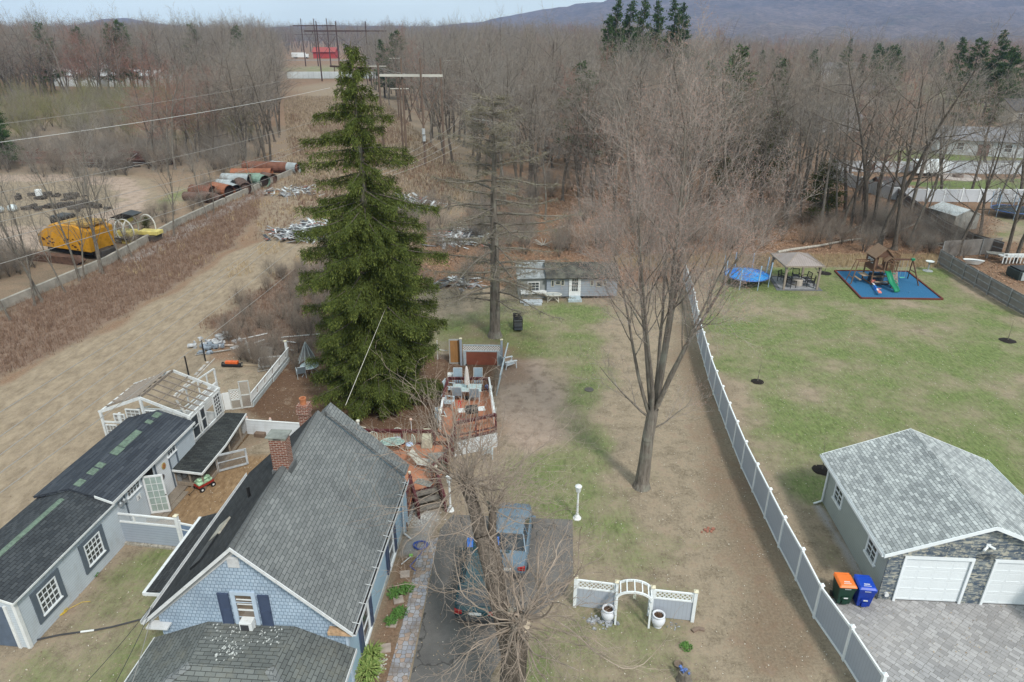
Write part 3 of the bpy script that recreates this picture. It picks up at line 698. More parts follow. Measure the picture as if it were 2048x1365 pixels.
# ------------------------------------------------------------------ buildings
def T(x=0, y=0, z=0, rz=0): return Matrix.Translation((x, y, z)) @ Matrix.Rotation(rz, 4, 'Z')
EAST = R(90)      # a wall that looks towards +x of its building
def window(parent, Mx, w, h, nx=2, ny=2, mat=None, trim=.08, sill=True, pane=None, mid=True):
    """window centred on Mx, seen from -y: frame with glazing bars, pane as its child"""
    mat = mat or WHITE_CLEAN; b = MB(Mx); W, Hh = w/2, h/2
    b.box(-W-trim, -W, -.05, .02, -Hh, Hh).box(W, W+trim, -.05, .02, -Hh, Hh)
    b.box(-W-trim, W+trim, -.055, .02, Hh, Hh+trim).box(-W-trim-(.03 if sill else 0), W+trim+(.03 if sill else 0), -.09 if sill else -.05, .02, -Hh-trim, -Hh)
    for i in range(1, nx): x = -W+w*i/nx; b.box(x-.012, x+.012, -.032, -.006, -Hh, Hh)
    for j in range(1, ny):
        z = -Hh+h*j/ny; t = .028 if (mid and j*2 == ny) else .012; b.box(-W, W, -.034 if t > .02 else -.031, -.005, z-t, z+t)
    o = b.build('window', mat, parent)
    g = MB(Mx); g.box(-W, W, -.012, .0, -Hh, Hh); g.build('pane', pane or GLASS, o); return o
def rwall(x, y, z): return T(x, y, z, EAST)

BLUE = (.36,.46,.60,1)
BLUE_SH = shingle('blue_wall_shingles', (.33,.42,.53,1), (.40,.49,.60,1), .14, .15, (.17,.22,.30,1), rough=.75)
BLUE_SIDE = siding('blue_side_wall', (.33,.45,.55,1), .19, var=.05, groove=.86)
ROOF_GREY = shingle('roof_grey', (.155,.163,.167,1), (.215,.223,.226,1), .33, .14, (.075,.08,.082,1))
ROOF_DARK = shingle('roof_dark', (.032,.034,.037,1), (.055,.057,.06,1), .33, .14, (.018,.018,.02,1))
def moss(t, cc):
    return t.mix(t.ramp(t.noise(1.6, 6, .7), .50, .75, 0, .5), cc, (.20,.19,.15,1))
ROOF_PORCH = shingle('roof_porch', (.115,.123,.121,1), (.16,.17,.166,1), .34, .15, (.05,.052,.052,1), patch=moss)
BRICK = shingle('chimney_brick', (.15,.048,.032,1), (.25,.085,.055,1), .21, .078, (.42,.36,.31,1))
LINE = M('roof_edge_white', (.62,.63,.64,1), .5, .08, 3, dirt=(.40,.38,.35,1))

def house():
    rz = R(-3.9); h = thing('blue_house', 'light blue shingled house with steep grey roof, dark shutters and brick chimney', 'house', (-8.78, 16.7, 0), rz)
    D = 8.45; ez, rzz, hw = 3.0, 6.35, 3.55; sl = (rzz-ez)/hw; wx = 3.2
    # walls: side walls and the shingled gables
    b = MB(); b.box(-wx, wx, .36, D-.02, 0, 3.15); b.build('wall', BLUE_SIDE, h)
    gz = lambda x: rzz-.16-sl*abs(x)
    b = MB(); b.prism([(-wx-.01, 0), (wx+.01, 0), (wx+.01, gz(wx)), (0, gz(0)), (-wx-.01, gz(wx))], 'y', .30, .355); b.build('front_gable_wall', BLUE_SH, h)
    b = MB(); b.prism([(-wx-.01, 0), (wx+.01, 0), (wx+.01, gz(wx)), (0, gz(0)), (-wx-.01, gz(wx))], 'y', D-.02, D+.04); b.build('rear_gable_wall', BLUE_SH, h)
    b = MB(); b.box(-wx-.03, wx+.03, .27, D+.06, -.02, .28); b.build('foundation', M('foundation', (.42,.42,.40,1), .9, .15, 2, dirt=(.2,.18,.16,1)), h)
    # roof: light grey right slope and nearly black left slope
    b = MB(); b.slab([(0, 0, rzz), (hw, 0, ez), (hw, D, ez), (0, D, rzz)], .12)
    rr = b.build('roof', ROOF_GREY, h)
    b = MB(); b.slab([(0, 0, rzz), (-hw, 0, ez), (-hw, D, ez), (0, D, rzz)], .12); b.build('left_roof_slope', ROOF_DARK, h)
    b = MB(); b.slab([(.30, D+.0, rzz-.02), (hw+.02, D+.0, ez+.25), (hw+.02, D+.75, ez+.25), (.30, D+.75, rzz-.02)], .14)
    b.slab([(.30, D, rzz-.02), (-.1, D, rzz-.42), (-.1, D+.75, rzz-.42), (.30, D+.75, rzz-.02)], .14); b.build('rear_roof', ROOF_GREY, h)
    b = MB(); b.prism([(-.1, 0), (hw-.2, 0), (hw-.2, ez+.3), (.3, rzz-.3), (-.1, rzz-.6)], 'y', D+.06, D+.6); b.build('rear_wing_wall', BLUE_SIDE, h)
    # ridge cap
    b = MB()
    for k in range(38):
        y0 = .02+k*(D-.04)/38; b.slab([(0, y0, rzz+.035), (.16, y0, rzz-.115), (.16, y0+.225, rzz-.125), (0, y0+.225, rzz+.02)], .012)
        b.slab([(0, y0, rzz+.035), (-.16, y0, rzz-.115), (-.16, y0+.225, rzz-.125), (0, y0+.225, rzz+.02)], .012)
    b.build('ridge_cap', shingle('ridge_shingle', (.12,.125,.128,1), (.15,.155,.158,1), 5, .22), rr)
    # rakes, fascia and gutter
    b = MB(); n = Vector((sl, 0, 1)).normalized()
    for s in (1, -1):
        b.prism([(0, rzz-.13), (0, rzz+.015), (s*(hw+.02), ez+.0), (s*(hw+.02), ez-.15)], 'y', -.035, .0)
    b.build('rake_board', LINE, h)
    b = MB(); b.prism([(-hw-.02, ez-.36), (-hw-.02, ez-.15), (0, rzz-.14), (0, rzz-.42)], 'y', .26, .30)
    b.prism([(-hw+.0, ez-.36), (-hw, ez-.30), (-hw+.75, ez-.30), (-hw+.75, ez-.36)], 'y', .0, .35); b.build('cornice', LINE, h)
    b = MB(); b.prism([(hw-.85, ez-.06), (hw-.85, ez-.20), (hw+.0, ez-.20), (hw, ez-.15)], 'y', .02, .34); b.build('cornice_return', M('rusty_soffit', (.50,.33,.20,1), .8, .3, 5, dirt=(.3,.12,.05,1)), h)
    for s, nm in ((1, 'gutter'), (-1, 'gutter')):
        b = MB(); x = s*hw
        b.box(x, x+s*.015, .0, D, ez-.14, ez-.02).box(x+s*.11, x+s*.125, .0, D, ez-.13, ez+.0).box(x, x+s*.12, .0, D, ez-.145, ez-.13)
        g = b.build('gutter', LINE, h)
        if s == 1:
            k = MB(); k.box(x+.015, x+.11, .05, D-.05, ez-.13, ez-.085); k.build('gutter_fill', M('gutter_fill', (.012,.012,.014,1), .6), g)  # near-black strip along the gutter trough
            for i in range(10):
                k = MB(); y = .35+i*.86; k.beam((x-.10, y, ez+.10), (x+.16, y, ez+.04), .02, .012); k.build('gutter_bracket', LINE, g)
    b = MB(); b.cyl((hw+.03, D-.25, ez-.12), (hw-.18, D-.2, ez-.5), .04, n=8).cyl((hw-.18, D-.2, ez-.5), (wx+.12, D-.2, .15), .04, n=8).cyl((wx+.12, D-.2, .15), (wx+.5, D-.45, .05), .04, n=8); b.build('downspout', LINE, h)
    # gable window with air conditioner and shutters
    w = window(h, T(-.08, .30, 3.47), .56, 1.30, 1, 4, M('window_bluegrey', (.42,.50,.60,1), .5, .06), .14, mid=False, pane=glass('pane_brown', (.10,.075,.055,1)))
    b = MB(); b.box(-.33, .20, .265, .285, 3.44, 3.50).box(-.33, .20, .265, .285, 3.90, 3.94).box(-.33,.20,.266,.286, 3.70,3.73); b.build('sash', WHITE, w)
    b = MB(); b.box(-.26, .17, .0, .30, 2.80, 3.16); ac = b.build('air_conditioner', WHITE, h, bevel=.012)
    b = MB(); b.box(-.22, .06, -.012, .01, 2.84, 3.08); b.build('grille', M('ac_grille', (.05,.05,.055,1), .6), ac)
    for x in (-.76, .60):
        b = MB(); b.box(x-.185, x+.185, .255, .30, 2.76, 4.16).box(x-.185, x+.185, .238, .26, 3.42, 3.48).box(x-.185, x-.15, .238, .26, 2.76, 4.16).box(x+.15, x+.185, .238, .26, 2.76, 4.16).box(x-.185, x+.185, .2385, .26, 4.11, 4.165).box(x-.185, x+.185, .2385, .26, 2.755, 2.81)
        b.build('shutter', NAVY, h)
    b = MB(); b.box(-.36, .02, .27, .31, 5.28, 5.72)
    for k in range(8): b.box(-.34, .0, .245, .275, 5.31+k*.05, 5.33+k*.05)
    b.build('gable_vent', LINE, h)
    # right wall windows with shutters
    for yc in (2.25, 6.32):
        w = window(h, rwall(wx, yc, .98), .72, 1.30, 1, 2, WHITE_CLEAN, .13)
        for s in (-1, 1):
            b = MB(rwall(wx, yc+s*.64, .98)); b.box(-.17, .17, -.06, .0, -.72, .72).box(-.17, .17, -.075, -.05, -.03, .03).box(-.17, -.13, -.075, -.05, -.72, .72).box(.13, .17, -.075, -.05, -.72, .72); b.build('shutter', NAVY, h)
    b = MB(); b.box(wx-.02, wx+.06, .28, .42, 0, ez-.1); b.build('corner_board', M('corner_blue', (.42,.50,.60,1), .6), h)
    # main chimney straddling the ridge: brick stack, flashing, slab on stones
    b = MB(); b.box(-.38, .24, 4.42, 4.86, 5.7, 7.42); ch = b.build('chimney', BRICK, h)
    b = MB(); b.box(-.43, .29, 4.37, 4.91, 5.75, 6.12).box(.24, .33, 4.35, 4.93, 5.95, 6.3); b.build('flashing', M('lead_flashing', (.12,.125,.13,1), .5, .2, 4), ch)
    b = MB()
    for x, y in ((-.30, 4.48), (.16, 4.48), (-.30, 4.8), (.16, 4.8)): b = MB(); b.box(x-.08, x+.08, y-.06, y+.06, 7.42, 7.53); b.build('cap_block', M('cap_block', (.35,.32,.26,1), .9, .2, 8), ch)
    b = MB(); b.box(-.46, .32, 4.34, 4.94, 7.53, 7.58); b.build('cap_slab', M('cap_slab', (.23,.24,.22,1), .8, .25, 3, dirt=(.13,.15,.13,1)), ch)
    # rear chimney with clay pot
    b = MB(); b.box(-.95, -.52, D+.10, D+.50, 0, 6.35).box(-1.0, -.47, D+.05, D+.55, 6.05, 6.30).box(-.98, -.49, D+.07, D+.53, 6.35, 6.46); c2 = b.build('rear_chimney', BRICK, h)
    b = MB(); b.lathe([(.13, 0), (.13, .22), (.15, .24), (.15, .30), (.10, .30), (.10, .10)], (-.73, D+.30, 6.46), 12); b.build('chimney_pot', M('clay', (.40,.15,.07,1), .8, .2, 5), c2)
    # vent pipe and roof hatch on the left slope
    b = MB(); zz = rzz-sl*1.35; b.cyl((-1.35, 4.15, zz-.1), (-1.35, 4.15, zz+.45), .06, n=10); b.build('vent_pipe', BLACK, h)
    b = MB()
    for y0, y1, x0, x1 in ((1.2, 2.55, -1.9, -2.35),):
        za, zb = rzz-sl*1.9+.10, rzz-sl*2.35+.10; b.slab([(x0, y0, za), (x1, y0, zb), (x1, y1, zb), (x0, y1, za)], .09)
    b.build('roof_hatch', M('hatch_black', (.02,.022,.025,1), .35), h)
    b = MB(); b.slab([(-1.9, 2.62, rzz-sl*1.9+.09), (-2.35, 2.62, rzz-sl*2.35+.09), (-2.35, 3.5, rzz-sl*2.35+.09), (-1.9, 3.5, rzz-sl*1.9+.09)], .07); b.build('skylight', M('skylight', (.40,.37,.31,1), .4, .25, 3), h)
    # low wing on the left
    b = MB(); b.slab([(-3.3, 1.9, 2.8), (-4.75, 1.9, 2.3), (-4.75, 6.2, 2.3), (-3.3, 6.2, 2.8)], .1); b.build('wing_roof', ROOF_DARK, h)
    b = MB(); b.box(-4.5, -3.19, 2.1, 6.1, 0, 2.25); b.build('wing_wall', BLUE_SIDE, h)
    b = MB(); b.box(-4.87, -4.75, 1.9, 6.2, 2.17, 2.30).box(-4.8, -3.6, 1.86, 1.9, 2.2, 2.33); b.build('wing_gutter', LINE, h)
    # hipped porch roof in front
    e = 1.95; yb = .29; yf = -3.4; ze = e-.06; pk = 2.83
    b = MB(); L_, R_ = -3.55, 3.5; l, r = -1.5, 1.5
    b.add([(L_, yb, e), (R_, yb, e), (r, yb, pk), (l, yb, pk), (L_, yf, e-.02), (R_, yf, e-.02), (l+.2, yf+2.0, pk+.0), (r-.2, yf+2.0, pk+.0)],
          [(3, 2, 7, 6), (2, 1, 5, 7), (0, 3, 6, 4), (6, 7, 5, 4), (0, 4, 5, 1), (0, 1, 2, 3)]); 
    pr = b.build('porch_roof', ROOF_PORCH, h)
    b = MB()
    for s, x0 in ((-1, l), (1, r)):
        a = Vector((x0-s*.1, yb-.6, pk+.01)); c_ = Vector((s*3.5, yf, e+.0)); top = Vector((x0-s*.2*1, yf+2.0, pk+.01))
        for p, q in ((top, c_),):
            n_ = 22
            for k in range(n_):
                u0, u1 = k/n_, (k+1.08)/n_; P0, P1 = p.lerp(q, u0), p.lerp(q, u1); sd = Vector((.11*s, .11, -.03)); sd2 = Vector((-.11*s, -.11, -.03)); up_ = Vector((0, 0, .035))
                b.add([P0+sd, P0+up_, P1+up_*.5, P1+sd], [(0, 1, 2, 3)]).add([P0+sd2, P0+up_, P1+up_*.5, P1+sd2], [(3, 2, 1, 0)])
    b.build('hip_cap', ROOF_GREY, pr)
    b = MB(); b.box(L_-.03, L_, yf, yb, e-.14, e+.01).box(R_, R_+.03, yf, yb, e-.14, e+.01).box(L_, R_, yf-.03, yf, e-.14, e+.01); b.build('porch_fascia', LINE, h)
    b = MB(); b.box(-3.2, 3.2, yf+.3, .27, 0, e-.12); b.build('porch_wall', BLUE_SIDE, h)
    rr = random.Random(4); b = MB()
    for k in range(150):
        x, y = (rr.gauss(-.35, .22), rr.gauss(-.75, .22)) if k < 70 else (rr.uniform(-1.3, 1.3), rr.uniform(-.5, .2)); s = rr.uniform(.006, .03) if k > 12 else rr.uniform(.02, .05)
        b.add([(x-s, y, pk+.012), (x, y-s*1.6, pk+.012), (x+s, y, pk+.012), (x, y+s*1.6, pk+.012)], [(0, 1, 2, 3)])
    tag(b.build('bird_lime', M('lime_white', (.55,.56,.54,1), .8), pr), kind='stuff')
    return h
house()

def outbuilding():
    rz = R(-6.1); o = thing('long_outbuilding', 'long low grey sided outbuilding with dark roof and green patched ridge', 'outbuilding', (-17.95, 18.5, 0), rz)
    SID = siding('pale_siding', (.50,.55,.60,1), .115, var=.07, dirt=(.40,.42,.43,1), groove=.55); SIDW = siding('white_siding', (.66,.69,.72,1), .115, var=.05, dirt=(.52,.52,.52,1), groove=.6)
    RF = shingle('roof_charcoal', (.036,.042,.055,1), (.068,.076,.092,1), .9, .14, (.026,.029,.036,1)); RF2 = shingle('roof_charcoal_old', (.040,.045,.052,1), (.072,.078,.086,1), .33, .14, (.024,.026,.03,1))
    GREEN = M('faded_green_shingle', (.13,.18,.14,1), .9, .25, 8, dirt=(.24,.27,.21,1)); DK = M('charcoal_trim', (.11,.135,.165,1), .6, .1)
    # front section
    ez, rx, rzz, lx = 2.40, -1.6, 2.98, -3.4
    b = MB(); b.prism([(-3.1, 0), (0, 0), (0, 2.36), (rx, 2.86), (-3.1, 2.36)], 'y', 0, 5.5); b.build('wall', SID, o)
    b = MB(); b.slab([(rx, -.15, rzz), (.18, -.15, ez), (.18, 5.55, ez), (rx, 5.55, rzz)], .08).slab([(rx, -.15, rzz), (lx, -.15, ez), (lx, 5.55, ez), (rx, 5.55, rzz)], .08); r1 = b.build('roof', RF2, o)
    b = MB(); b.slab([(rx-.13, -.1, rzz-.02), (rx, -.1, rzz+.03), (rx, 4.9, rzz+.03), (rx-.13, 4.9, rzz-.02)], .02).slab([(rx, -.1, rzz+.03), (rx+.13, -.1, rzz-.02), (rx+.13, 4.9, rzz-.02), (rx, 4.9, rzz+.03)], .02); b.build('ridge_patch', GREEN, r1)
    b = MB(); b.box(.0, .07, -.02, 5.5, 2.2, 2.33).box(.17, .2, -.15, 5.55, ez-.09, ez-.01); b.build('fascia', WHITE, o)
    b = MB(); b.prism([(lx, ez-.12), (lx, ez-.02), (rx, rzz-.02), (.18, ez-.02), (.18, ez-.12), (rx, rzz-.12)], 'y', -.18, -.15); b.build('rake_board', WHITE, o)
    b = MB(); b.box(-.10, .03, -.04, .10, 0, 2.2); b.build('corner_post', WHITE, o)
    b = MB(); b.box(-1.6, -.45, -.04, .0, .05, 1.98); d = b.build('front_door', M('slate_door', (.10,.13,.18,1), .5), o)
    b = MB(); b.box(-.45, -.33, -.06, .0, 0, 2.05); b.build('frame', WHITE, d)
    for y in (1.38, 4.0):
        w = window(o, rwall(0.0, y, 1.22), .86, .98, 4, 4, WHITE_CLEAN, .05)
        b = MB(rwall(0, y, 1.22)); b.box(-.73, -.49, -.04, .01, -.68, .68).box(.49, .73, -.04, .01, -.68, .68).box(-.73, .73, -.041, .01, .55, .72).box(-.73, .73, -.041, .01, -.74, -.57); b.build('window_surround', DK, w)
    # rear section (set a little higher and wider)
    ez2, rx2, rz2, lx2 = 2.52, -1.66, 3.10, -3.5
    b = MB(); b.prism([(-3.2, 0), (-.001, 0), (-.001, 2.46), (rx2, 2.98), (-3.2, 2.46)], 'y', 5.5, 12.1); b.build('rear_wall', SID, o)
    b = MB(); b.box(-.02, .012, 8.75, 9.75, .1, 2.45); b.build('white_wall_panel', SIDW, o)
    b = MB(); b.slab([(rx2, 5.45, rz2), (.2, 5.45, ez2), (.2, 12.15, ez2), (rx2, 12.15, rz2)], .1).slab([(rx2, 5.45, rz2), (lx2, 5.45, ez2), (lx2, 12.15, ez2), (rx2, 12.15, rz2)], .1); r2 = b.build('rear_roof', RF, o)
    for y0, y1, w_ in ((5.7, 6.15, .22), (6.55, 7.0, .24), (7.1, 7.45, .26), (8.15, 8.75, .3), (8.8, 10.2, .26), (10.9, 11.2, .24), (11.5, 11.95, .24)):
        b = MB(); sl = (rz2-ez2)/(.2-rx2); x0, x1 = rx2+.02, rx2+w_+.08
        b.slab([(x0, y0, rz2-sl*(x0-rx2)+.02), (x1, y0, rz2-sl*(x1-rx2)+.02), (x1, y1, rz2-sl*(x1-rx2)+.02), (x0, y1, rz2-sl*(x0-rx2)+.02)], .018); b.build('roof_patch', GREEN, r2)
    b = MB(); b.box(.19, .225, 5.45, 12.15, ez2-.13, ez2-.0); b.prism([(.2, ez2-.10), (.2, ez2+.015), (rx2+1.1, rz2-.29), (rx2+1.1, rz2-.41)], 'y', 5.42, 5.45); b.build('rear_fascia', WHITE, o)
    b = MB(); b.box(-.02, .03, 9.75, 9.85, .1, 2.45).box(-.02,.03,6.35,6.42,.1,2.45).box(-.02,.03,10.4,10.5,.1,2.45).box(-.02, .03, 8.65, 8.75, .1, 2.45); b.build('trim_strips', DK, o)
    for y, ww in ((7.02, .86), (9.78+.55, .0)):
        if ww: 
            window(o, rwall(.0, y, 2.08), .84, .40, 4, 2, WHITE_CLEAN, .05, mid=False)
    window(o, rwall(.012, 9.25+.02, 2.12) if False else rwall(.0, 9.98+.12, 2.12), .62, .42, 3, 2, WHITE_CLEAN, .05, mid=False)
    # open glazed door
    b = MB(); b.box(.002, .02, 7.72, 8.5, .15, 2.3); b.build('doorway', M('dark_interior', (.012,.012,.012,1), .9), o)
    b = MB(T(.03, 7.70, .12, R(18))); b.box(0, .88, -.02, .02, 0, .12).box(0, .88, -.02, .02, 2.02, 2.12).box(0, .08, -.02, .02, .12, 2.02).box(.80, .88, -.02, .02, .12, 2.02)
    for i in (1, 2): b.box(.08+.72*i/3-.012, .08+.72*i/3+.012, -.015, .015, .12, 2.02)
    for j in range(1, 5): z = .12+1.9*j/5; b.box(.08, .80, -.014, .014, z-.012, z+.012)
    dr = b.build('glazed_door', WHITE, o)
    b = MB(T(.03, 7.70, .12, R(18))); b.box(.08, .80, -.005, .005, .12, 2.02); b.build('pane', M('door_glass', (.33,.40,.37,1), .15, .15, 2, spec=.8), dr)
    b = MB(T(.03, 7.70, .12, R(18))); b.cyl((.84, -.06, 1.0), (.84, .06, 1.0), .025, n=8); b.build('handle', BLACK, dr)
    b = MB(); b.box(.02, .55, 7.3, 10.6, .0, .10).box(.55, .8, 7.6, 9.6, 0, .05); b.build('plank_step', wood('old_planks', (.24,.20,.16,1)), o)
    for y in (5.95, 6.2):
        b = MB(); b.lathe([(.02, .10), (.09, .04), (.10, -.10), (.06, -.12)], (.12, y, 2.05), 10).cyl((.0, y, 2.1), (.12, y, 2.12), .02, n=6); b.build('wall_lamp', M('lamp_grey', (.30,.32,.34,1), .4, .1, metal=.4), o)
    return o
outbuilding()
def wall_plate(name, label, cat, y, z, rx_, rzz_, mat, rim):
    t = thing(name, label, cat, (0,0,0)); Mo = T(-17.95, 18.5, 0, R(-6.1)); p = Mo @ Vector((.03, y, z)); t.location = p; t.rotation_euler = (0, 0, R(-6.1))
    n = 20; b = MB(); vs = [(.0, rx_*math.cos(2*math.pi*i/n), rzz_*math.sin(2*math.pi*i/n)) for i in range(n)]; vs += [(.025, v[1], v[2]) for v in vs]
    b.add(vs, [tuple(range(n)), tuple(range(2*n-1, n-1, -1))]+[(i, (i+1) % n, (i+1) % n+n, i+n) for i in range(n)]); b.build('rim', rim, t)
    b = MB(); vs = [(.026, .72*v[1], .72*v[2]) for v in vs[:n]]; vs += [(.033, v[1], v[2]) for v in vs]
    b.add(vs, [tuple(range(n)), tuple(range(2*n-1, n-1, -1))]+[(i, (i+1) % n, (i+1) % n+n, i+n) for i in range(n)]); b.build('face', mat, t)
wall_plate('oval_plaque', 'oval rusty orange plaque on white siding beside the open glazed door', 'plaque', 9.30, 1.72, .15, .17, M('plaque_red', (.38,.16,.07,1), .7, .3, 9), M('plaque_rim', (.40,.30,.10,1), .6))
wall_plate('oval_plaque', 'oval dark plaque below the orange one on white siding', 'plaque', 9.05, 1.25, .13, .15, M('plaque_dark', (.10,.085,.08,1), .7, .3, 9), M('plaque_rim2', (.20,.20,.22,1), .6))
t = thing('wall_sign', 'small white square sign under the narrow window left of the open door', 'sign', T(-17.95, 18.5, 0, R(-6.1)) @ Vector((.02, 7.2, 1.45)), R(-6.1)); b = MB(); b.box(0, .02, -.14, .14, -.15, .15); b.build('board', WHITE, t)
b = MB(); b.box(.02, .026, -.03, .03, -.06, .07).box(.02, .026, -.07, .07, -.10, -.06); b.build('picture', M('grey_print', (.2,.2,.22,1)), t)

def greenhouse():
    o = thing('ruined_greenhouse', 'derelict white greenhouse frame with bare roof rafters and old sash windows', 'greenhouse', (-17.95, 18.5, 0), R(-6.1))
    yf, yb, xl, xr, xa, ze, za = 12.2, 15.3, -5.0, -.12, -2.56, 2.75, 3.72
    old = wood('weathered_timber', (.25,.205,.17,1)); ow = M('peeling_white', (.60,.61,.61,1), .8, .1, 5, dirt=(.33,.30,.27,1))
    b = MB()
    for y in (yf, yb):
        b.beam((xl-.1, y, ze-.03), (xa, y, za), .05, .16).beam((xa, y, za), (xr+.1, y, ze-.03), .05, .16)
    for x, y in ((xl, yf), (xr, yf), (xl, yb), (xr, yb), (xa, yf)): b.beam((x, y, 0), (x, y, ze if x != xa else za), .11)
    b.beam((xr, yf, ze), (xr, yb, ze), .10, .10).beam((xl, yf, ze), (xl, yb, ze), .10, .10).beam((xl, yf, 2.15), (xr, yf, 2.15), .06, .09)
    b.beam((xl+1.05, yf, 1.1), (xl+1.05, yf, ze), .12).beam((xl+2.0, yf, 1.1), (xl+2.0, yf, ze), .07); b.build('frame', ow, o)
    b = MB(); b.beam((xa, yf+.05, za+.04), (xa, yb-.05, za+.04), .05, .14)
    for k in range(1, 6):
        y = yf+(yb-yf)*k/6; b.beam((xa, y, za), (xr+.05, y, ze+.03), .045, .08).beam((xa, y, za), (xl-.05, y, ze+.03), .045, .08)
    for t_ in (.33, .66): x = xa+(xr-xa)*t_; z = za+(ze-za)*t_+.02; b.beam((x, yf, z), (x, yb, z), .04, .04)
    for k in range(8): # collapsed laths on the left slope
        t_ = .15+.1*k; x = xa+(xl-xa)*t_; z = za+(ze-za)*t_+.07; b.beam((x, yf+.1*k, z), (x-.1, yb-.05*k, z+.02), .11, .02)
    b.build('rafters', old, o)
    for (x, w_, z, h_) in ((-2.05, .8, 2.72, .55), (-1.25, .5, 2.52, .45), (-3.12, .8, 2.72, .55), (-3.95, .62, 2.45, .42), (-4.55, .62, 1.5, .95)):
        window(o, T(x, yf-.03, z), w_-.1, h_, 3 if w_ > .5 else 2, 3 if h_ > .5 else 2, ow, .05, sill=False, mid=False, pane=M('dusty_glass', (.26,.245,.225,1), .2, .2, 2, spec=.7))
    for y, ww, pn in ((12.55, .62, (1, 2)), (13.35, .42, (1, 2)), (14.85, .60, (3, 6))):
        window(o, rwall(xr+.04, y, 1.98), ww, 1.22, pn[0], pn[1], ow, .06, sill=False)
    b = MB(); b.box(xr-.04, xr+.03, yf, yb, 0, 1.28); b.build('wall', siding('greenhouse_siding', (.62,.64,.65,1), .15, var=.06, dirt=(.42,.40,.38,1), groove=.6), o)
    b = MB(); b.box(xl, xr, yb-.03, yb+.03, 0, 1.2); b.build('rear_panel', ow, o)
    b = MB(); b.box(xl-.25, xl+1.2, yf-.10, yf-.07, .25, 1.0); b.build('lattice', lattice_mat('lattice_white_small', (.62,.63,.63,1), .11, .42), o)
    rng = random.Random(3); b = MB()
    for k in range(26):  # fallen boards and clutter inside
        x, y = rng.uniform(xl+.5, xr-.4), rng.uniform(yf+.4, yb-.3); a = rng.uniform(0, 3.1); l = rng.uniform(.4, 1.1); z = rng.uniform(.2, 1.6)
        b.beam((x-l*math.cos(a), y-l*.5*math.sin(a), z), (x+l*math.cos(a), y+l*.5*math.sin(a), z+rng.uniform(-.3, .5)), .12, .02)
    b.build('fallen_boards', M('grey_boards', (.36,.35,.33,1), .9, .3, 6), o)
    b = MB(); b.box(xl+.1, xr-.1, yf+.1, yb-.1, 0, .25); b.build('floor_clutter', M('clutter', (.13,.12,.11,1), .9, .5, 3), o)
    # freestanding panel at the back
    t = thing('glazed_wall_panel', 'white wall panel with three empty window frames leaning out behind the greenhouse', 'panel', (-17.95, 18.5, 0), R(-6.1))
    b = MB(); x = -2.35; y0, y1 = 15.5, 19.0
    b.beam((x-.55, y0, 2.1), (x-.1, y1, 2.0), .07, .08).beam((x-.1, y1, 0), (x-.1, y1, 2.0), .09)
    for t_ in (.25, .55, .78): b.beam((x-.55+.45*t_, y0+(y1-y0)*t_, .9), (x-.55+.45*t_, y0+(y1-y0)*t_, 2.05), .07)
    b.beam((x-.4, y0, 1.1), (x-.1, y1, 1.1), .06, .06); b.build('frame', ow, t)
    b = MB(); b.prism([(y0, 0), (y1, 0), (y1, 1.1), (y0, 1.1)], 'x', x-.12, x-.06); b.build('board_wall', siding('panel_siding', (.64,.65,.66,1), .15), t)
greenhouse()

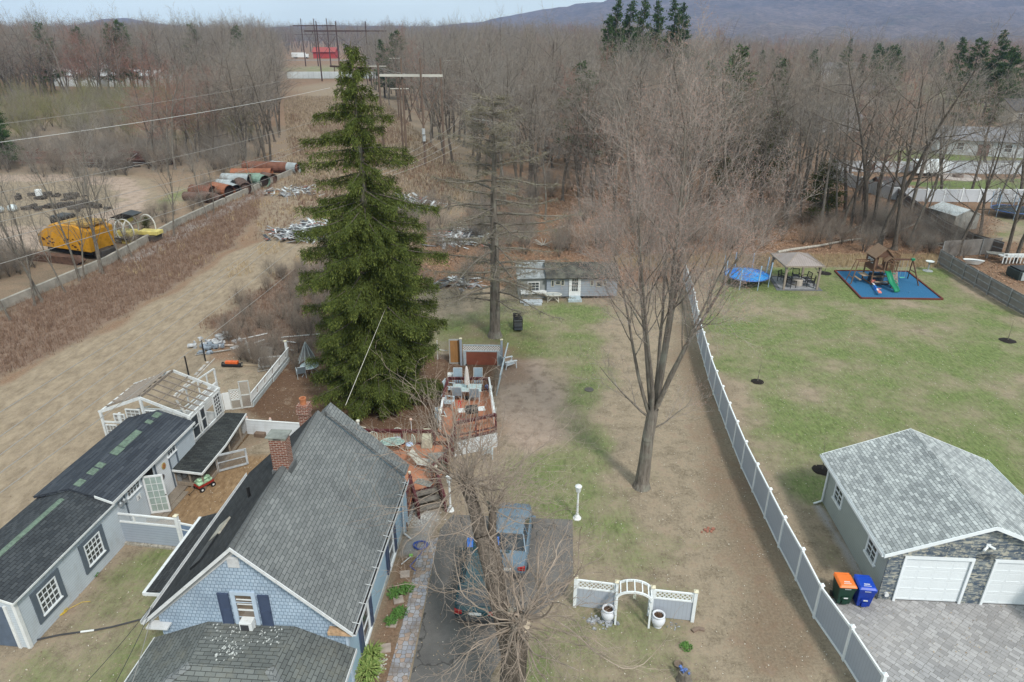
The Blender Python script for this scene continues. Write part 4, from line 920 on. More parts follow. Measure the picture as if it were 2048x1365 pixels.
def garage():
    g = thing('garage', 'grey green sided garage with light shingle roof and two white doors', 'garage', (14.9, 20.75, 0), R(3.6-7.2+0)); 
    g.location = (14.8, 20.93, 0); g.rotation_euler = (0, 0, R(-3.4))
    # local: x to the right along the front, y to the back
    W, D, ez, rz_, ov = 6.8, 6.3, 2.55, 4.08, .35
    SG = siding('sage_siding', (.34,.37,.35,1), .125, vert=False, var=.04, groove=.62)
    RG = shingle('roof_pale', (.24,.255,.262,1), (.50,.52,.525,1), .28, .14, (.14,.15,.155,1)); RG2 = RG
    sl = (rz_-ez)/(W/2+ov)
    b = MB(); b.box(0, W, .0, D, 0, ez-.02); b.prism([(0.02, ez-.03), (W-.02, ez-.03), (W/2, rz_-.2)], 'y', D-.06, D-.0); b.build('wall', SG, g)
    st = NT('ledge_stone'); br = st.n('TexBrick'); st.l(st.n('UVMap').outputs[0], br.inputs['Vector']); br.inputs['Scale'].default_value = 1; br.inputs['Brick Width'].default_value = .42; br.inputs['Row Height'].default_value = .075
    br.inputs['Mortar Size'].default_value = .004; br.inputs['Color1'].default_value = (.05,.07,.10,1); br.inputs['Color2'].default_value = (.36,.38,.36,1); br.inputs['Mortar'].default_value = (.05,.05,.06,1); br.offset = .37; br.squash = .6
    cc = st.mix(st.ramp(st.noise(7, 3), .47, .56), br.outputs['Color'], (.42,.40,.33,1)); cc = st.mix(st.ramp(st.noise(2.3, 4, .7, stretch=(1, 1, 5)), .45, .58), cc, (.07,.095,.13,1)); st.bump(br.outputs['Fac'], -.6, .02); st.col(cc)
    b = MB(); b.box(-.02, .55, -.05, 0.0, 0, ez+.0).box(3.2, 3.95, -.05, 0.0, 0, ez).box(6.6, W+.02, -.05, .0, 0, ez).box(.55, 6.6, -.05, .0, 2.28, ez)
    b.prism([(-.02, ez), (W+.02, ez), (W/2, rz_-.22)], 'y', -.05, -.0); b.build('stone_facing', st.m, g)
    for x0 in (.55, 3.95):
        b = MB(); x1 = x0+2.65
        b.box(x0, x1, -.03, -.015, .05, 2.28)
        dm = NT('garage_door_white'); sp = dm.n('SeparateXYZ'); dm.l(dm.n('UVMap').outputs[0], sp.inputs[0])
        q = dm.math('FRACT', dm.math('DIVIDE', sp.outputs[1], .54)); dm.bump(q, .3, .01); dm.b.inputs['Roughness'].default_value = .4
        dm.col(dm.mix(dm.ramp(q, 0, .03), (.45,.47,.48,1), dm.mix(dm.ramp(dm.noise(20, 3), .3, .7), (.66,.69,.71,1), (.72,.75,.77,1))))  # section seams painted darker to imitate the shadow lines of the relief
        d = b.build('garage_door', dm.m, g)
        b = MB()
        for j in range(4):
            for k in range(4): xx = x0+.08+k*.63; z = .12+j*.54; b.box(xx, xx+.55, -.045, -.03, z, z+.02).box(xx, xx+.55, -.034, -.03, z+.37, z+.385).box(xx, xx+.015, -.034, -.03, z, z+.38).box(xx+.535, xx+.55, -.034, -.03, z, z+.38)
        b.build('panel_relief', WHITE_CLEAN, d)
        b = MB(); b.box(x0, x0+.10, -.11, -.0505, 0, 2.28).box(x1-.10, x1, -.11, -.0505, 0, 2.28).box(x0, x1, -.112, -.0505, 2.20, 2.32); b.build('door_trim', WHITE_CLEAN, d)
        b = MB(); b.box(x0+.1, x1-.1, -.03, -.02, .0, .05); b.build('bottom_seal', BLACK, d)
    b = MB(); b.slab([(W/2, -.3, rz_), (-ov, -.3, ez), (-ov, D+.3, ez), (W/2, D+.3, rz_)], .12).slab([(W/2, -.3, rz_), (W+ov, -.3, ez), (W+ov, D+.3, ez), (W/2, D+.3, rz_)], .12); r = b.build('roof', RG, g)
    b = MB()
    for k in range(30): y0 = -.28+k*(D+.55)/30; b.slab([(W/2, y0, rz_+.03), (W/2+.16, y0, rz_-.05), (W/2+.16, y0+.24, rz_-.06), (W/2, y0+.24, rz_+.018)], .012).slab([(W/2, y0, rz_+.03), (W/2-.16, y0, rz_-.05), (W/2-.16, y0+.24, rz_-.06), (W/2, y0+.24, rz_+.018)], .012)
    b.build('ridge_cap', RG2, r)
    b = MB(); b.prism([(-ov-.02, ez-.16), (-ov-.02, ez+.0), (W/2, rz_+.01), (W+ov+.02, ez), (W+ov+.02, ez-.16), (W/2, rz_-.15)], 'y', -.335, -.30); b.build('rake_board', WHITE_CLEAN, g); b = MB(); b.prism([(-ov-.02, ez-.16), (-ov-.02, ez+.0), (W/2, rz_+.01), (W+ov+.02, ez), (W+ov+.02, ez-.16), (W/2, rz_-.15)], 'y', D+.30, D+.33); b.build('rake_board', WHITE_CLEAN, g)
    for x, s in ((-ov, -1), (W+ov, 1)):
        b = MB(); b.box(x, x+s*.015, -.3, D+.3, ez-.13, ez-.01).box(x+s*.10, x+s*.115, -.3, D+.3, ez-.12, ez+.0).box(x, x+s*.11, -.3, D+.3, ez-.135, ez-.12); b.build('gutter', WHITE_CLEAN, g)
    b = MB(); b.cyl((-ov-.05, D+.15, ez-.12), (-.08, D-.12, ez-.35), .045, n=8).cyl((-.08, D-.12, ez-.35), (-.08, D-.12, .12), .045, n=8).cyl((-.08, D-.12, .12), (-.5, D-.25, .05), .045, n=8); b.build('downspout', WHITE_CLEAN, g)
    for y in (1.2, 4.85): window(g, T(0, y, 1.55, R(-90)), .74, .95, 2, 4, WHITE_CLEAN, .09)
    b = MB(); b.cyl((-.02, 3.05, 2.1), (-.12, 3.05, 2.05), .05, n=8).cyl((-.02, 3.25, 2.1), (-.14, 3.3, 2.0), .04, n=8).cyl((3.5, -.05, 2.9), (3.3, -.2, 2.85), .05, n=8).cyl((3.5, -.05, 2.98), (3.7, -.2, 2.93), .05, n=8).box(3.42, 3.58, -.09, -.05, 2.92, 3.05); b.build('flood_light', WHITE_CLEAN, g)
    b = MB(); b.cyl((.25, -.16, 1.05-.7), (.25, -.05, 1.05-.7), .09, n=10); b.build('wall_outlet', WHITE, g)
    # the neighbour's house that the garage joins
    n = thing('neighbour_house', 'neighbouring house wing with pale roof joining the garage at the right edge', 'house', (22.4, 20.2, 0), R(-3.4))
    b = MB(); b.box(0, 9, -2.2, 3.4, 0, 2.4); b.build('wall', SG, n)
    b = MB(); b.slab([(-1.2, .7, 3.75), (-1.2, -2.5, 2.5), (9, -2.5, 2.5), (9, .7, 3.75)], .12).slab([(-1.2, .7, 3.75), (-.5, 3.7, 2.5), (9, 3.7, 2.5), (9, .7, 3.75)], .12); b.build('roof', RG, n)
    b = MB(); b.box(-.5, 9, 3.68, 3.8, 2.36, 2.5).box(-.5, 9, -2.62, -2.5, 2.36, 2.5); b.build('gutter', WHITE_CLEAN, n)
    window(n, T(2.2, 3.4, 1.4, R(180)), .9, 1.1, 2, 2); window(n, T(2.2, -2.2, 1.4), .9, 1.1, 2, 2)
garage()

def shed():
    s = thing('garden_shed', 'long low grey blue shed with mossy dark roof at the end of the yard', 'shed', (.55, 54.7, 0), R(2.0))
    SS = siding('shed_siding', (.27,.30,.345,1), .22, var=.10, dirt=(.25,.26,.28,1), groove=.6); RM = shingle('shed_roof', (.05,.048,.045,1), (.085,.08,.072,1), .33, .14, patch=lambda t, c: t.mix(t.ramp(t.noise(.9, 6, .7), .45, .7, 0, .8), c, (.17,.165,.13,1)))
    b = MB(); b.box(2.4, 8.45, .02, 3.4, .25, 2.0); b.build('wall', SS, s)
    b = MB(); b.box(0, 2.4, .3, 3.2, .0, 1.85); b.build('left_wall', M('shed_white', (.25,.26,.255,1), .8, .15, 2), s)
    b = MB(); b.slab([(2.3, -.25, 1.98), (8.6, -.25, 1.98), (8.6, 1.8, 2.75), (2.3, 1.8, 2.75)], .1).slab([(2.3, 1.8, 2.75), (8.6, 1.8, 2.75), (8.6, 3.7, 1.98), (2.3, 3.7, 1.98)], .1); b.build('roof', RM, s)
    b = MB(); b.slab([(-.15, .1, 1.85), (2.45, .1, 1.9), (2.45, 3.2, 2.5), (-.15, 3.2, 2.45)], .06); b.build('metal_roof', M('pale_metal_roof', (.25,.265,.27,1), .6, .3, 2, dirt=(.15,.135,.11,1)), s)
    b = MB(); b.box(4.45, 5.15, -.03, .02, .3, 1.95).box(4.3, 4.45, -.05, .02, .25, 2.0).box(5.15, 5.3, -.05, .02, .25, 2.0).box(4.3, 5.3, -.051, .02, 1.95, 2.05); d = b.build('shed_door', WHITE, s)
    b = MB(); b.box(4.55, 5.05, -.045, -.03, .75, 1.85); b.build('pane', GLASS, d)
    b = MB()
    for k in (1, 2): b.box(4.55+k*.5/3-.012, 4.55+k*.5/3+.012, -.06, -.045, .75, 1.85)
    for k in (1, 2, 3): b.box(4.55, 5.05, -.0595, -.045, .75+k*.275-.012, .75+k*.275+.012)
    b.build('glazing_bars', WHITE, d)
    b = MB(); b.box(4.2, 5.35, -.75, -.05, .0, .18).box(4.3, 5.25, -.4, -.05, .18, .34); b.build('step', M('painted_step', (.40,.47,.50,1), .7, .2), s)
    for x, z, w_, h_ in ((2.9, 1.45, .16, .5), (3.35, 1.5, .34, .3), (3.75, 1.5, .2, .42), (6.25, 1.45, .2, .38), (6.85, 1.35, .42, .4), (7.35, 1.4, .2, .38)):
        window(s, T(x, .02, z), w_, h_, 1, 1, M('cream_trim', (.50,.48,.40,1), .7), .04, sill=False)
    window(s, T(1.3, .3, 1.1), .9, .7, 3, 3, WHITE, .06); b = MB(); b.box(.2, 2.4, -.02, .3, .55, .75)
    for k in range(8): b.box(.25+k*.12, .29+k*.12, -.03, -.01, .45, .85)
    b.build('window_box', WHITE, s)
    b = MB(); b.box(.1, 2.0, -1.0, -.3, .08, .16).box(.4, 1.9, -1.4, -1.0, .0, .1); b.build('concrete_step', M('pale_slab', (.40,.43,.46,1), .8, .15), s)
shed()
# ------------------------------------------------------------------ fences, deck, yard furniture
def Wz(x0, y0, s):      # zoom-picture helper: position in an enlarged crop -> photo pixel
    return lambda x, y: (x0+x/s, y0+y/s)
def to_line(a, b):
    a = Vector(a); b = Vector(b); d = b-a; return math.atan2(d.y, d.x), d.length
FENCE_GREY = siding('vinyl_grey', (.365,.395,.45,1), .15, vert=True, var=.03, groove=.75)
CAP = M('post_cap', (.66,.60,.45,1), .6, .15, 6)
def post(b, x, y, h, w=.12): b.box(x-w/2, x+w/2, y-w/2, y+w/2, 0, h)
def cap_of(parent, x, y, h, w=.12, mat=None):
    b = MB(); b.box(x-w*.68, x+w*.68, y-w*.68, y+w*.68, h, h+.03); b.add([(x-w*.6, y-w*.6, h+.03), (x+w*.6, y-w*.6, h+.03), (x+w*.6, y+w*.6, h+.03), (x-w*.6, y+w*.6, h+.03), (x, y, h+.09)], [(0, 1, 4), (1, 2, 4), (2, 3, 4), (3, 0, 4)])
    return b.build('post_cap', mat or WHITE_CLEAN, parent)

def long_fence():
    px = [(1748,1420),(1700,1340),(1631,1242),(1598,1172),(1560,1100),(1522,1020),(1480,930),(1448,846),(1420,770),(1395,680),(1383,612),(1367,560)]
    P = [G(*p) for p in px]; P = [Vector((p.x, p.y, 0)) for p in P]
    o = thing('boundary_fence', 'long white and grey vinyl fence between the bare yard and the green lawn', 'fence', P[0])
    seg = [(P[i+1]-P[i]).length for i in range(len(P)-1)]; tot = sum(seg); n = round(tot/2.05); pts = []
    for k in range(n+1):
        s = tot*k/n; i = 0
        while i < len(seg)-1 and s > seg[i]: s -= seg[i]; i += 1
        pts.append(P[i].lerp(P[i+1], min(s/seg[i], 1)) - P[0])
    for k, p in enumerate(pts):
        b = MB(T(p.x, p.y, 0, 0)); post(b, 0, 0, 1.68); q = b.build('post', WHITE_CLEAN, o, bevel=.008); cap_of(q, p.x, p.y, 1.68)
    for a, c in zip(pts[:-1], pts[1:]):
        an, L = to_line(a, c); Mx = T(a.x, a.y, 0, an)
        b = MB(Mx); b.box(.06, L-.06, -.014, .014, .09, 1.52); pn = b.build('panel', FENCE_GREY, o)
        b = MB(Mx); b.box(.06, L-.06, -.03, .03, 1.50, 1.60).box(.06, L-.06, -.03, .03, .03, .14); b.build('rail', WHITE_CLEAN, pn)
long_fence()

LAT = lattice_mat('lattice_white', (.66,.68,.69,1), .17, .36)
def arch_gate():
    o = thing('arch_fence', 'white lattice topped grey fence pieces', 'fence', G(1146.7, 1213.5)); bpy.data.objects.remove(o)
    L0, L1 = G(1149, 1213), G(1230, 1223); R0, R1 = G(1300, 1234), G(1384, 1243)
    for nm, a, b_ in (('left', L0, L1), ('right', R0, R1)):
        a = Vector((a.x, a.y, 0)); b_ = Vector((b_.x, b_.y, 0)); an, L = to_line(a, b_)
        f = thing('lattice_fence_panel', 'short grey fence panel with white lattice top '+('left' if nm == 'left' else 'right')+' of the white garden arch', 'fence', a, an)
        for x in (0, L):
            b = MB(); post(b, x, 0, 1.52, .13); p = b.build('post', WHITE_CLEAN, f, bevel=.008); cap_of(p, x, 0, 1.52, .13, CAP)
        b = MB(); b.box(.06, L-.06, -.014, .014, .05, 1.0); pn = b.build('panel', FENCE_GREY, f)
        b = MB(); b.box(.06, L-.06, -.03, .03, .98, 1.04).box(.06, L-.06, -.03, .03, 1.36, 1.42).box(.06, .12, -.03, .03, 1.04, 1.36).box(L-.12, L-.06, -.03, .03, 1.04, 1.36); b.build('rail', WHITE_CLEAN, pn)
        b = MB(); b.quad((.12, 0, 1.04), (L-.12, 0, 1.04), (L-.12, 0, 1.36), (.12, 0, 1.36)); b.build('lattice', LAT, f)
    A = G(1230, 1249); B = G(1297, 1256); A.z = B.z = 0; an, L = to_line(A, B)
    t = thing('garden_arch', 'white arched garden arbor between the two lattice fence panels', 'garden arch', A, an); dp = .62
    b = MB()
    for x in (0, L):
        for y in (0, dp): b.box(x-.035, x+.035, y-.035, y+.035, 0, 1.30)
    b.build('posts', WHITE_CLEAN, t)
    b = MB(); n = 14; R_ = L/2+.03
    for y in (0, dp):
        pts = [(L/2-R_*math.cos(math.pi*k/n), y, 1.30+.62*R_*math.sin(math.pi*k/n)) for k in range(n+1)]
        for p, q in zip(pts[:-1], pts[1:]): b.beam(p, q, .05, .09)
    b.build('arch', WHITE_CLEAN, t)
    b = MB()
    for k in range(1, 14, 2):
        x, z = L/2-R_*math.cos(math.pi*k/n), 1.32+.62*R_*math.sin(math.pi*k/n); b.beam((x, .0, z+.03), (x, dp, z+.03), .04, .02)
    for z in (.35, .75, 1.1):
        for x in (0, L): b.beam((x, 0, z), (x, dp, z), .03)
    b.build('slat', WHITE_CLEAN, t)
    b = MB(); b.cyl((L/2, .0, 1.82), (L/2, 0, 1.62), .006, n=5).box(L/2-.055, L/2+.055, -.02, .02, 1.42, 1.60); b.build('hanging_sign', M('aged_sign', (.45,.47,.40,1), .7, .4, 20), t)
arch_gate()

def urn(px, py, lab):
    t = thing('garden_urn', lab, 'urn', G(px, py), 0, 'urns at the garden arch')
    b = MB(); b.lathe([(.16, 0), (.17, .03), (.15, .06), (.21, .14), (.265, .28), (.27, .38), (.235, .48), (.20, .52), (.21, .56), (.245, .58), (.245, .61), (.195, .61), (.185, .52), (.20, .50)], n=24)
    b.build('pot', M('white_urn', (.66,.67,.72,1), .35, .06, 3, dirt=(.50,.50,.54,1)), t, smooth=True)
    b = MB(); b.lathe([(.01, .525), (.19, .52)], n=16); rng = random.Random(px)
    for k in range(40): a = rng.uniform(0, 6.28); r = rng.uniform(0, .15); b.beam((r*math.cos(a), r*math.sin(a), .52), (1.2*r*math.cos(a), 1.2*r*math.sin(a), .58), .006)
    b.build('soil', M('potting_soil', (.10,.06,.04,1), .95, .4, 30), t)
urn(1215, 1240, 'white urn planter left of the garden arch opening'); urn(1315, 1252, 'white urn planter right of the garden arch opening')

def lamp_post(px, py, h, lab):
    t = thing('lamp_post', lab, 'lamp post', G(px, py), 0, 'white lamp posts along the driveway end')
    b = MB(); b.lathe([(.20, 0), (.20, .04), (.15, .08), (.13, .14), (.07, .22), (.055, .40), (.05, .9), (.045, h-.42), (.07, h-.40)], n=14); b.build('column', WHITE, t, smooth=False)
    b = MB(); b.lathe([(.06, h-.40), (.10, h-.36), (.13, h-.12), (.17, h-.09), (.17, h-.06)], n=8); l = b.build('lantern', M('lantern_glass', (.58,.60,.60,1), .3), t)
    b = MB(); b.lathe([(.17, h-.06), (.13, h-.02), (.04, h+.02), (.02, h+.06)], n=8)
    for k in range(8): a = k*math.pi/4; b.beam((.10*math.cos(a), .10*math.sin(a), h-.36), (.14*math.cos(a), .14*math.sin(a), h-.08), .014)
    b.build('lantern_cap', WHITE, l)
lamp_post(1154, 1037, 1.9, 'white lamp post standing on the grass at the right driveway corner'); lamp_post(901, 1021, 2.0, 'white lamp post beside the maroon deck stairs')

# ---- grey gate fence between outbuilding and house
def yard_fence():
    A = G(232, 1084); B = G(368, 1098); A.z = B.z = 0; an, L = to_line(A, B)
    f = thing('gate_fence', 'grey clapboard fence with white rails and lattice strip joining the outbuilding', 'fence', A, an)
    for x in (0.03, L):
        b = MB(); post(b, x, 0, 1.82, .14); p = b.build('post', WHITE, f); cap_of(p, x, 0, 1.82, .14, CAP)
    b = MB(); b.box(.1, L-.07, -.02, .02, .12, 1.18); b.build('board_panel', siding('grey_clapboard', (.32,.36,.42,1), .14, var=.05, groove=.6), f)
    b = MB(); b.box(.1, L-.07, -.035, .035, 1.18, 1.26).box(.1, L-.07, -.04, .04, 1.60, 1.67).box(1.20, 1.28, -.03, .03, 1.26, 1.60); b.build('rail', WHITE, f)
    b = MB(); b.quad((.1, 0, 1.26), (L-.07, 0, 1.26), (L-.07, 0, 1.60), (.1, 0, 1.60)); b.build('lattice', lattice_mat('lattice_grey', (.50,.53,.56,1), .055, .36, diag=False), f)
    b = MB()
    for k in range(9): b.box(.1+k*.34, .1+k*.34+.31, -.14, .04, .0, .10)
    b.build('kerb_blocks', M('old_kerb', (.36,.33,.28,1), .9, .3, 6), f)
    C_ = G(425, 1110); C_.z = 0; a2, L2 = to_line(B, C_)
    g = thing('yard_gate', 'slate blue board gate in white frame beside the lattice fence', 'gate', B, a2)
    b = MB(); b.box(.12, 1.05, -.015, .015, .12, 1.45); b.build('board_panel', M('slate_boards', (.16,.22,.32,1), .6, .12, 4), g)
    b = MB(); b.box(.08, .16, -.03, .03, .05, 1.6).box(1.02, 1.10, -.03, .03, .05, 1.55).box(.16, 1.02, -.028, .028, 1.40, 1.48).box(.16, 1.02, -.028, .028, 1.10, 1.15).box(.16, 1.02, -.028, .028, .08, .16); b.build('frame', WHITE, g)
    b = MB(); post(b, 1.22, 0, 1.8, .14); p = b.build('gate_post', WHITE, g); cap_of(p, 1.22, 0, 1.8, .14, CAP)
    b = MB(); b.box(1.3, 2.4, -.015, .015, .12, 1.45).box(1.3, 2.4, -.03, .03, 1.45, 1.55); b.build('side_panel', M('slate_boards', (.16,.22,.32,1), .6), g)
yard_fence()

def white_board_fence():
    A = G(486, 868); B = G(600, 876); A.z = B.z = 0; an, L = to_line(A, B)
    f = thing('white_board_fence', 'low white ribbed board fence behind the steep roof and chimney', 'fence', A, an)
    b = MB(); b.box(0, L+.3, -.02, .02, .03, .95); b.build('board_panel', siding('white_rib', (.60,.63,.66,1), .17, var=.08, dirt=(.45,.45,.45,1), groove=.75), f)
    b = MB(); b.box(-.02, L+.3, -.04, .04, .93, .98); b.build('top_rail', WHITE, f)
    for x in (.35, 1.75):
        b = MB(); b.box(x-.05, x+.05, .03, .13, 0, 1.05); p = b.build('post', WHITE, f); b = MB(); b.lathe([(.05, 0), (.07, .04), (.03, .10)], (x, .08, 1.05), 8); b.build('finial', M('finial_pink', (.62,.42,.36,1), .7), p)
white_board_fence()

def coop():
    rz = R(-6.1); c = thing('chicken_coop', 'low open coop with black shingle roof between the outbuilding and the pen', 'coop', (-17.95, 18.5, 0), rz)
    OLD = wood('coop_timber', (.28,.23,.18,1)); RS = shingle('coop_roof', (.035,.038,.04,1), (.065,.07,.07,1), .33, .13)
    b = MB(); b.slab([(-.05, 9.85, 1.12), (1.62, 9.75, 1.12), (1.58, 12.2, 1.18), (1.30, 15.2, 1.3), (.15, 15.15, 1.3), (-.05, 12.6, 1.2)], .07); b.build('roof', RS, c)
    b = MB(); b.beam((-.05, 9.82, 1.08), (1.64, 9.72, 1.06), .04, .12).beam((1.64, 9.72, 1.06), (1.62, 12.2, 1.12), .04, .12).beam((1.62, 12.2, 1.12), (1.33, 15.2, 1.24), .04, .12); b.build('fascia', WHITE, c)
    b = MB()
    for x, y in ((0, 10.0), (.8, 9.95), (1.5, 9.9), (1.5, 11.3), (1.42, 12.8), (1.35, 14.2), (1.22, 15.1), (.1, 12), (.2, 15.0)): b.beam((x, y, 0), (x, y, 1.1), .07)
    b.beam((0, 10.0, .22), (1.5, 9.9, .22), .06, .18).beam((1.5, 9.9, .12), (1.25, 15.1, .12), .06, .18); b.build('frame', OLD, c)
    b = MB(); b.quad((0, 10.02, .3), (1.5, 9.92, .3), (1.5, 9.92, 1.05), (0, 10.02, 1.05)); b.quad((1.48, 9.95, .2), (1.3, 15.1, .2), (1.3, 15.1, 1.1), (1.48, 9.95, 1.1)); b.build('wire_mesh', lattice_mat('wire_mesh', (.22,.20,.18,1), .05, .16, diag=False), c)
    b = MB(); b.box(.02, 1.4, 10.1, 15.0, .0, .05); b.build('bedding', M('bedding', (.14,.09,.05,1), .95, .3, 5), c)
    b = MB(T(1.5, 11.3, .1, R(35)))
    b.beam((0, 0, 0), (0, 0, 1.0), .10, .05).beam((1.45, 0, 0), (1.45, 0, .95), .10, .05).beam((0, 0, .95), (1.45, 0, .90), .05, .10).beam((0, 0, .03), (1.45, 0, .03), .05, .1).beam((0, 0, .5), (1.45, 0, .48), .04, .05); g = b.build('mesh_door', M('grey_paint_worn', (.40,.42,.44,1), .7, .2, 4), c)
    b = MB(T(1.5, 11.3, .1, R(35))); b.quad((0, 0, .05), (1.45, 0, .05), (1.45, 0, .9), (0, 0, .9)); b.build('wire_mesh', lattice_mat('wire_mesh2', (.24,.22,.20,1), .05, .2, diag=False), g)
    # things heaped between coop and greenhouse
    def P(x, y, z=0): return Matrix.Translation((-17.95, 18.5, 0)) @ Matrix.Rotation(rz, 4, 'Z') @ Vector((x, y, z))
    t = thing('wire_crate', 'heap of white wire crates leaning behind the black coop roof', 'crate', P(.05, 12.4), rz); b = MB(); b.box(-.1, .22, 0, 1.5, .1, .95); b.build('wire_sides', lattice_mat('crate_wire', (.55,.56,.56,1), .12, .35), t); b = MB(); b.box(-.08, .2, .02, 1.48, .1, .6); b.build('contents', M('junk', (.33,.32,.30,1), .8, .6, 9), t)
    t = thing('timber_board', 'orange brown board leaning on the white greenhouse wall', 'board', P(-.02, 12.6), rz); b = MB(); b.box(0, .06, 0, 1.15, .9, 1.05); b.build('board', M('orange_board', (.38,.20,.09,1), .8), t)
    t = thing('green_bag', 'green and white feed bag lying beside the coop', 'bag', P(-.0, 11.7), rz); b = MB(); b.ball((.05, 0, .7), .2, 10, 6, 1.1); b.ball((.1, .2, .62), .17, 10, 6, 1.0); b.build('sack', M('green_white_bag', (.30,.52,.30,1), .5, .6, 7, dirt=(.7,.72,.7,1)), t, smooth=True)
coop()
def wagon():
    t = thing('garden_wagon', 'small red garden wagon loaded with green and white sacks in the pen', 'wagon', G(410, 975), R(55))
    b = MB(); b.box(-.42, .42, -.24, .24, .24, .34); b.build('tray', M('wagon_red', (.30,.03,.02,1), .5), t)
    for x, y in ((-.3, -.28), (-.3, .28), (.3, -.28), (.3, .28)):
        b = MB(); b.cyl((x, y-.03, .13), (x, y+.03, .13), .13, n=14); w = b.build('wheel', BLACK, t); b = MB(); b.cyl((x, y-.035, .13), (x, y+.035, .13), .055, n=10); b.build('rim', WHITE, w)
    b = MB(); b.box(-.4, .38, -.22, .0, .34, .48).box(-.38, .40, .01, .23, .34, .52).box(-.3, .3, -.15, .15, .52, .62); b.build('sacks', M('sack_green', (.36,.55,.36,1), .45, .55, 6, dirt=(.72,.73,.68,1)), t, bevel=.05)
    b = MB(); b.cyl((-.42, 0, .25), (-.85, 0, .06), .012, n=6).beam((-.85, -.08, .06), (-.85, .08, .06), .02); b.build('handle', BLACK, t)
wagon()
t = thing('timber_block', 'brown timber block on the ground against the low white fence', 'block', G(521, 873), R(-8)); b = MB(); b.box(-.3, .3, -.15, .15, 0, .26); b.build('block', wood('block_wood', (.17,.12,.09,1)), t, bevel=.03)

# ---- picket railing panel and mesh gates behind the coop
def railing():
    A = G(502, 816); B = G(576, 722); A.z = B.z = 0; an, L = to_line(A, B)
    f = thing('picket_railing', 'long white picket railing leaning over pale boards on the bare yard edge', 'railing', A, an)
    tilt = Matrix.Rotation(R(9), 4, 'X')
    b = MB(tilt); b.box(0, L, -.03, .03, 1.0, 1.07).box(0, L, -.025, .025, .42, .48); 
    n = int(L/.14)
    for k in range(n+1):
        if k % 9 == 7: continue
        b.box(k*.14, k*.14+.06, -.02, .02, .48, 1.0)
    b.build('pickets', WHITE, f)
    b = MB(tilt); b.box(.1, L*.5, -.12, -.08, .02, .38).box(L*.5+.1, L-.1, -.16, -.12, .0, .36); b.build('skirting_board', M('pale_board', (.52,.58,.60,1), .6, .1), f)
    b = MB(); b.box(L-.06, L+.08, -.08, .06, 0, 1.5); p = b.build('post', WHITE, f); cap_of(p, L, 0, 1.5, .14, CAP)
    b = MB(tilt); b.quad((.05, .0, .1), (L-.1, .0, .1), (L-.1, 0, .42), (.05, 0, .42)); b.build('lattice', LAT, f)
    A = G(449, 822); B = G(497, 818); A.z = B.z = 0; an, L = to_line(A, B); an += R(6)
    g = thing('mesh_gate', 'grey framed mesh gate with lattice window standing open beside white pickets', 'gate', A, an)
    OW = M('old_white_frame', (.50,.50,.48,1), .8, .15, 4, dirt=(.3,.27,.24,1))
    b = MB(); b.beam((0, 0, 0), (0, 0, 1.15), .05, .08).box(.05, .42, -.02, .02, .05, 1.2); b.build('side_board', WHITE, g)
    b = MB(); 
    for x in (.45, 1.0, 1.06, 1.6): b.beam((x, 0, 0), (x, 0, 1.35 if x < 1.03 else 1.85), .06, .05)
    for x0, x1, zs in ((.45, 1.0, (.05, .65, 1.32)), (1.06, 1.6, (.05, .9, 1.82))):
        for z in zs: b.beam((x0, 0, z), (x1, 0, z), .05, .07)
    b.build('frame', OW, g)
    b = MB(); b.quad((.47, 0, .7), (.98, 0, .7), (.98, 0, 1.3), (.47, 0, 1.3)); b.build('lattice', LAT, g)
    b = MB(); b.quad((1.08, 0, .1), (1.58, 0, .1), (1.58, 0, 1.8), (1.08, 0, 1.8)).quad((.47, .0, .08), (.98, 0, .08), (.98, 0, .62), (.47, 0, .62)); b.build('wire_mesh', lattice_mat('wire_mesh3', (.34,.31,.28,1), .04, .3, diag=False), g)
railing()

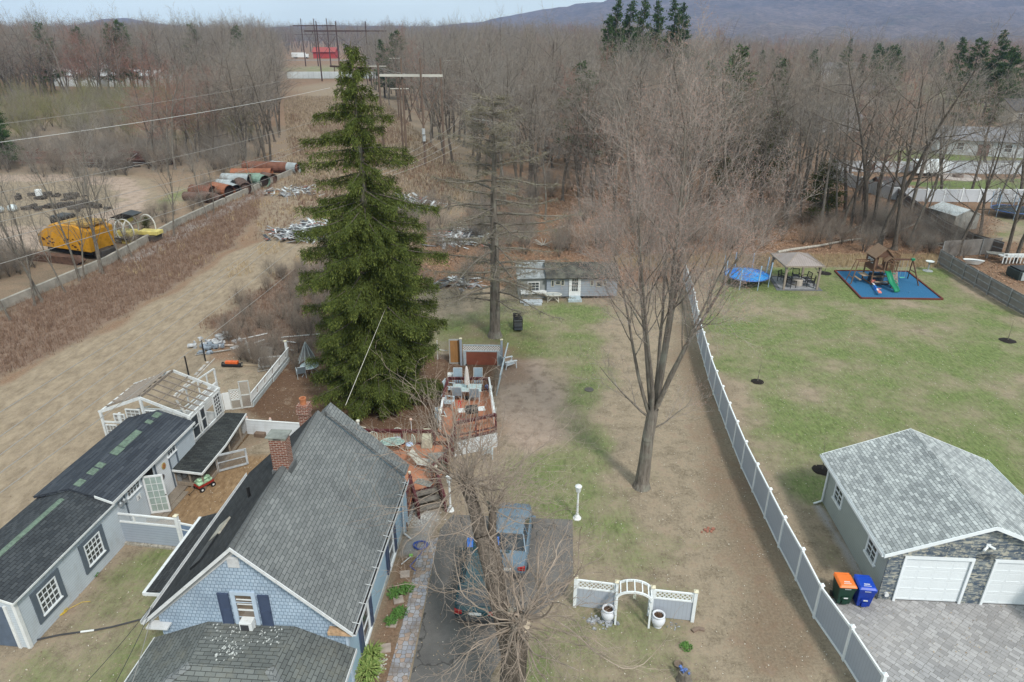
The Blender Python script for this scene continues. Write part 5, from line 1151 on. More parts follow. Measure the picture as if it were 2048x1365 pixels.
def yard_junk():
    z = Wz(420, 660, 8.53); OLDW = M('weathered_white', (.50,.50,.49,1), .8, .2, 6, dirt=(.28,.25,.22,1)); GR = M('grey_wood_junk', (.30,.28,.26,1), .9, .3, 5)
    t = thing('mower', 'small orange and black reel mower on the dry grass', 'mower', G(*z(385, 630)), R(-3))
    b = MB(); b.box(-.62, .62, -.16, .16, .05, .24); b.build('reel_housing', BLACK, t, bevel=.04); b = MB(); b.box(-.45, .42, -.1, .16, .24, .42).box(-.03, .02, -.11, .17, .42, .46); b.build('cover', M('mower_orange', (.62,.12,.03,1), .45, .15, 5), t, bevel=.06)
    for x in (-.66, .66): b = MB(); b.cyl((x-.03, 0, .17), (x+.03, 0, .17), .17, n=16); w = b.build('wheel', BLACK, t); b = MB(); b.cyl((x-.035, 0, .17), (x+.035, 0, .17), .09, n=12); b.build('hub', M('hub_cream', (.5,.48,.40,1)), w)
    b = MB(); b.cyl((.3, .1, .3), (.55, .75, .75), .015, n=6); b.build('handle', BLACK, t)
    t = thing('bent_lamp_post', 'broken white post with grey top leaning among the weeds', 'post', G(*z(725, 535)), 0); b = MB(); b.beam((0, 0, 0), (-.18, .1, .9), .10, .10); b.build('post', WHITE, t); b = MB(); b.beam((-.18, .1, .9), (-.28, .15, 1.6), .07, .03); b.build('post_top', GR, t)
    t = thing('mesh_gate', 'rectangular white mesh frame lying on the yard behind the pickets', 'frame', G(*z(980, 640)), R(5))
    b = MB(); b.beam((-.55, 0, .05), (1.0, .1, .05), .07).beam((-.55, 0, .05), (-.55, .3, .55), .09).beam((-.55, .3, .6), (1.0, .45, .6), .07).beam((1.0, .1, .05), (1.0, .45, .6), .07); b.build('frame', OLDW, t); b = MB(); b.quad((-.5, .02, .08), (.95, .1, .08), (.95, .42, .56), (-.5, .3, .55)); b.build('wire_mesh', lattice_mat('wire_mesh4', (.3,.28,.26,1), .05, .25, diag=False), t)
    t = thing('mesh_gate', 'dark narrow mesh frame lying flat left of the leaning pickets', 'frame', G(*z(930, 720)), R(20)); b = MB(); b.beam((-.4, 0, .1), (.6, .1, .1), .05).beam((-.4, .4, .12), (.6, .5, .12), .05).beam((-.4, 0, .1), (-.4, .4, .12), .05).beam((0, 0, .11), (0, .45, .12), .03); b.build('frame', GR, t)
    t = thing('timber_plank', 'tan plank lying beside the fallen mesh frame', 'plank', G(*z(720, 612)), R(-3)); b = MB(); b.box(-.95, .8, -.07, .07, .02, .08); b.build('plank', M('tan_plank', (.42,.33,.23,1), .8), t)
    t = thing('timber_plank', 'brown timbers sloping down by the broken white post', 'plank', G(*z(790, 560)), R(-25)); b = MB(); b.box(-.5, .7, -.06, .06, .1, .2).box(-.4, .9, .1, .18, .02, .1); b.build('plank', M('brown_plank', (.30,.19,.11,1), .8), t)
    t = thing('mesh_board', 'grey mesh board standing in the brambles', 'board', G(*z(870, 530)), R(10)); b = MB(); b.beam((-.35, 0, 0), (.15, .3, .95), .08, .03); b.build('board', OLDW, t); b = MB(); b.quad((-.25, .05, 0), (.75, .1, 0), (.85, .4, .8), (.1, .4, .95)); b.build('wire_mesh', lattice_mat('wire_mesh5', (.30,.29,.27,1), .04, .35, diag=False), t)
    rng = random.Random(9)
    for i, (x, y, l, a, c, lab) in enumerate(((680, 150, 1.3, 28, WHITE, 'long white board lying at a slant in the dry weeds'), (1545, 120, 1.4, 8, WHITE, 'white chipped batten lying level near the spruce'), (1335, 220, .7, -22, WHITE, 'short white batten beside the tall end post of the pickets'),
        (825, 230, .5, 30, WHITE, 'short white stick right of the slanted board'), (905, 265, .5, 12, OLDW, 'pale splinter of board in the brambles'), (1330, 360, .6, -30, GR, 'thin grey lath near the tall post'), (235, 290, .8, -10, M('pinkish_board', (.5,.4,.34,1)), 'pale pinkish board in front of the stone heap'),
        (60, 400, 1.2, 18, GR, 'grey plank left of the orange mower'))):
        p = G(*z(x, y)); t = thing('board_scrap', lab, 'board', p, R(a)); b = MB(); b.beam((-l, 0, .05), (l, 0, .12+.1*rng.random()), .13, .03); b.build('board', c, t)
    t = thing('rubble_pile', 'pile of pale concrete rubble and slabs left of the mower area', 'rubble', G(*z(200, 230)), 0); b = MB()
    for k in range(46):
        x, y, s = rng.gauss(0, .8), rng.gauss(0, .5), rng.uniform(.06, .3); b.M = T(x, y, rng.uniform(0, .2), rng.uniform(0, 3)); b.box(-s, s, -s*.7, s*.7, -.03, .1*rng.uniform(.4, 1.6))
    b.build('rubble', M('rubble', (.42,.42,.43,1), .9, .35, 4), t)
    t = thing('rubble_pile', 'small pile of grey blue rubble with a bent pipe further left', 'rubble', G(*z(50, 320)), 0); b = MB()
    for k in range(26): x, y, s = rng.gauss(0, .5), rng.gauss(0, .4), rng.uniform(.06, .26); b.M = T(x, y, rng.uniform(0, .2), rng.uniform(0, 3)); b.box(-s, s, -s*.7, s*.7, -.03, .12)
    b.build('rubble', M('rubble_blue', (.22,.25,.29,1), .8, .4, 4), t)
    # chain-link side fence with dark posts, kerb of rubble
    A = G(334, 800); B = G(411, 722); A.z = B.z = 0; an, L = to_line(A, B)
    t = thing('wire_fence', 'see-through wire fence with black posts behind the greenhouse', 'fence', A, an)
    for x in (L*.55, L): b = MB(); b.cyl((x, 0, 0), (x, 0, 1.55), .05, n=8); b.build('post', BLACK, t)
    b = MB(); b.quad((0, 0, .05), (L, 0, .05), (L, 0, 1.4), (0, 0, 1.4)); b.build('wire_mesh', lattice_mat('chain_link', (.20,.19,.18,1), .09, .07), t)
    t = thing('stone_edging', 'thin line of pale edging stones and lath along the wire fence', 'edging', A+Vector((.5, .3, 0)), an); b = MB(); b.box(0, L, -.06, .0, 0, .05)
    for k in range(9): b.box(k*.6, k*.6+rng.uniform(.2, .5), .12, .3, 0, .06)
    b.build('stones', M('pale_stones', (.46,.43,.40,1), .9, .3), t)
yard_junk()

# ---- the deck
DECK = NT('deck_boards'); _sp = DECK.n('SeparateXYZ'); DECK.l(DECK.co(), _sp.inputs[0]); _q = DECK.math('FRACT', DECK.math('DIVIDE', _sp.outputs[1], .14))
_c2 = DECK.mix(DECK.ramp(DECK.noise(1.3, 5), .3, .7), (.34,.135,.075,1), (.47,.215,.125,1)); DECK.col(DECK.mix(DECK.ramp(_q, 0, .09), (.11,.05,.035,1), _c2)); DECK.bump(_q, .3, .01)
def rail_run(parent, pts, z, h=.92, mat=MAROON, bal=None, gap=.15, cap=True):
    """railing along points on deck height z: cap, bottom rail, posts and balusters"""
    pts = [Vector((p[0], p[1], z)) for p in pts]; bal = bal or M('baluster_brown', (.26,.13,.085,1), .7, .2, 3)
    b = MB(); 
    for a, c in zip(pts[:-1], pts[1:]):
        b.beam(a+Vector((0, 0, h)), c+Vector((0, 0, h)), .15, .04); b.beam(a+Vector((0, 0, h-.10)), c+Vector((0, 0, h-.10)), .04, .12); b.beam(a+Vector((0, 0, .1)), c+Vector((0, 0, .1)), .04, .09)
        b.beam(a-Vector((0, 0, .1)), a+Vector((0, 0, h)), .10)
    b.beam(pts[-1]-Vector((0, 0, .1)), pts[-1]+Vector((0, 0, h)), .10); o = b.build('railing', mat, parent)
    b = MB()
    for a, c in zip(pts[:-1], pts[1:]):
        L = (c-a).length; n = max(2, int(L/gap))
        for k in range(1, n): p = a.lerp(c, k/n); b.beam(p+Vector((0, 0, .1)), p+Vector((0, 0, h-.1)), .035)
    b.build('balusters', bal, o); return o
def deck():
    z0, z1 = .65, 1.15
    d = thing('timber_deck', 'two level reddish timber deck with maroon railings behind the house', 'deck', (0, 0, 0))
    low = [(-8.2, 25.3), (-4.85, 25.1), (-4.75, 27.25), (-3.85, 27.75), (-3.3, 29.2), (-3.45, 31.2), (-8.15, 31.45)]
    up = [(-4.05, 31.9), (-3.1, 31.15), (-.85, 32.1), (-1.35, 36.4), (-3.85, 36.45)]
    for nm, P, z in (('lower_platform', low, z0), ('upper_platform', up, z1)):
        b = MB(); b.prism(P, 'z', z-.05, z); o = b.build(nm, DECK.m, d); b = MB(); b.prism([(x*1, y) for x, y in P], 'z', z-.22, z-.055); b.build('rim_joist', MAROON, o)
        b = MB()
        for x, y in P: b.box(x-.05, x+.05, y-.05, y+.05, 0, z-.22)
        b.build('support_posts', wood('post_dark', (.12,.07,.05,1)), o)
    rail_run(d, [(-8.1, 31.3), (-5.9, 31.25), (-4.15, 31.2)], z0)
    rail_run(d, [(-3.85, 32.1), (-3.9, 34.4), (-3.8, 36.35), (-2.6, 36.35), (-1.4, 36.3)], z1)
    rail_run(d, [(-3.05, 31.2), (-1.95, 31.65), (-.88, 32.1)], z1)
    rail_run(d, [(-3.35, 29.3), (-3.15, 30.3), (-3.08, 31.1)], z0)
    rail_run(d, [(-3.95, 27.9), (-3.35, 29.0)], z0); rail_run(d, [(-4.85, 25.6), (-4.85, 27.1)], z0)
    # broken white lattice rail on the right side of the upper level
    b = MB(); b.beam((-.95, 32.2, z1+.95), (-1.38, 36.3, z1+.95), .10, .05); rng = random.Random(2)
    for k in range(12): y = 32.25+k*.35; x = -.95-.43*(y-32.2)/4.1; b.beam((x, y, z1-.1), (x+rng.uniform(-.06, .1), y, z1+rng.uniform(.7, 1.25)), .16, .02, up=(1, 0, 0))
    b.build('white_side_rail', WHITE, d)
    b = MB(); b.beam((-3.86, 32.1, z1+.96), (-3.9, 33.6, z1+.96), .12, .03).box(-3.92, -3.78, 33.5, 33.7, z1+.97, z1+1.05); b.build('worn_white_cap', WHITE, d)
    # steps between the levels
    b = MB(); b.box(-4.1, -3.2, 31.22, 31.75, z0+.0, z0+.25); b.build('inner_step', DECK.m, d)
    # stairs to the ground with rails and white-edged stringers
    tread = M('worn_tread', (.17,.15,.13,1), .85, .3, 7, dirt=(.30,.28,.25,1))
    ax = Vector((.42, -1.0, 0)).normalized(); sd = Vector((1.0, .42, 0)).normalized(); s0 = Vector((-4.3, 27.45, 0))
    for k in range(3):
        b = MB(); c = s0+ax*(.18+.36*k); z = z0-.17*(k+1)+.05; q = [c-sd*.62-ax*.18, c+sd*.62-ax*.18, c+sd*.62+ax*.18, c-sd*.62+ax*.18]; b.slab([(p.x, p.y, z) for p in q], .05); b.build('stair_tread', tread, d)
    for s in (-1, 1):
        b = MB(); p = s0+sd*.66*s; q = p+ax*1.35; b.beam((p.x, p.y, z0+.95), (q.x, q.y, .75), .12, .05).beam((p.x, p.y, z0), (p.x, p.y, z0+1.0), .11).beam((q.x, q.y, 0), (q.x, q.y, .85), .11).beam((p.x, p.y, z0-.05), (q.x, q.y, .05), .05, .22)
        for k in range(1, 7): m = p.lerp(q, k/7); zz = z0*(1-k/7); b.beam((m.x, m.y, zz), (m.x, m.y, zz+.85), .035)
        o = b.build('stair_rail', MAROON, d)
        b = MB(); b.lathe([(.04, 0), (.07, .05), (.07, .12), (.02, .15)], (p.x, p.y, z0+1.0), 8); b.build('post_light', M('cream_cap', (.62,.60,.50,1), .6), o)
    # lattice skirts
    b = MB(); b.quad((-3.1, 31.08, .0), (-.8, 32.05, .0), (-.8, 32.05, z1-.22), (-3.1, 31.08, z1-.22)); b.build('lattice_skirt', lattice_mat('lattice_skirt', (.66,.68,.70,1), .095, .52), d)
    b = MB(); b.quad((-.8, 32.05, 0), (-1.3, 36.4, 0), (-1.3, 36.4, z1-.2), (-.8, 32.05, z1-.2)); b.quad((-4.83, 25.3, 0), (-4.6, 27.1, 0), (-4.6, 27.1, z0-.2), (-4.83, 25.3, z0-.2)); b.build('lattice_skirt', lattice_mat('lattice_skirt2', (.60,.62,.64,1), .12, .35), d)
    for x, y, z, h in ((-8.2, 31.35, 0, 2.0), (-3.9, 32.0, z1, 1.15)):
        b = MB(); b.box(x-.05, x+.05, y-.05, y+.05, z, z+h); o = b.build('white_post', WHITE, d); b = MB(); b.lathe([(.05, 0), (.10, .05), (.10, .12), (.03, .16)], (x, y, z+h), 8).cyl((x, y, z+h-.25), (x+.4, y-.05, z+h-.3), .02, n=6); b.build('lamp_cap', M('cream_cap2', (.66,.64,.55,1), .6), o)
    b = MB(); b.cyl((-5.35, 31.2, z0+.95), (-5.35, 31.2, z0+1.55), .015, n=6); o = b.build('torch_stick', WHITE, d); b = MB(); b.ball((-5.35, 31.2, z0+1.62), .08, 8, 5); b.build('torch_head', M('peach', (.66,.45,.36,1), .6), o)
deck()

SLING = M('sling_grey', (.25,.32,.38,1), .7, .08, 4); FRAME_PALE = M('frame_pale', (.48,.53,.56,1), .4, .1, 4); WIREGREEN = M('verdigris_metal', (.42,.52,.46,1), .5, .15, 8)
def sling_chair(name='sling_chair'):
    t = thing(name, 'grey sling chair', 'chair', (0, 0, 0))
    b = MB(); b.slab([(-.25, -.28, .46), (.25, -.28, .46), (.25, .20, .42), (-.25, .20, .42)], .015); b.build('seat', SLING, t)
    b = MB(); b.slab([(-.25, .20, .44), (.25, .20, .44), (.25, .42, 1.10), (-.25, .42, 1.10)], .015); b.build('backrest', SLING, t)
    b = MB()
    for s in (-1, 1):
        x = .27*s; b.tube([(x, -.32, 0), (x, -.30, .62), (x, .0, .66), (x, .27, .64)], .015, 6).tube([(x, -.28, .46), (x, .2, .42), (x, .43, 1.12)], .015, 6).tube([(x, .34, 0), (x, .22, .44)], .015, 6)
    b.beam((-.27, -.32, .03), (.27, -.32, .03), .02).beam((-.27, .43, 1.12), (.27, .43, 1.12), .03); b.build('frame', FRAME_PALE, t); return t
z3c = Wz(860, 680, 6.825)
def up_at(x, y, z=1.15): p = G(*z3c(x, y), z); return p
sc = sling_chair()
for i, (x, y, a, lab) in enumerate(((378, 650, 0, 'grey sling chair behind the deck table left of the closed parasol'), (655, 650, 0, 'grey sling chair behind the deck table right of the closed parasol'),
        (375, 830, 180, 'grey sling chair in front of the deck table on its left'), (610, 850, 180, 'grey sling chair in front of the deck table on its right'))):
    place(sc, i > 0, up_at(x, y), R(a), lab, 'sling chairs round the upper deck table')
def plastic_chair():
    t = thing('plastic_chair', 'pale plastic chair', 'chair', (0, 0, 0)); m = M('pale_plastic', (.50,.60,.66,1), .4, .06)
    b = MB(); b.slab([(-.24, -.24, .44), (.24, -.24, .44), (.22, .22, .40), (-.22, .22, .40)], .03); b.build('seat', m, t)
    b = MB(); 
    for k in range(5): x = -.2+k*.09; b.slab([(x, .22, .42), (x+.06, .22, .42), (x*1.05+.06, .36, .88), (x*1.05, .36, .88)], .02)
    b.beam((-.24, .36, .88), (.24, .36, .88), .05, .03); b.build('backrest', m, t)
    b = MB()
    for s in (-1, 1): b.beam((.25*s, -.25, 0), (.25*s, -.22, .64), .05).beam((.24*s, .28, 0), (.24*s, .24, .62), .05).beam((.25*s, -.26, .64), (.25*s, .3, .64), .06, .025)
    b.build('frame', m, t); return t
pc = plastic_chair()
place(pc, False, up_at(275, 740), R(75), 'pale plastic armchair at the left end of the deck table', 'pale plastic chairs'); place(pc, True, up_at(265, 930), R(80), 'pale slatted plastic chair nearest the deck rail gap', 'pale plastic chairs')
place(pc, True, G(882, 848, .65), R(20), 'pale plastic chair at the foot of the deck step', 'pale plastic chairs'); place(pc, True, G(975, 915, 0), R(190), 'pale blue plastic chair on the ground by the lattice skirt', 'pale plastic chairs')
def deck_table():
    p = up_at(510, 800); t = thing('patio_table', 'rectangular pale glass patio table on the upper deck', 'table', p, R(0))
    b = MB(); b.box(-.85, .85, -.45, .45, .70, .72); b.build('table_top', M('frosted_glass', (.42,.52,.52,1), .15, .15, 6, spec=.8), t, bevel=.01)
    b = MB(); 
    for x in (-.75, .75):
        for y in (-.38, .38): b.beam((x, y, 0), (x, y, .7), .04)
    b.box(-.87, .87, -.47, -.44, .68, .73).box(-.87, .87, .44, .47, .68, .73); b.build('frame', FRAME_PALE, t)
    u = thing('parasol', 'closed cream parasol standing through the deck table', 'parasol', p+Vector((-.0, .0, 0)))
    b = MB(); b.cyl((0, 0, 0), (0, 0, 2.25), .022, n=8).lathe([(.22, 0), (.22, .05), (.05, .08)], n=12); b.build('pole', BLACK, u)
    b = MB(); b.lathe([(.05, .92), (.17, .98), (.16, 1.2), (.13, 1.6), (.09, 1.95), (.04, 2.14)], n=9); b.build('canopy', M('cream_cloth', (.60,.55,.52,1), .8, .08, 4, dirt=(.5,.42,.38,1)), u); b = MB(); b.ball((0, 0, 2.24), .05, 8, 5); b.build('finial', BLACK, u)
deck_table()
t = thing('barbecue', 'black barbecue grill behind the front rail of the upper deck', 'barbecue', up_at(570, 1130), R(10)); b = MB(); b.box(-.35, .35, -.25, .25, .7, .85); b.build('firebox', BLACK, t); b = MB(); b.cyl((-.34, 0, .85), (.34, 0, .85), .24, n=16); b.build('lid', BLACK, t)
b = MB(); b.box(-.75, -.37, -.22, .22, .82, .85); b.build('side_shelf', WHITE, t); b = MB(); b.box(.37, .75, -.22, .22, .82, .85); b.build('side_shelf', WHITE, t); b = MB()
for x in (-.3, .3):
    for y in (-.2, .2): b.beam((x, y, 0), (x, y, .7), .03)
b.build('cart', STEEL, t)
t = thing('red_hand_truck', 'red metal stand near the barbecue', 'stand', up_at(400, 1090), R(5)); b = MB(); b.beam((0, 0, 0), (-.02, .4, .95), .06).beam((.12, 0, 0), (.1, .4, .95), .06).box(-.1, .45, -.25, .05, 0, .05).beam((-.05, .4, .95), (.2, .4, .95), .05); b.build('frame', M('signal_red', (.45,.04,.03,1), .5), t)
t = thing('blue_pot', 'small blue patterned pot on the deck against the back rail', 'pot', up_at(780, 668)); b = MB(); b.lathe([(.10, 0), (.16, .12), (.14, .22), (.10, .22)], n=12); b.build('body', M('blue_white_glaze', (.20,.28,.55,1), .3, .5, 12), t)
t = thing('cooler_box', 'white box on the deck corner by the maroon rail', 'box', up_at(290, 580, 1.15)); b = MB(); b.box(-.2, .2, -.15, .15, .2, .55); b.build('body', WHITE, t, bevel=.02); b = MB(); b.box(-.21, .21, -.16, .16, .55, .61); b.build('lid', WHITE, t)

# lower deck: wire chairs round an oval glass table
z1c = Wz(560, 760, 6.825)
def low_at(x, y, z=.65): return G(*z1c(x, y), z)
def wire_chair():
    t = thing('wire_chair', 'white wire chair', 'chair', (0, 0, 0)); 
    b = MB(); n = 14; ring = [(.20*math.cos(2*math.pi*k/n), .20*math.sin(2*math.pi*k/n), .45) for k in range(n+1)]; b.tube(ring, .012, 5)
    fan = [(-.20+.0, .12, .45)]+[(.27*math.sin(a), .20+.05, .72+.27*math.cos(a)) for a in np.linspace(-2.2, 2.2, 11)]+[(.20, .12, .45)]; b.tube(fan, .014, 5)
    for a in np.linspace(-1.5, 1.5, 7): b.tube([(.05*a, .19, .46), (.27*math.sin(a), .25, .72+.27*math.cos(a))], .007, 4)
    for a in (.8, 2.35, 3.93, 5.5): b.tube([(.17*math.cos(a), .17*math.sin(a), .45), (.24*math.cos(a), .24*math.sin(a), .0)], .012, 5)
    b.build('frame', M('cream_wire', (.60,.66,.58,1), .5, .1), t)
    b = MB(); b.lathe([(.19, .455), (.21, .48), (.19, .51), (.05, .525)], n=16); b.build('cushion', M('blue_cushion', (.42,.50,.66,1), .8, .1, 8), t, smooth=True); return t
wc = wire_chair()
place(wc, False, low_at(1285, 960), R(15), 'white wire chair with blue cushion left of the oval garden table', 'wire chairs on the lower deck'); place(wc, True, low_at(1610, 905), R(0), 'white wire chair behind the oval garden table', 'wire chairs on the lower deck'); place(wc, True, low_at(1770, 985), R(-60), 'white wire chair with patterned cushion right of the oval garden table', 'wire chairs on the lower deck')
t = thing('oval_table', 'oval wrought metal garden table with glass top on the lower deck', 'table', low_at(1550, 1000)); b = MB(); b.lathe([(.60, .70), (.60, .715)], n=28, sx=1.05, sy=.62); b.build('table_top', M('table_glass', (.24,.33,.31,1), .1, .2, 8, spec=.9), t)
b = MB(); ring = [(.63*math.cos(a), .375*math.sin(a), .715) for a in np.linspace(0, 6.283, 29)]; b.tube(ring, .02, 6)
for cx in (-.28, .28):
    b.tube([(cx+.2*math.cos(a), .2*math.sin(a), .722) for a in np.linspace(0, 6.283, 17)], .012, 5)
    for a in range(6): b.tube([(cx, 0, .722), (cx+.2*math.cos(a*1.05), .2*math.sin(a*1.05), .722)], .008, 4)
b.build('rim', WIREGREEN, t); b = MB()
for x in (-.38, .38):
    for y in (-.2, .2): b.tube([(x, y, .7), (x*.75, y*.8, .4), (x*1.15, y*1.1, 0)], .014, 5)
b.build('legs', M('dark_iron', (.07,.06,.055,1), .6), t)
t = thing('covered_chair', 'beige cloth covered chair against the maroon rail', 'chair', low_at(2010, 900)); b = MB(); b.add([(-.3, -.3, 0), (.3, -.3, 0), (.3, .3, 0), (-.3, .3, 0), (-.25, -.2, .5), (.25, -.2, .5), (.22, .25, .95), (-.22, .25, .95)], [(0, 3, 2, 1), (4, 5, 6, 7), (0, 1, 5, 4), (1, 2, 6, 5), (2, 3, 7, 6), (3, 0, 4, 7)]); b.build('cover', M('beige_cloth', (.40,.38,.29,1), .9, .2, 6), t, bevel=.04)
t = thing('lounge_chair', 'cream curved lounge chair on the lower deck', 'chair', low_at(1980, 1190), R(75)); b = MB(); b.slab([(-.25, -.5, .3), (.25, -.5, .3), (.25, .3, .28), (-.25, .3, .28)], .04); b.build('seat', M('cream_sling', (.46,.44,.38,1), .8), t); b = MB(); b.slab([(-.25, .3, .3), (.25, .3, .3), (.25, .75, .85), (-.25, .75, .85)], .04); b.build('backrest', M('cream_sling', (.46,.44,.38,1), .8), t)
b = MB()
for s in (-1, 1): b.tube([(.27*s, -.5, 0), (.27*s, -.4, .3), (.27*s, .3, .3), (.27*s, .5, 0)], .015, 5)
b.build('frame', FRAME_PALE, t)
z2c = Wz(820, 860, 6.825)
t = thing('deck_table', 'grey square side table on the lower deck', 'table', G(*z2c(370, 470), .65), R(8)); b = MB(); b.box(-.42, .42, -.42, .42, .40, .44); b.build('table_top', M('grey_top', (.24,.24,.23,1), .6), t); b = MB()
for x in (-.38, .38):
    for y in (-.38, .38): b.beam((x, y, 0), (x, y, .4), .04)
b.build('legs', BLACK, t)
t = thing('potted_plant', 'dark green bushy plant in a pot by the head of the stairs', 'plant', G(*z2c(400, 590), .65)); b = MB(); b.lathe([(.12, 0), (.18, .25), (.15, .25)], n=10); b.build('pot', M('cream_pot', (.5,.48,.4,1)), t)
_r = np.random.RandomState(3); C_ = _r.normal(0, .15, (700, 3))*[1.2, 1, .7]+[0, 0, .42]; D_ = unit(_r.normal(0, 1, (700, 3))+[0, 0, .5]); v, f = leaf_quads(C_, D_, unit(np.cross(D_, _r.normal(0, 1, D_.shape))), .09, .02); np_mesh('foliage', v, f, M('evergreen_leaf', (.04,.085,.045,1), .6, .4, 9), t)
t = thing('entry_mat', 'grey mat on the deck at the head of the stairs', 'mat', (-4.35, 27.85, .652), R(-23)); b = MB(); b.box(-.45, .45, -.22, .22, 0, .015); b.build('mat', M('speckled_mat', (.24,.24,.22,1), .95, .5, 20), t)

def side_fences():
    z = Wz(700, 640, 3.1025)
    A = G(*z(705, 282)); B = G(*z(940, 285)); A.z = B.z = 0; an, L = to_line(A, B)
    f = thing('maroon_fence_panel', 'red brown slatted fence panel with white lattice top behind the deck', 'fence', A, an)
    b = MB(); b.box(.2, L-.3, -.02, .02, .05, 1.0); b.build('slat_panel', siding('red_slats', (.25,.085,.055,1), .085, var=.15, groove=.4), f)
    b = MB(); b.box(0, .2, -.03, .03, 0, 1.05).box(L-.3, L, -.03, .03, 0, 1.05).box(0, L, -.031, .031, 1.05, 1.12).box(0, L, -.03, .03, 1.5, 1.56); b.build('frame', M('pale_bluegrey', (.42,.48,.52,1), .6), f)
    b = MB(); b.quad((0, 0, 1.12), (L, 0, 1.12), (L, 0, 1.5), (0, 0, 1.5)); b.build('lattice', LAT, f)
    for x in (-.15, L+.02): b = MB(); post(b, x, 0, 1.95 if x > 0 else 2.0, .14); p = b.build('post', GREYBLUE, f); cap_of(p, x, 0, 1.95 if x > 0 else 2.0, .14, CAP)
    A2 = G(*z(618, 272)); t = thing('plywood_door', 'orange plywood door panel in grey frame beside the red slatted fence', 'door', (A2.x, A2.y, 0), R(2)); b = MB(); b.box(0, .78, -.02, .02, 0, 1.85).box(0,0,0,0,0,0); b.build('frame', M('grey_frame', (.36,.37,.36,1), .7), t); b = MB(); b.box(.08, .70, -.03, -.0205, .1, 1.75); b.build('plywood', wood('plywood', (.36,.19,.075,1), .2), t)
    A3 = G(*z(545, 245)); t = thing('wire_fence', 'wire fence piece with white tubes between the spruce and the orange door', 'fence', (A3.x, A3.y, 0), R(-5)); b = MB(); b.beam((0, 0, 0), (0, 0, 1.45), .05).beam((0, 0, .75), (.75, 0, .7), .04); b.build('frame', M('white_tube', (.6,.6,.58,1)), t); b = MB(); b.quad((0, 0, 0), (.75, 0, 0), (.75, 0, 1.4), (0, 0, 1.4)); b.build('wire_mesh', lattice_mat('chain_link2', (.28,.26,.25,1), .08, .12), t)
    A4 = G(*z(958, 262)); B4 = G(*z(908, 470)); A4.z = B4.z = 0; an, L = to_line(A4, B4); t = thing('leaning_lattice_fence', 'pale lattice fence leaning beside the upper deck', 'fence', A4, an)
    b = MB(Matrix.Rotation(R(-10), 4, 'X')); b.quad((0, 0, .1), (L, 0, .1), (L, 0, 1.45), (0, 0, 1.45)); b.build('lattice', lattice_mat('lattice_pale', (.45,.50,.54,1), .09, .5), t)
    b = MB(Matrix.Rotation(R(-10), 4, 'X')); b.beam((0, 0, 1.48), (L, 0, 1.48), .08, .05).beam((0, 0, .05), (L, 0, .05), .05).beam((L*.5, 0, 0), (L*.5, 0, 1.6), .07).beam((L, 0, 0), (L, 0, 1.5), .07); b.build('frame', M('pale_bluegrey', (.42,.48,.52,1), .6), t)
    A5 = G(*z(985, 293)); t = thing('adirondack_chair', 'white slatted garden armchair on the earth right of the lattice fence', 'chair', A5, R(115))
    m = M('white_resin', (.60,.63,.66,1), .4, .05); b = MB(); b.slab([(-.3, -.35, .36), (.3, -.35, .36), (.28, .25, .26), (-.28, .25, .26)], .03); b.build('seat', m, t)
    b = MB()
    for k in range(6): x = -.28+k*.095; b.slab([(x, .22, .28), (x+.08, .22, .28), (x*1.1+.08, .55, .98-abs(k-2.5)*.02), (x*1.1, .55, .98-abs(k-2.5)*.02)], .02)
    b.build('backrest', m, t); b = MB()
    for s in (-1, 1): b.beam((.36*s, -.42, 0), (.36*s, -.36, .56), .09, .05).beam((.34*s, .38, 0), (.35*s, .3, .56), .08, .05).box(.29*s, .43*s, -.45, .42, .56, .59)
    b.build('arms', m, t)
side_fences()

# ---- table with grey folded parasol on the bare earth
zz = Wz(420, 660, 8.53)
p = G(*zz(1720, 770)); t = thing('round_table', 'round pale glass garden table on the bare earth left of the spruce', 'table', p); b = MB(); b.lathe([(.58, .70), (.58, .72)], n=26); b.build('table_top', M('aqua_glass', (.33,.42,.43,1), .15, .12, 5, spec=.8), t)
b = MB(); b.tube([(.6*math.cos(a), .6*math.sin(a), .715) for a in np.linspace(0, 6.283, 25)], .02, 5)
for k in range(4): a = .6+k*1.57; b.tube([(.5*math.cos(a), .5*math.sin(a), .7), (.3*math.cos(a), .3*math.sin(a), .35), (.6*math.cos(a), .6*math.sin(a), 0)], .016, 5)
b.build('frame', FRAME_PALE, t)
t = thing('parasol', 'grey half folded parasol standing through the round table', 'parasol', p+Vector((-.12, .1, 0))); b = MB(); b.cyl((0, 0, 0), (0, 0, 2.25), .025, n=8); b.build('pole', BLACK, t)
b = MB(); n = 8; vs = [(0, 0, 2.35)]
for k in range(2*n): a = math.pi*k/n; r = .62 if k % 2 == 0 else .30; vs.append((r*math.cos(a), r*math.sin(a), 1.0 if k % 2 == 0 else 1.18))
b.add(vs, [(0, 1+k, 1+(k+1) % (2*n)) for k in range(2*n)]); b.build('canopy', M('grey_canvas', (.20,.20,.20,1), .85, .15, 4), t)
b = MB()
for k in range(n): a = 2*math.pi*k/n; b.beam((.03*math.cos(a), .03*math.sin(a), 2.37), (.63*math.cos(a), .63*math.sin(a), 1.0), .035, .02)
b.build('ribs', M('rib_pale', (.38,.42,.42,1), .5), t)
t = place(sc, True, G(*zz(1560, 800)), R(200), 'tan folded sling chair tipped beside the round table'); t.name = 'sling_chair'
if 'group' in t: del t['group']
t.rotation_euler = (R(-12), 0, R(205))

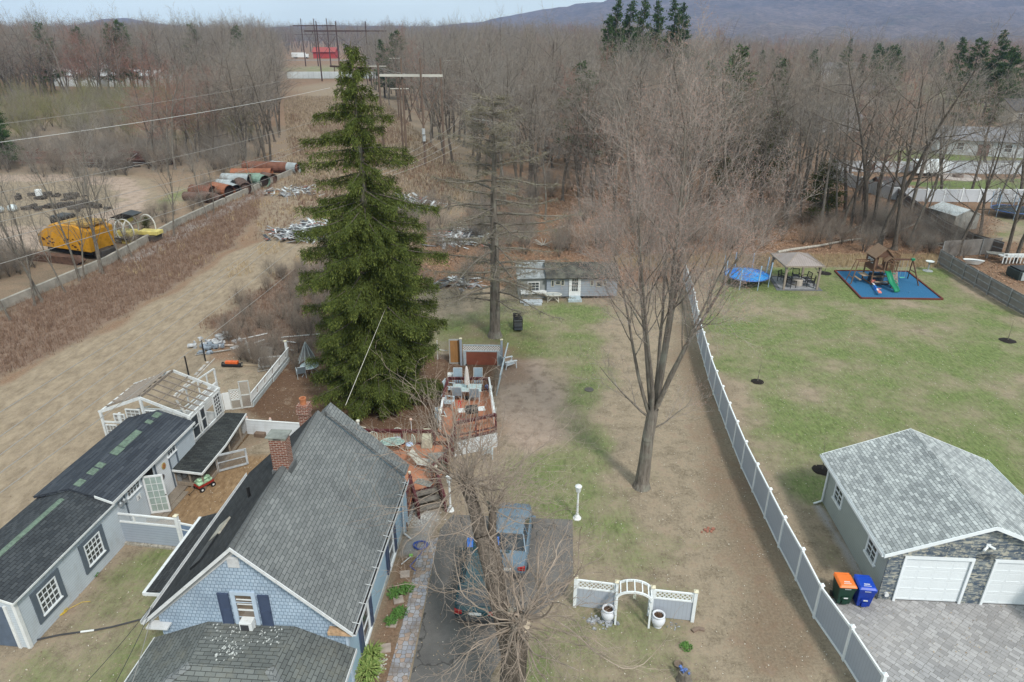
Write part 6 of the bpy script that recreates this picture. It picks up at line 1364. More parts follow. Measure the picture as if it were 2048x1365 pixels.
# ---- by the shed
p = G(1036, 660); t = thing('stove', 'old black cooking stove with open oven door on the grass', 'stove', p, R(3)); b = MB(); b.box(-.36, .36, .0, .55, .02, .88); b.build('body', BLACK, t, bevel=.015)
b = MB(); b.box(-.36, .28, .42, .55, .88, 1.20); b.build('back_panel', BLACK, t); b = MB(); b.box(-.30, .34, -.45, .0, .16, .20); b.build('oven_door', M('stove_grey', (.05,.055,.06,1), .4), t)
b = MB(); b.box(-.28, .32, -.006, .0, .25, .62); b.build('oven_cavity', M('enamel_dark', (.08,.085,.09,1), .3), t); b = MB(); b.box(-.3, .3, -.02, -.0, .70, .80)
for k in range(4): b.cyl((-.22+.14*k, -.02, .75), (-.22+.14*k, -.05, .75), .025, n=8); 
b.build('control_panel', M('stove_trim', (.16,.17,.18,1), .4, .1, metal=.5), t)
t = thing('patio_table', 'white oval patio table standing before the grey shed', 'table', G(1106, 603)); b = MB(); b.lathe([(.7, .62), (.7, .64)], n=24, sy=.6); b.build('table_top', M('frosted2', (.42,.44,.42,1), .3), t); b = MB(); b.tube([(.72*math.cos(a), .43*math.sin(a), .64) for a in np.linspace(0, 6.283, 25)], .028, 5)
for x in (-.42, .42):
    for y in (-.28, .28): b.beam((x, y, .62), (x*1.1, y, 0), .045)
b.beam((-.42, -.28, .1), (.1, -.1, .6), .04).beam((.42, -.28, .1), (-.1, -.1, .6), .04); b.build('frame', M('cream_white', (.66,.64,.56,1), .5), t)
b = MB()
# ------------------------------------------------------------------ cars in the driveway
def car(name, label, loc, rz, body, L=4.5, W=1.75, Hh=1.5, wagon=True, scale=1):
    t = thing(name, label, 'car', loc, rz)
    # length along +y (front), width x.  cross-sections: (y, half-width, z_low, z_belt) with rounded shoulders
    hw = W/2; S = [(-L/2, .80, .42, .78), (-L/2+.10, .93, .30, .92), (-L/2+.6, 1.0, .22, .96), (0, 1.0, .20, .93), (L/2-1.25, 1.0, .22, .90), (L/2-.5, .95, .25, .80), (L/2-.1, .84, .30, .70), (L/2, .70, .40, .60)]
    b = MB(); vs = []; n = 10
    for y, k, z0, z1 in S:
        h = hw*k
        vs += [(-h*.86, y, z0), (-h, y, z0+.12), (-h, y, z0+(z1-z0)*.62), (-h*.95, y, z1-.06), (-h*.82, y, z1), (h*.82, y, z1), (h*.95, y, z1-.06), (h, y, z0+(z1-z0)*.62), (h, y, z0+.12), (h*.86, y, z0)]
    fs = [(k*n+i, k*n+(i+1) % n, (k+1)*n+(i+1) % n, (k+1)*n+i) for k in range(len(S)-1) for i in range(n)]; fs += [tuple(range(n-1, -1, -1)), tuple(range((len(S)-1)*n, len(S)*n))]
    b.add(vs, fs); b.build('body', body, t, smooth=True, bevel=.02)
    yr0 = -L/2+(.12 if wagon else .75); yr1 = -L/2+(.50 if wagon else 1.35); yf1 = L/2-2.05; yf0 = L/2-1.30; zb = .92
    roof = [(-hw*.88, yr0, zb), (hw*.88, yr0, zb), (hw*.90, yf0, zb-.04), (-hw*.90, yf0, zb-.04), (-hw*.70, yr1, Hh), (hw*.70, yr1, Hh), (hw*.70, yf1, Hh-.02), (-hw*.70, yf1, Hh-.02)]
    b = MB(); b.add(roof, [(0, 3, 2, 1), (4, 5, 6, 7), (0, 1, 5, 4), (1, 2, 6, 5), (2, 3, 7, 6), (3, 0, 4, 7)]); b.build('windows', glass('car_glass', (.02,.025,.03,1), .05), t, bevel=.03)
    b = MB(); m = (yr1+yf1)/2
    b.add([(-hw*.715, yr1-.05, Hh+.0), (hw*.715, yr1-.05, Hh), (hw*.715, yf1+.04, Hh-.02), (-hw*.715, yf1+.04, Hh-.02), (-hw*.58, yr1+.05, Hh+.045), (hw*.58, yr1+.05, Hh+.045), (hw*.58, yf1-.1, Hh+.035), (-hw*.58, yf1-.1, Hh+.035)], [(0, 3, 2, 1), (4, 5, 6, 7), (0, 1, 5, 4), (1, 2, 6, 5), (2, 3, 7, 6), (3, 0, 4, 7)])
    for s in (-1, 1):
        for (y0, z0), (y1, z1) in (((yr0, zb), (yr1, Hh)), ((yf0, zb-.02), (yf1, Hh)), ((m, zb), (m, Hh))): b.beam((s*hw*.895, y0, z0), (s*hw*.71, y1, z1), .07, .04)
    b.build('roof', body, t, bevel=.02)
    if wagon:
        b = MB()
        for s in (-1, 1): b.beam((s*hw*.6, yr1+.1, Hh+.08), (s*hw*.6, yf1-.1, Hh+.07), .03)
        b.build('roof_rack', BLACK, t)
    for x in (-hw+.10, hw-.10):
        for y in (-L/2+.85, L/2-.85):
            s = -1 if x < 0 else 1; b = MB(); b.cyl((x-.11*s, y, .32), (x+.11*s, y, .32), .32, n=20); w = b.build('wheel', M('tyre', (.02,.02,.022,1), .9), t)
            b = MB(); b.cyl((x+.09*s, y, .32), (x+.115*s, y, .32), .19, n=14); b.build('rim', M('alloy', (.35,.36,.38,1), .3, metal=.8), w)
    for s in (-1, 1):
        b = MB(); b.box(s*hw*.58, s*hw*.93, -L/2-.012, -L/2+.12, .60, .80); b.build('tail_light', M('tail_red', (.32,.02,.02,1), .25), t, bevel=.02)
        b = MB(); b.box(s*hw*.45, s*hw*.74, L/2-.10, L/2-.01, .50, .62); b.build('headlight', M('lens', (.55,.58,.6,1), .1), t, bevel=.02)
        b = MB(); b.box(s*(hw+.0), s*(hw+.17), yf0-.1, yf0+.02, .90, 1.02); b.build('mirror', body, t, bevel=.03)
    b = MB(); b.box(-hw*.86, hw*.86, -L/2-.06, -L/2+.06, .30, .50); b.build('bumper', M('bumper_dark', (.05,.055,.06,1), .6), t, bevel=.03)
    b = MB(); b.box(-.24, .24, -L/2-.025, -L/2+.02, .60, .72); b.build('number_plate', WHITE, t)
    return t
PT_TEAL = M('car_teal', (.015,.055,.07,1), .25, .15, 1.5, spec=.6); PT_BLUE = M('car_steel_blue', (.115,.17,.225,1), .25, .1, 1.5, spec=.6)
c1 = G(955, 1238); car('estate_car', 'dark teal estate car with blue sheets on it under the lopped tree', (-1.22, 21.75, 0), R(-5), PT_TEAL)
car('parked_car', 'steel blue car parked ahead of the teal one on the driveway end', (-.05, 25.0-.9, 0), R(-6), PT_BLUE, L=4.4, Hh=1.42, wagon=False)
for (x, y, z, s, lab) in ((-1.75, 22.6, 1.5, .16, 'small blue plastic sheet on the left of the teal car roof'), (-.72, 22.55, 1.5, .22, 'blue plastic sheet on the right roof edge of the teal car'), (-.62, 20.2, 1.25, .28, 'crumpled blue plastic sheet over the rear window of the teal car')):
    t = thing('blue_sheet', lab, 'plastic sheet', (x, y, z)); rr = random.Random(int(s*100)); b = MB(); n = 6
    vs = [((i-n/2)/n*2*s*.8, (j-n/2)/n*2*s*1.4, rr.uniform(0, .05)-.25*max(0, -(j-n/2)/n)) for i in range(n+1) for j in range(n+1)]; b.add(vs, [(i*(n+1)+j, (i+1)*(n+1)+j, (i+1)*(n+1)+j+1, i*(n+1)+j+1) for i in range(n) for j in range(n)]); b.build('sheet', M('tarp_blue', (.03,.16,.55,1), .35), t)

# ------------------------------------------------------------------ bins
def bin_(lab, x, y, body, lid, rz):
    t = thing('wheelie_bin', lab, 'bin', (x, y, 0), rz, 'bins beside the garage')
    def frus(z0, z1, a0, b0, a1, b1): return [(-a0, -b0, z0), (a0, -b0, z0), (a0, b0, z0), (-a0, b0, z0), (-a1, -b1, z1), (a1, -b1, z1), (a1, b1, z1), (-a1, b1, z1)]
    F6 = [(0, 3, 2, 1), (4, 5, 6, 7), (0, 1, 5, 4), (1, 2, 6, 5), (2, 3, 7, 6), (3, 0, 4, 7)]
    b = MB(); b.add(frus(.06, 1.0, .25, .26, .33, .36), F6); b.build('body', body, t, bevel=.03)
    b = MB(); b.box(-.33, .33, -.38, -.345, .90, .98).box(-.16, .16, -.36, -.31, .42, .50).box(-.1,.1,-.335,-.29,.1,.3); b.build('front_ribs', body, t, bevel=.01)
    b = MB(); b.add(frus(1.0, 1.10, .36, .40, .27, .30), F6).box(-.30, .30, .36, .45, 1.0, 1.06); l = b.build('lid', lid, t, bevel=.03)
    b = MB()
    for k in range(5): b.box(-.10+.045*k, -.07+.045*k, -.16, -.10, 1.1, 1.104)
    for k in range(8): b.box(-.14+.036*k, -.118+.036*k, -.25, -.21, 1.1, 1.104)
    for k in range(6): b.box(-.12+.04*k, -.10+.04*k, -.386, -.38, .92, .96)
    b.build('print', WHITE, l)
    b = MB(); b.box(-.08, .08, -.363, -.358, .43, .49); b.build('label_plate', WHITE, t)
    for s in (-1, 1): b = MB(); b.cyl((s*.24, .24, .12), (s*.32, .24, .12), .12, n=14); b.build('wheel', BLACK, t)
    b = MB(); b.cyl((-.24, .46, 1.0), (.24, .46, 1.0), .018, n=8); b.build('handle', body, t)
bin_('dark green wheeled bin with orange lid beside the blue bin', 13.28, 20.85, M('bin_green', (.012,.045,.03,1), .4), M('lid_orange', (.72,.17,.03,1), .4, .05), R(-4)); bin_('blue wheeled bin against the garage corner', 14.02, 20.72, M('bin_blue', (.01,.04,.30,1), .35), M('lid_blue', (.012,.06,.42,1), .35), R(-7))

# ------------------------------------------------------------------ neighbour's play corner
def trampoline(cx, cy, r, name, label, skin, cover=True, n=8, h=2.2):
    t = thing(name, label, 'trampoline', (cx, cy, 0)); zz = .85
    b = MB(); ring = [(r*math.cos(a), r*math.sin(a), zz) for a in np.linspace(0, 6.2832, 33)]; b.tube(ring, .05, 6); fr = b.build('rim', BLUEPAD, t)
    b = MB(); nn = 32; vs = [(0, 0, zz+.02 if not cover else zz+.22)]
    for q in range(1, 5):
        for k in range(nn): a = 2*math.pi*k/nn; rr = r*.97*q/4; vs.append((rr*math.cos(a), rr*math.sin(a), zz+(.22*(1-(q/4)**1.5) if cover else 0)+(.05*math.sin(5*a+q) if cover and q in (2, 3) else 0)))
    fs = [(0, 1+k, 1+(k+1) % nn) for k in range(nn)]+[(1+(q-1)*nn+k, 1+q*nn+k, 1+q*nn+(k+1) % nn, 1+(q-1)*nn+(k+1) % nn) for q in range(1, 4) for k in range(nn)]; b.add(vs, fs); b.build('mat', skin, t)
    for k in range(n):
        a = 2*math.pi*(k+.3)/n; x, y = (r+.06)*math.cos(a), (r+.06)*math.sin(a); b = MB(); b.cyl((x, y, 0), (x*1.0, y*1.0, .9), .03, n=8).cyl((x, y, .9), (x*1.04, y*1.04, h+.1), .055, n=8); b.build('pole', PADB, t)
    b = MB(); m = 24
    for k in range(m):
        a0, a1 = 2*math.pi*k/m, 2*math.pi*(k+1)/m; b.quad((r*math.cos(a0), r*math.sin(a0), zz), (r*math.cos(a1), r*math.sin(a1), zz), (r*1.03*math.cos(a1), r*1.03*math.sin(a1), h), (r*1.03*math.cos(a0), r*1.03*math.sin(a0), h))
    b.build('net', lattice_mat('net_dark', (.05,.055,.06,1), .03, .13, diag=False), t)
    return t
BLUEPAD = M('pad_blue', (.06,.13,.36,1), .5); PADB = M('pole_pad', (.36,.48,.62,1), .5)
tw = NT('blue_tarpaulin'); tw.b.inputs['Roughness'].default_value = .35; tw.col(tw.mix(tw.ramp(tw.noise(.9, 4), .35, .6), (.02,.16,.62,1), (.03,.36,.85,1))); tw.bump(tw.noise(3, 5), .5, .05)
trampoline(21.25, 58.9, 1.95, 'trampoline', 'round trampoline with bright blue cover and net left of the gazebo', tw.m)
trampoline(62.0, 83.6, 2.4, 'trampoline', 'big trampoline with pale blue rim beyond the board fence on the right', M('mat_black', (.03,.04,.05,1), .7), cover=False, h=2.7)

def gazebo():
    t = thing('gazebo', 'brown square gazebo with ribbed hip roof on a small paved pad', 'gazebo', (24.1, 57.2, 0), R(0))
    W, D = 2.95, 3.4; m = wood('gazebo_beige', (.29,.24,.20,1), .12)
    for x in (0, W):
        for y in (0, D):
            b = MB(); b.box(x-.08, x+.08, y-.08, y+.08, 0, 2.1); p = b.build('post', m, t); sx = 1 if x == 0 else -1; sy = 1 if y == 0 else -1
            b = MB(); b.beam((x, y, 1.6), (x+.55*sx, y, 2.1), .07).beam((x, y, 1.6), (x, y+.55*sy, 2.1), .07); b.build('brace', m, p)
    b = MB(); b.box(-.12, W+.12, -.06, .06, 2.1, 2.24).box(-.12, W+.12, D-.06, D+.06, 2.1, 2.24).box(-.06, .06, .06, D-.06, 2.1, 2.24).box(W-.06, W+.06, .06, D-.06, 2.1, 2.24); b.build('beams', m, t)
    e = .25; c = [(-e, -e, 2.22), (W+e, -e, 2.22), (W+e, D+e, 2.22), (-e, D+e, 2.22)]; ap = (W/2, D/2, 2.95)
    rt = NT('ribbed_roof'); sp = rt.n('SeparateXYZ'); rt.l(rt.n('UVMap').outputs[0], sp.inputs[0]); q = rt.math('FRACT', rt.math('DIVIDE', sp.outputs[0], .2)); rt.bump(rt.ramp(q, 0, .15), .6, .03); rt.b.inputs['Roughness'].default_value = .5
    rt.col(rt.mix(rt.ramp(q, 0, .12), (.16,.115,.10,1), rt.mix(rt.ramp(rt.noise(1.2, 4), .3, .7), (.25,.21,.195,1), (.30,.255,.24,1))))
    b = MB(); b.add(c+[ap], [(0, 1, 4), (1, 2, 4), (2, 3, 4), (3, 0, 4)]); b.add([(x, y, z-.06) for x, y, z in c], [(0, 1, 2, 3)]); b.build('roof', rt.m, t)
    b = MB(); 
    for i in range(4): b.beam(c[i], c[(i+1) % 4], .05, .12)
    for i in range(4): b.beam(c[i], ap, .07, .04)
    b.build('roof_edge', m, t)
    s = sheet('patio_pad', [(23.45, 57.0), (27.45, 56.85), (27.7, 60.7), (24.0, 60.85)], .03, M('patio_border', (.13,.13,.14,1), .85, .2, 5), 'small paved pad under the gazebo')
    sheet('patio_paving', [(23.85, 57.25), (27.1, 57.15), (27.3, 60.4), (24.2, 60.5)], .05, M('patio_grey', (.27,.27,.28,1), .85, .2, 3), 'pale grey paving of the gazebo pad')
    p = thing('fire_table', 'round beige covered fire table under the gazebo', 'table', (25.75, 58.35, .05)); b = MB(); b.lathe([(.42, 0), (.45, .5), (.40, .56), (.05, .58)], n=20); b.build('cover', M('beige_cover', (.42,.37,.32,1), .8), p, smooth=False)
    def mch():
        q = thing('metal_chair', 'black metal chair', 'chair', (0, 0, 0)); b = MB(); b.box(-.28, .28, -.28, .28, .40, .46); b.build('seat', M('grey_seat', (.09,.09,.10,1)), q); b = MB(); b.beam((-.28, .28, .45), (-.28, .36, .95), .05).beam((.28, .28, .45), (.28, .36, .95), .05).beam((-.3, .36, .95), (.3, .36, .95), .06)
        for k in range(4): b.beam((-.26, .29+.015*k, .55+.1*k), (.26, .29+.015*k, .55+.1*k), .025)
        b.build('backrest', BLACK, q); b = MB()
        for s in (-1, 1): b.beam((.3*s, -.28, 0), (.3*s, -.28, .64), .045).beam((.3*s, .3, 0), (.3*s, .3, .64), .045).beam((.3*s, -.3, .64), (.3*s, .32, .64), .06, .04)
        b.build('frame', BLACK, q); return q
    k = mch(); S = ((24.95, 57.75, 110, 'black metal chair at the front left of the fire table'), (24.75, 59.35, 40, 'black metal chair at the back left of the fire table'), (26.1, 59.75, -15, 'black metal chair behind the fire table'), (26.75, 58.95, -75, 'black metal chair right of the fire table'), (26.75, 57.95, -110, 'black metal chair at the front right of the fire table'))
    for i, (x, y, a, lab) in enumerate(S): place(k, i > 0, (x, y, .05), R(a), lab, 'metal chairs under the gazebo')
gazebo()

def play_area():
    mt = NT('rubber_mulch_blue'); mt.b.inputs['Roughness'].default_value = .9; n = mt.noise(22, 3, .8); mt.col(mt.mix(mt.ramp(n, .35, .65), (.012,.075,.18,1), (.035,.16,.30,1))); mt.bump(n, .6, .03)
    P = [(30.85, 62.3), (37.7, 62.05), (36.8, 54.7), (29.95, 54.95)]
    sheet('play_surface', P, .05, mt.m, 'blue loose rubber play surface')
    t = thing('timber_edging', 'dark red timber border round the blue play surface', 'edging', (30, 55, 0)); b = MB(Matrix.Translation((-30, -55, 0)))
    for i in range(4): a, c = P[i], P[(i+1) % 4]; b.beam((*a, .06), (*c, .06), .14, .14)
    b.build('timbers', M('redwood_edge', (.13,.035,.025,1), .8), t)
    CED = wood('cedar_brown', (.20,.115,.07,1), .2); CEDD = wood('cedar_dark', (.12,.065,.045,1), .2); GRN = M('slide_green', (.015,.20,.10,1), .3, .08)
    s = thing('play_tower', 'brown timber play tower with green slide and swing beams on the blue surface', 'playset', (32.4, 58.4, 0))
    b = MB()
    for x in (0, 1.6):
        for y in (0, 1.6): b.box(x-.05, x+.05, y-.05, y+.05, 0, 2.7 if x < 1 or y > 1 else 2.3)
    b.beam((0, 0, .12), (1.6, 0, .12), .08).beam((0, 0, .12), (0, 1.6, .12), .08).beam((0, 0, 1.35), (1.6, 0, 1.35), .05, .14).beam((0, 0, 1.35), (0, 1.6, 1.35), .05, .14).beam((1.6, 0, 1.35), (1.6, 1.6, 1.35), .05, .14); b.build('frame', CED, s)
    b = MB(); b.box(-.05, 1.65, -.35, 1.65, 1.38, 1.43); b.build('floor', CED, s)
    b = MB(); b.box(-.04, .0, 0, 1.6, 1.43, 2.5).box(0, .9, 1.55, 1.6, 1.43, 2.4).box(.75, 1.15, .0, .04, 1.43, 2.2).box(0, .25, 0.0, .04, 1.43, 2.6); w = b.build('wall_boards', CEDD, s)
    for y in (.5, 1.0): window(w, T(-.045, y, 2.15, R(-90)), .3, .3, 2, 2, WHITE, .035, sill=False, pane=BLACK)
    roofm = siding('roof_slats', (.22,.14,.09,1), .14, vert=False, var=.12, groove=.45)
    b = MB(); b.slab([(.65, -.3, 3.5), (-.25, -.3, 2.62), (-.25, 1.5, 2.62), (.65, 1.5, 3.5)], .05).slab([(.65, -.3, 3.5), (1.55, -.3, 2.62), (1.55, 1.5, 2.62), (.65, 1.5, 3.5)], .05); b.build('roof', roofm, s)
    b = MB(); b.prism([(-.1, 2.65), (1.4, 2.65), (.65, 3.4)], 'y', -.18, -.14); b.build('gable_boards', CEDD, s)
    b = MB(); b.slab([(.95, -.75, 2.85), (.5, -.75, 2.45), (.5, -.15, 2.45), (.95, -.15, 2.85)], .04).slab([(.95, -.75, 2.85), (1.4, -.75, 2.45), (1.4, -.15, 2.45), (.95, -.15, 2.85)], .04).beam((.55, -.7, 1.4), (.55, -.7, 2.45), .06).beam((1.35, -.7, 1.4), (1.35, -.7, 2.45), .06); b.build('porch_roof', roofm, s)
    b = MB(); 
    for x0, y0, x1, y1 in ((1.65, -.35, 1.65, 1.6), (1.0, -.35, 1.65, -.35)):
        b.beam((x0, y0, 2.1), (x1, y1, 2.1), .05, .08)
        for k in range(9): q = k/8; b.beam((x0+(x1-x0)*q, y0+(y1-y0)*q, 1.43), (x0+(x1-x0)*q, y0+(y1-y0)*q, 2.1), .03)
    # side balcony on the right
    b.box(1.7, 2.7, 1.0, 2.0, 1.75, 1.8)
    for x0, y0, x1, y1 in ((1.7, 1.0, 2.7, 1.0), (2.7, 1.0, 2.7, 2.0), (1.7, 2.0, 2.7, 2.0)):
        b.beam((x0, y0, 2.5), (x1, y1, 2.5), .05, .07)
        for k in range(8): q = k/7; b.beam((x0+(x1-x0)*q, y0+(y1-y0)*q, 1.8), (x0+(x1-x0)*q, y0+(y1-y0)*q, 2.5), .03)
    b.beam((1.75, 1.95, 0), (1.75, 1.95, 1.8), .08).beam((2.65, 1.95, 0), (2.65, 1.95, 1.8), .08).beam((2.65, 1.05, 0), (2.65, 1.05, 1.8), .08); b.build('balcony_rail', CED, s)
    b = MB(); n = 14; L = [];
    for k in range(n+1): q = k/n; L.append((1.0+.25*q, -.4-1.75*q, 1.40-1.28*(q**.9)+.07*math.sin(q*9)+(.0)))
    prof = [(-.26, .16), (-.24, .02), (-.15, -.03), (.15, -.03), (.24, .02), (.26, .16), (.22, .16), (.20, .05), (-.20, .05), (-.22, .16)]
    vs = [(p[0]+u, p[1], p[2]+w_) for p in L for u, w_ in prof]; m = len(prof); b.add(vs, [(k*m+i, k*m+(i+1) % m, (k+1)*m+(i+1) % m, (k+1)*m+i) for k in range(n) for i in range(m)]); b.build('slide', GRN, s, smooth=True)
    b = MB(); b.slab([(1.35, -.4, 1.4), (1.95, -.4, 1.4), (1.95, -1.1, .1), (1.35, -1.1, .1)], .05); c = b.build('climbing_wall', M('rock_wall', (.22,.17,.15,1), .8, .3, 6), s)
    b = MB(); rr = random.Random(5)
    for k in range(9): q = rr.uniform(.1, .9); b.ball((rr.uniform(1.42, 1.9), -.4-.7*q-.04, 1.4-1.3*q+.03), .055, 6, 4)
    b.build('holds', M('hold_green', (.10,.40,.22,1), .5), c)
    b = MB(); b.beam((1.65, .7, 2.2), (3.75, .7, 2.2), .10, .14).beam((3.7, .7, 2.2), (3.85+.4, 1.7, 0), .08).beam((3.7, .7, 2.2), (4.2, -.3, 0), .08).beam((3.95, 1.1, 1.1), (3.95, .3, 1.1), .06); b.build('swing_beam', CEDD, s)
    b = MB(); b.box(3.55, 3.85, .58, .82, 2.12, 2.3); b.build('bracket', GRN, s)
    for x in (2.4, 3.1):
        b = MB(); 
        for q in (-.22, .22): b.cyl((x+q, .7, 2.15), (x+q, .7, .5), .012, n=5)
        c = b.build('swing_rope', GREYBLUE, s); b = MB(); b.slab([(x-.24, .6, .5), (x+.24, .6, .5), (x+.24, .8, .5), (x-.24, .8, .5)], .03); b.build('swing_seat', M('seat_green', (.10,.45,.35,1), .5), c)
    b = MB()
    for y in (.35, .85): b.beam((0, y, 2.15), (-1.35, y, 2.15), .07, .10).beam((-1.3, y, 2.15), (-1.75, y+(.25 if y > .6 else -.25), 0), .07)
    for k in range(6): b.beam((-.2-.2*k, .35, 2.12), (-.2-.2*k, .85, 2.12), .03)
    b.beam((-1.6, .2, .6), (-1.6, 1.0, .6), .05); b.build('monkey_bars', CED, s)
    b = MB(); b.box(.1, 1.5, -.5, -.25, .42, .47).box(.1, 1.5, .1, .5, .72, .77).box(-.7, -.1, .3, 1.3, .75, .8).box(-1.0, -.8, .2, 1.3, .4, .45); b.build('picnic_bench', wood('bench_wood', (.32,.24,.17,1)), s)
    b = MB(); b.box(.05, 1.5, .75, .8, .1, .95); b.build('dark_panel', lattice_mat('panel_slats', (.05,.05,.055,1), .14, .6, diag=False), s)
    w = thing('seesaw', 'red and white toy seesaw lying on the blue play surface', 'seesaw', (32.2, 57.1, .05), R(-14)); b = MB(); b.beam((0, -1.45, .22), (0, -.5, .24), .14, .06).beam((0, .5, .24), (0, 1.45, .22), .14, .06); b.build('plank', WHITE, w); b = MB(); b.beam((0, -.5, .24), (0, .5, .24), .12, .06).box(-.12, .12, -.25, .25, 0, .2); b.build('pivot', M('toy_blue', (.04,.18,.60,1), .4), w)
    for y in (-1.4, 1.4): b = MB(); b.box(-.13, .13, y-.25, y+.25, .25, .32).beam((-.15, y*.8, .5), (.15, y*.8, .5), .04).beam((0, y*.8, .25), (0, y*.8, .5), .04); b.build('seat', M('toy_pink', (.72,.22,.18,1), .4), w)
    w = thing('bird_bath', 'white bird bath on the lawn between play tower and board fence', 'bird bath', (39.8, 62.4, 0)); b = MB(); b.lathe([(.45, 0), (.45, .04), (.12, .08), (.07, .15), (.06, .8), (.15, .85)], n=12); b.build('pedestal', M('stone_grey', (.30,.32,.32,1), .8), w); b = MB(); b.lathe([(.15, .85), (.38, .95), (.38, .98), (.1, .93)], n=16); b.build('basin', M('basin_white', (.60,.63,.62,1), .5), w)
play_area()
for i, (px, py, r, lab, hh) in enumerate(((1649, 547, .62, 'bare sapling in a dark mulch ring right of the gazebo', 1.7), (1515, 764, .42, 'bare sapling in a dark mulch ring near the long white fence', 1.5), (2015, 682, .55, 'bare sapling in a dark mulch ring at the right edge of the lawn', 1.8), (1644, 941, .5, 'bare sapling in a dark mulch ring behind the garage corner', 1.9))):
    t, _ = bare_tree('sapling', lab, 'tree', 60+i, hh, .02, BARK_GREY, TW_BROWN, dict(n=[5, 4, 3], kids=[7, 4], start=[.35, .3], rmin=.003, ratio=[.45, .5], ang=[.7, .7], wob=[.05, .1, .1], up=[.02, .04, .02]), loc=G(px, py), sides=(5,4,3))
    b = MB(); rr = random.Random(i); n = 18; vs = [(r*(1+.08*rr.uniform(-1, 1))*math.cos(6.283*k/n), r*(1+.08*rr.uniform(-1, 1))*math.sin(6.283*k/n), .02) for k in range(n)]; b.add(vs+[(0, 0, .10)], [(k, (k+1) % n, n) for k in range(n)]); b.build('mulch_ring', M('dark_mulch', (.018,.013,.011,1), .95, .4, 20), t)

# ---- grey board fence of the neighbour on the right, dog corner with stuff
OLDF = siding('weathered_boards', (.215,.195,.18,1), .15, vert=True, var=.18, groove=.5)
def board_fence(name, label, px, h, rails=True, mat=None, z0=0, world=False, posts=None):
    P = [Vector((*p, 0)) if world else Vector((G(*p).x, G(*p).y, 0)) for p in px]; t = thing(name, label, 'fence', P[0])
    for a, c in zip(P[:-1], P[1:]):
        a, c = a-P[0], c-P[0]; an, L = to_line(a, c); n = max(1, round(L/2.4))
        for k in range(n):
            p = a.lerp(c, k/n); Mx = T(p.x, p.y, 0, an); w = L/n; b = MB(Mx); b.box(0, w, -.015, .015, .03, h); q = b.build('board_panel', mat or OLDF, t)
            b = MB(Mx)
            if rails: b.box(0, w, -.06, -.016, .25, .34).box(0, w, -.06, -.016, h*.52, h*.52+.09).box(0, w, -.06, -.016, h-.2, h-.11)
            b.box(-.045, .045, -.11, -.061, 0, h+.02); b.build('post', posts or M('weathered_post', (.27,.27,.27,1), .8, .2, 3), q)
    return t
board_fence('board_fence', 'weathered grey board fence along the right side of the lawn', [(1876,530),(1925,560),(1975,590),(2060,640)], 1.55)
board_fence('board_fence', 'darker weathered board fence crossing the leafy ground behind the play tower', [(1780,392),(1830,430),(1885,470),(1940,497),(2000,515)], 1.6, mat=siding('weathered_dark', (.13,.105,.09,1), .15, vert=True, var=.2, groove=.5))
board_fence('board_fence', 'short weathered fence facing the camera at the dog corner', [(1880,515),(1996,508)], 1.7, rails=False)
t = thing('white_tub', 'white boat shaped tub behind the grey board fence', 'tub', G(1945, 530), R(-20)); b = MB(); b.lathe([(.55, .1), (.95, .5), (.9, .5), (.5, .25)], n=16, sy=.45); b.build('shell', WHITE, t); b = MB(); b.lathe([(.2, .4), (.8, .42)], n=12, sy=.3); b.build('inside', BLACK, t)
t = thing('hot_tub', 'dark green spa cabinet at the right edge behind the board fence', 'spa', G(2046, 556), R(0)); b = MB(); b.box(-1.1, 1.6, -.9, .9, .0, .85); b.build('cabinet', M('spa_green', (.035,.05,.05,1), .6), t, bevel=.05); b = MB(); b.box(-1.0, 1.6, -.8, .8, .87, .98); b.build('cover', M('spa_black', (.015,.016,.018,1), .4), t, bevel=.04); b = MB(); b.box(-.9, 1.6, -1.0, -.92, .05, .8); b.build('frame', M('spa_frame', (.36,.40,.40,1)), t)
t = thing('pallet_stack', 'white railed pallet stack behind the spa cabinet', 'pallet', G(2045, 537)); b = MB(); b.box(-1.5, 1.5, .9, 1.7, .8, .9)
for k in range(9): b.box(-1.5+.35*k, -1.42+.35*k, .86, .92, .2, 1.1)
b.box(-1.5, 1.5, .9, .95, 1.1, 1.2); b.build('rails', WHITE, t)
t = thing('work_table', 'weathered low table in the dog corner', 'table', G(1990, 520), R(-25)); b = MB(); b.box(-.9, .9, -.5, .5, .65, .7); b.build('table_top', M('table_grey', (.20,.19,.17,1), .8, .2), t); b = MB()
for x in (-.8, .8):
    for y in (-.4, .4): b.box(x-.04, x+.04, y-.04, y+.04, 0, .65)
b.build('legs', M('weathered_post', (.27,.27,.27,1)), t)
t = thing('utility_shed', 'small grey utility shed with white ridged roof beyond the dark fence', 'shed', (52.2, 77.2, 0), R(12)); b = MB(); b.box(-1.6, 1.6, 0, 4, 0, 1.7); b.prism([(-1.6, 1.7), (1.6, 1.7), (0, 2.3)], 'y', 0, 4); b.build('wall', M('shed_grey', (.30,.30,.28,1), .7), t); b = MB(); b.slab([(0, -.1, 2.38), (1.75, -.1, 1.72), (1.75, 4.1, 1.72), (0, 4.1, 2.38)], .05).slab([(0, -.1, 2.38), (-1.75, -.1, 1.72), (-1.75, 4.1, 1.72), (0, 4.1, 2.38)], .05); b.build('roof', siding('ridged_white', (.50,.53,.54,1), .3, vert=True, groove=.6), t)
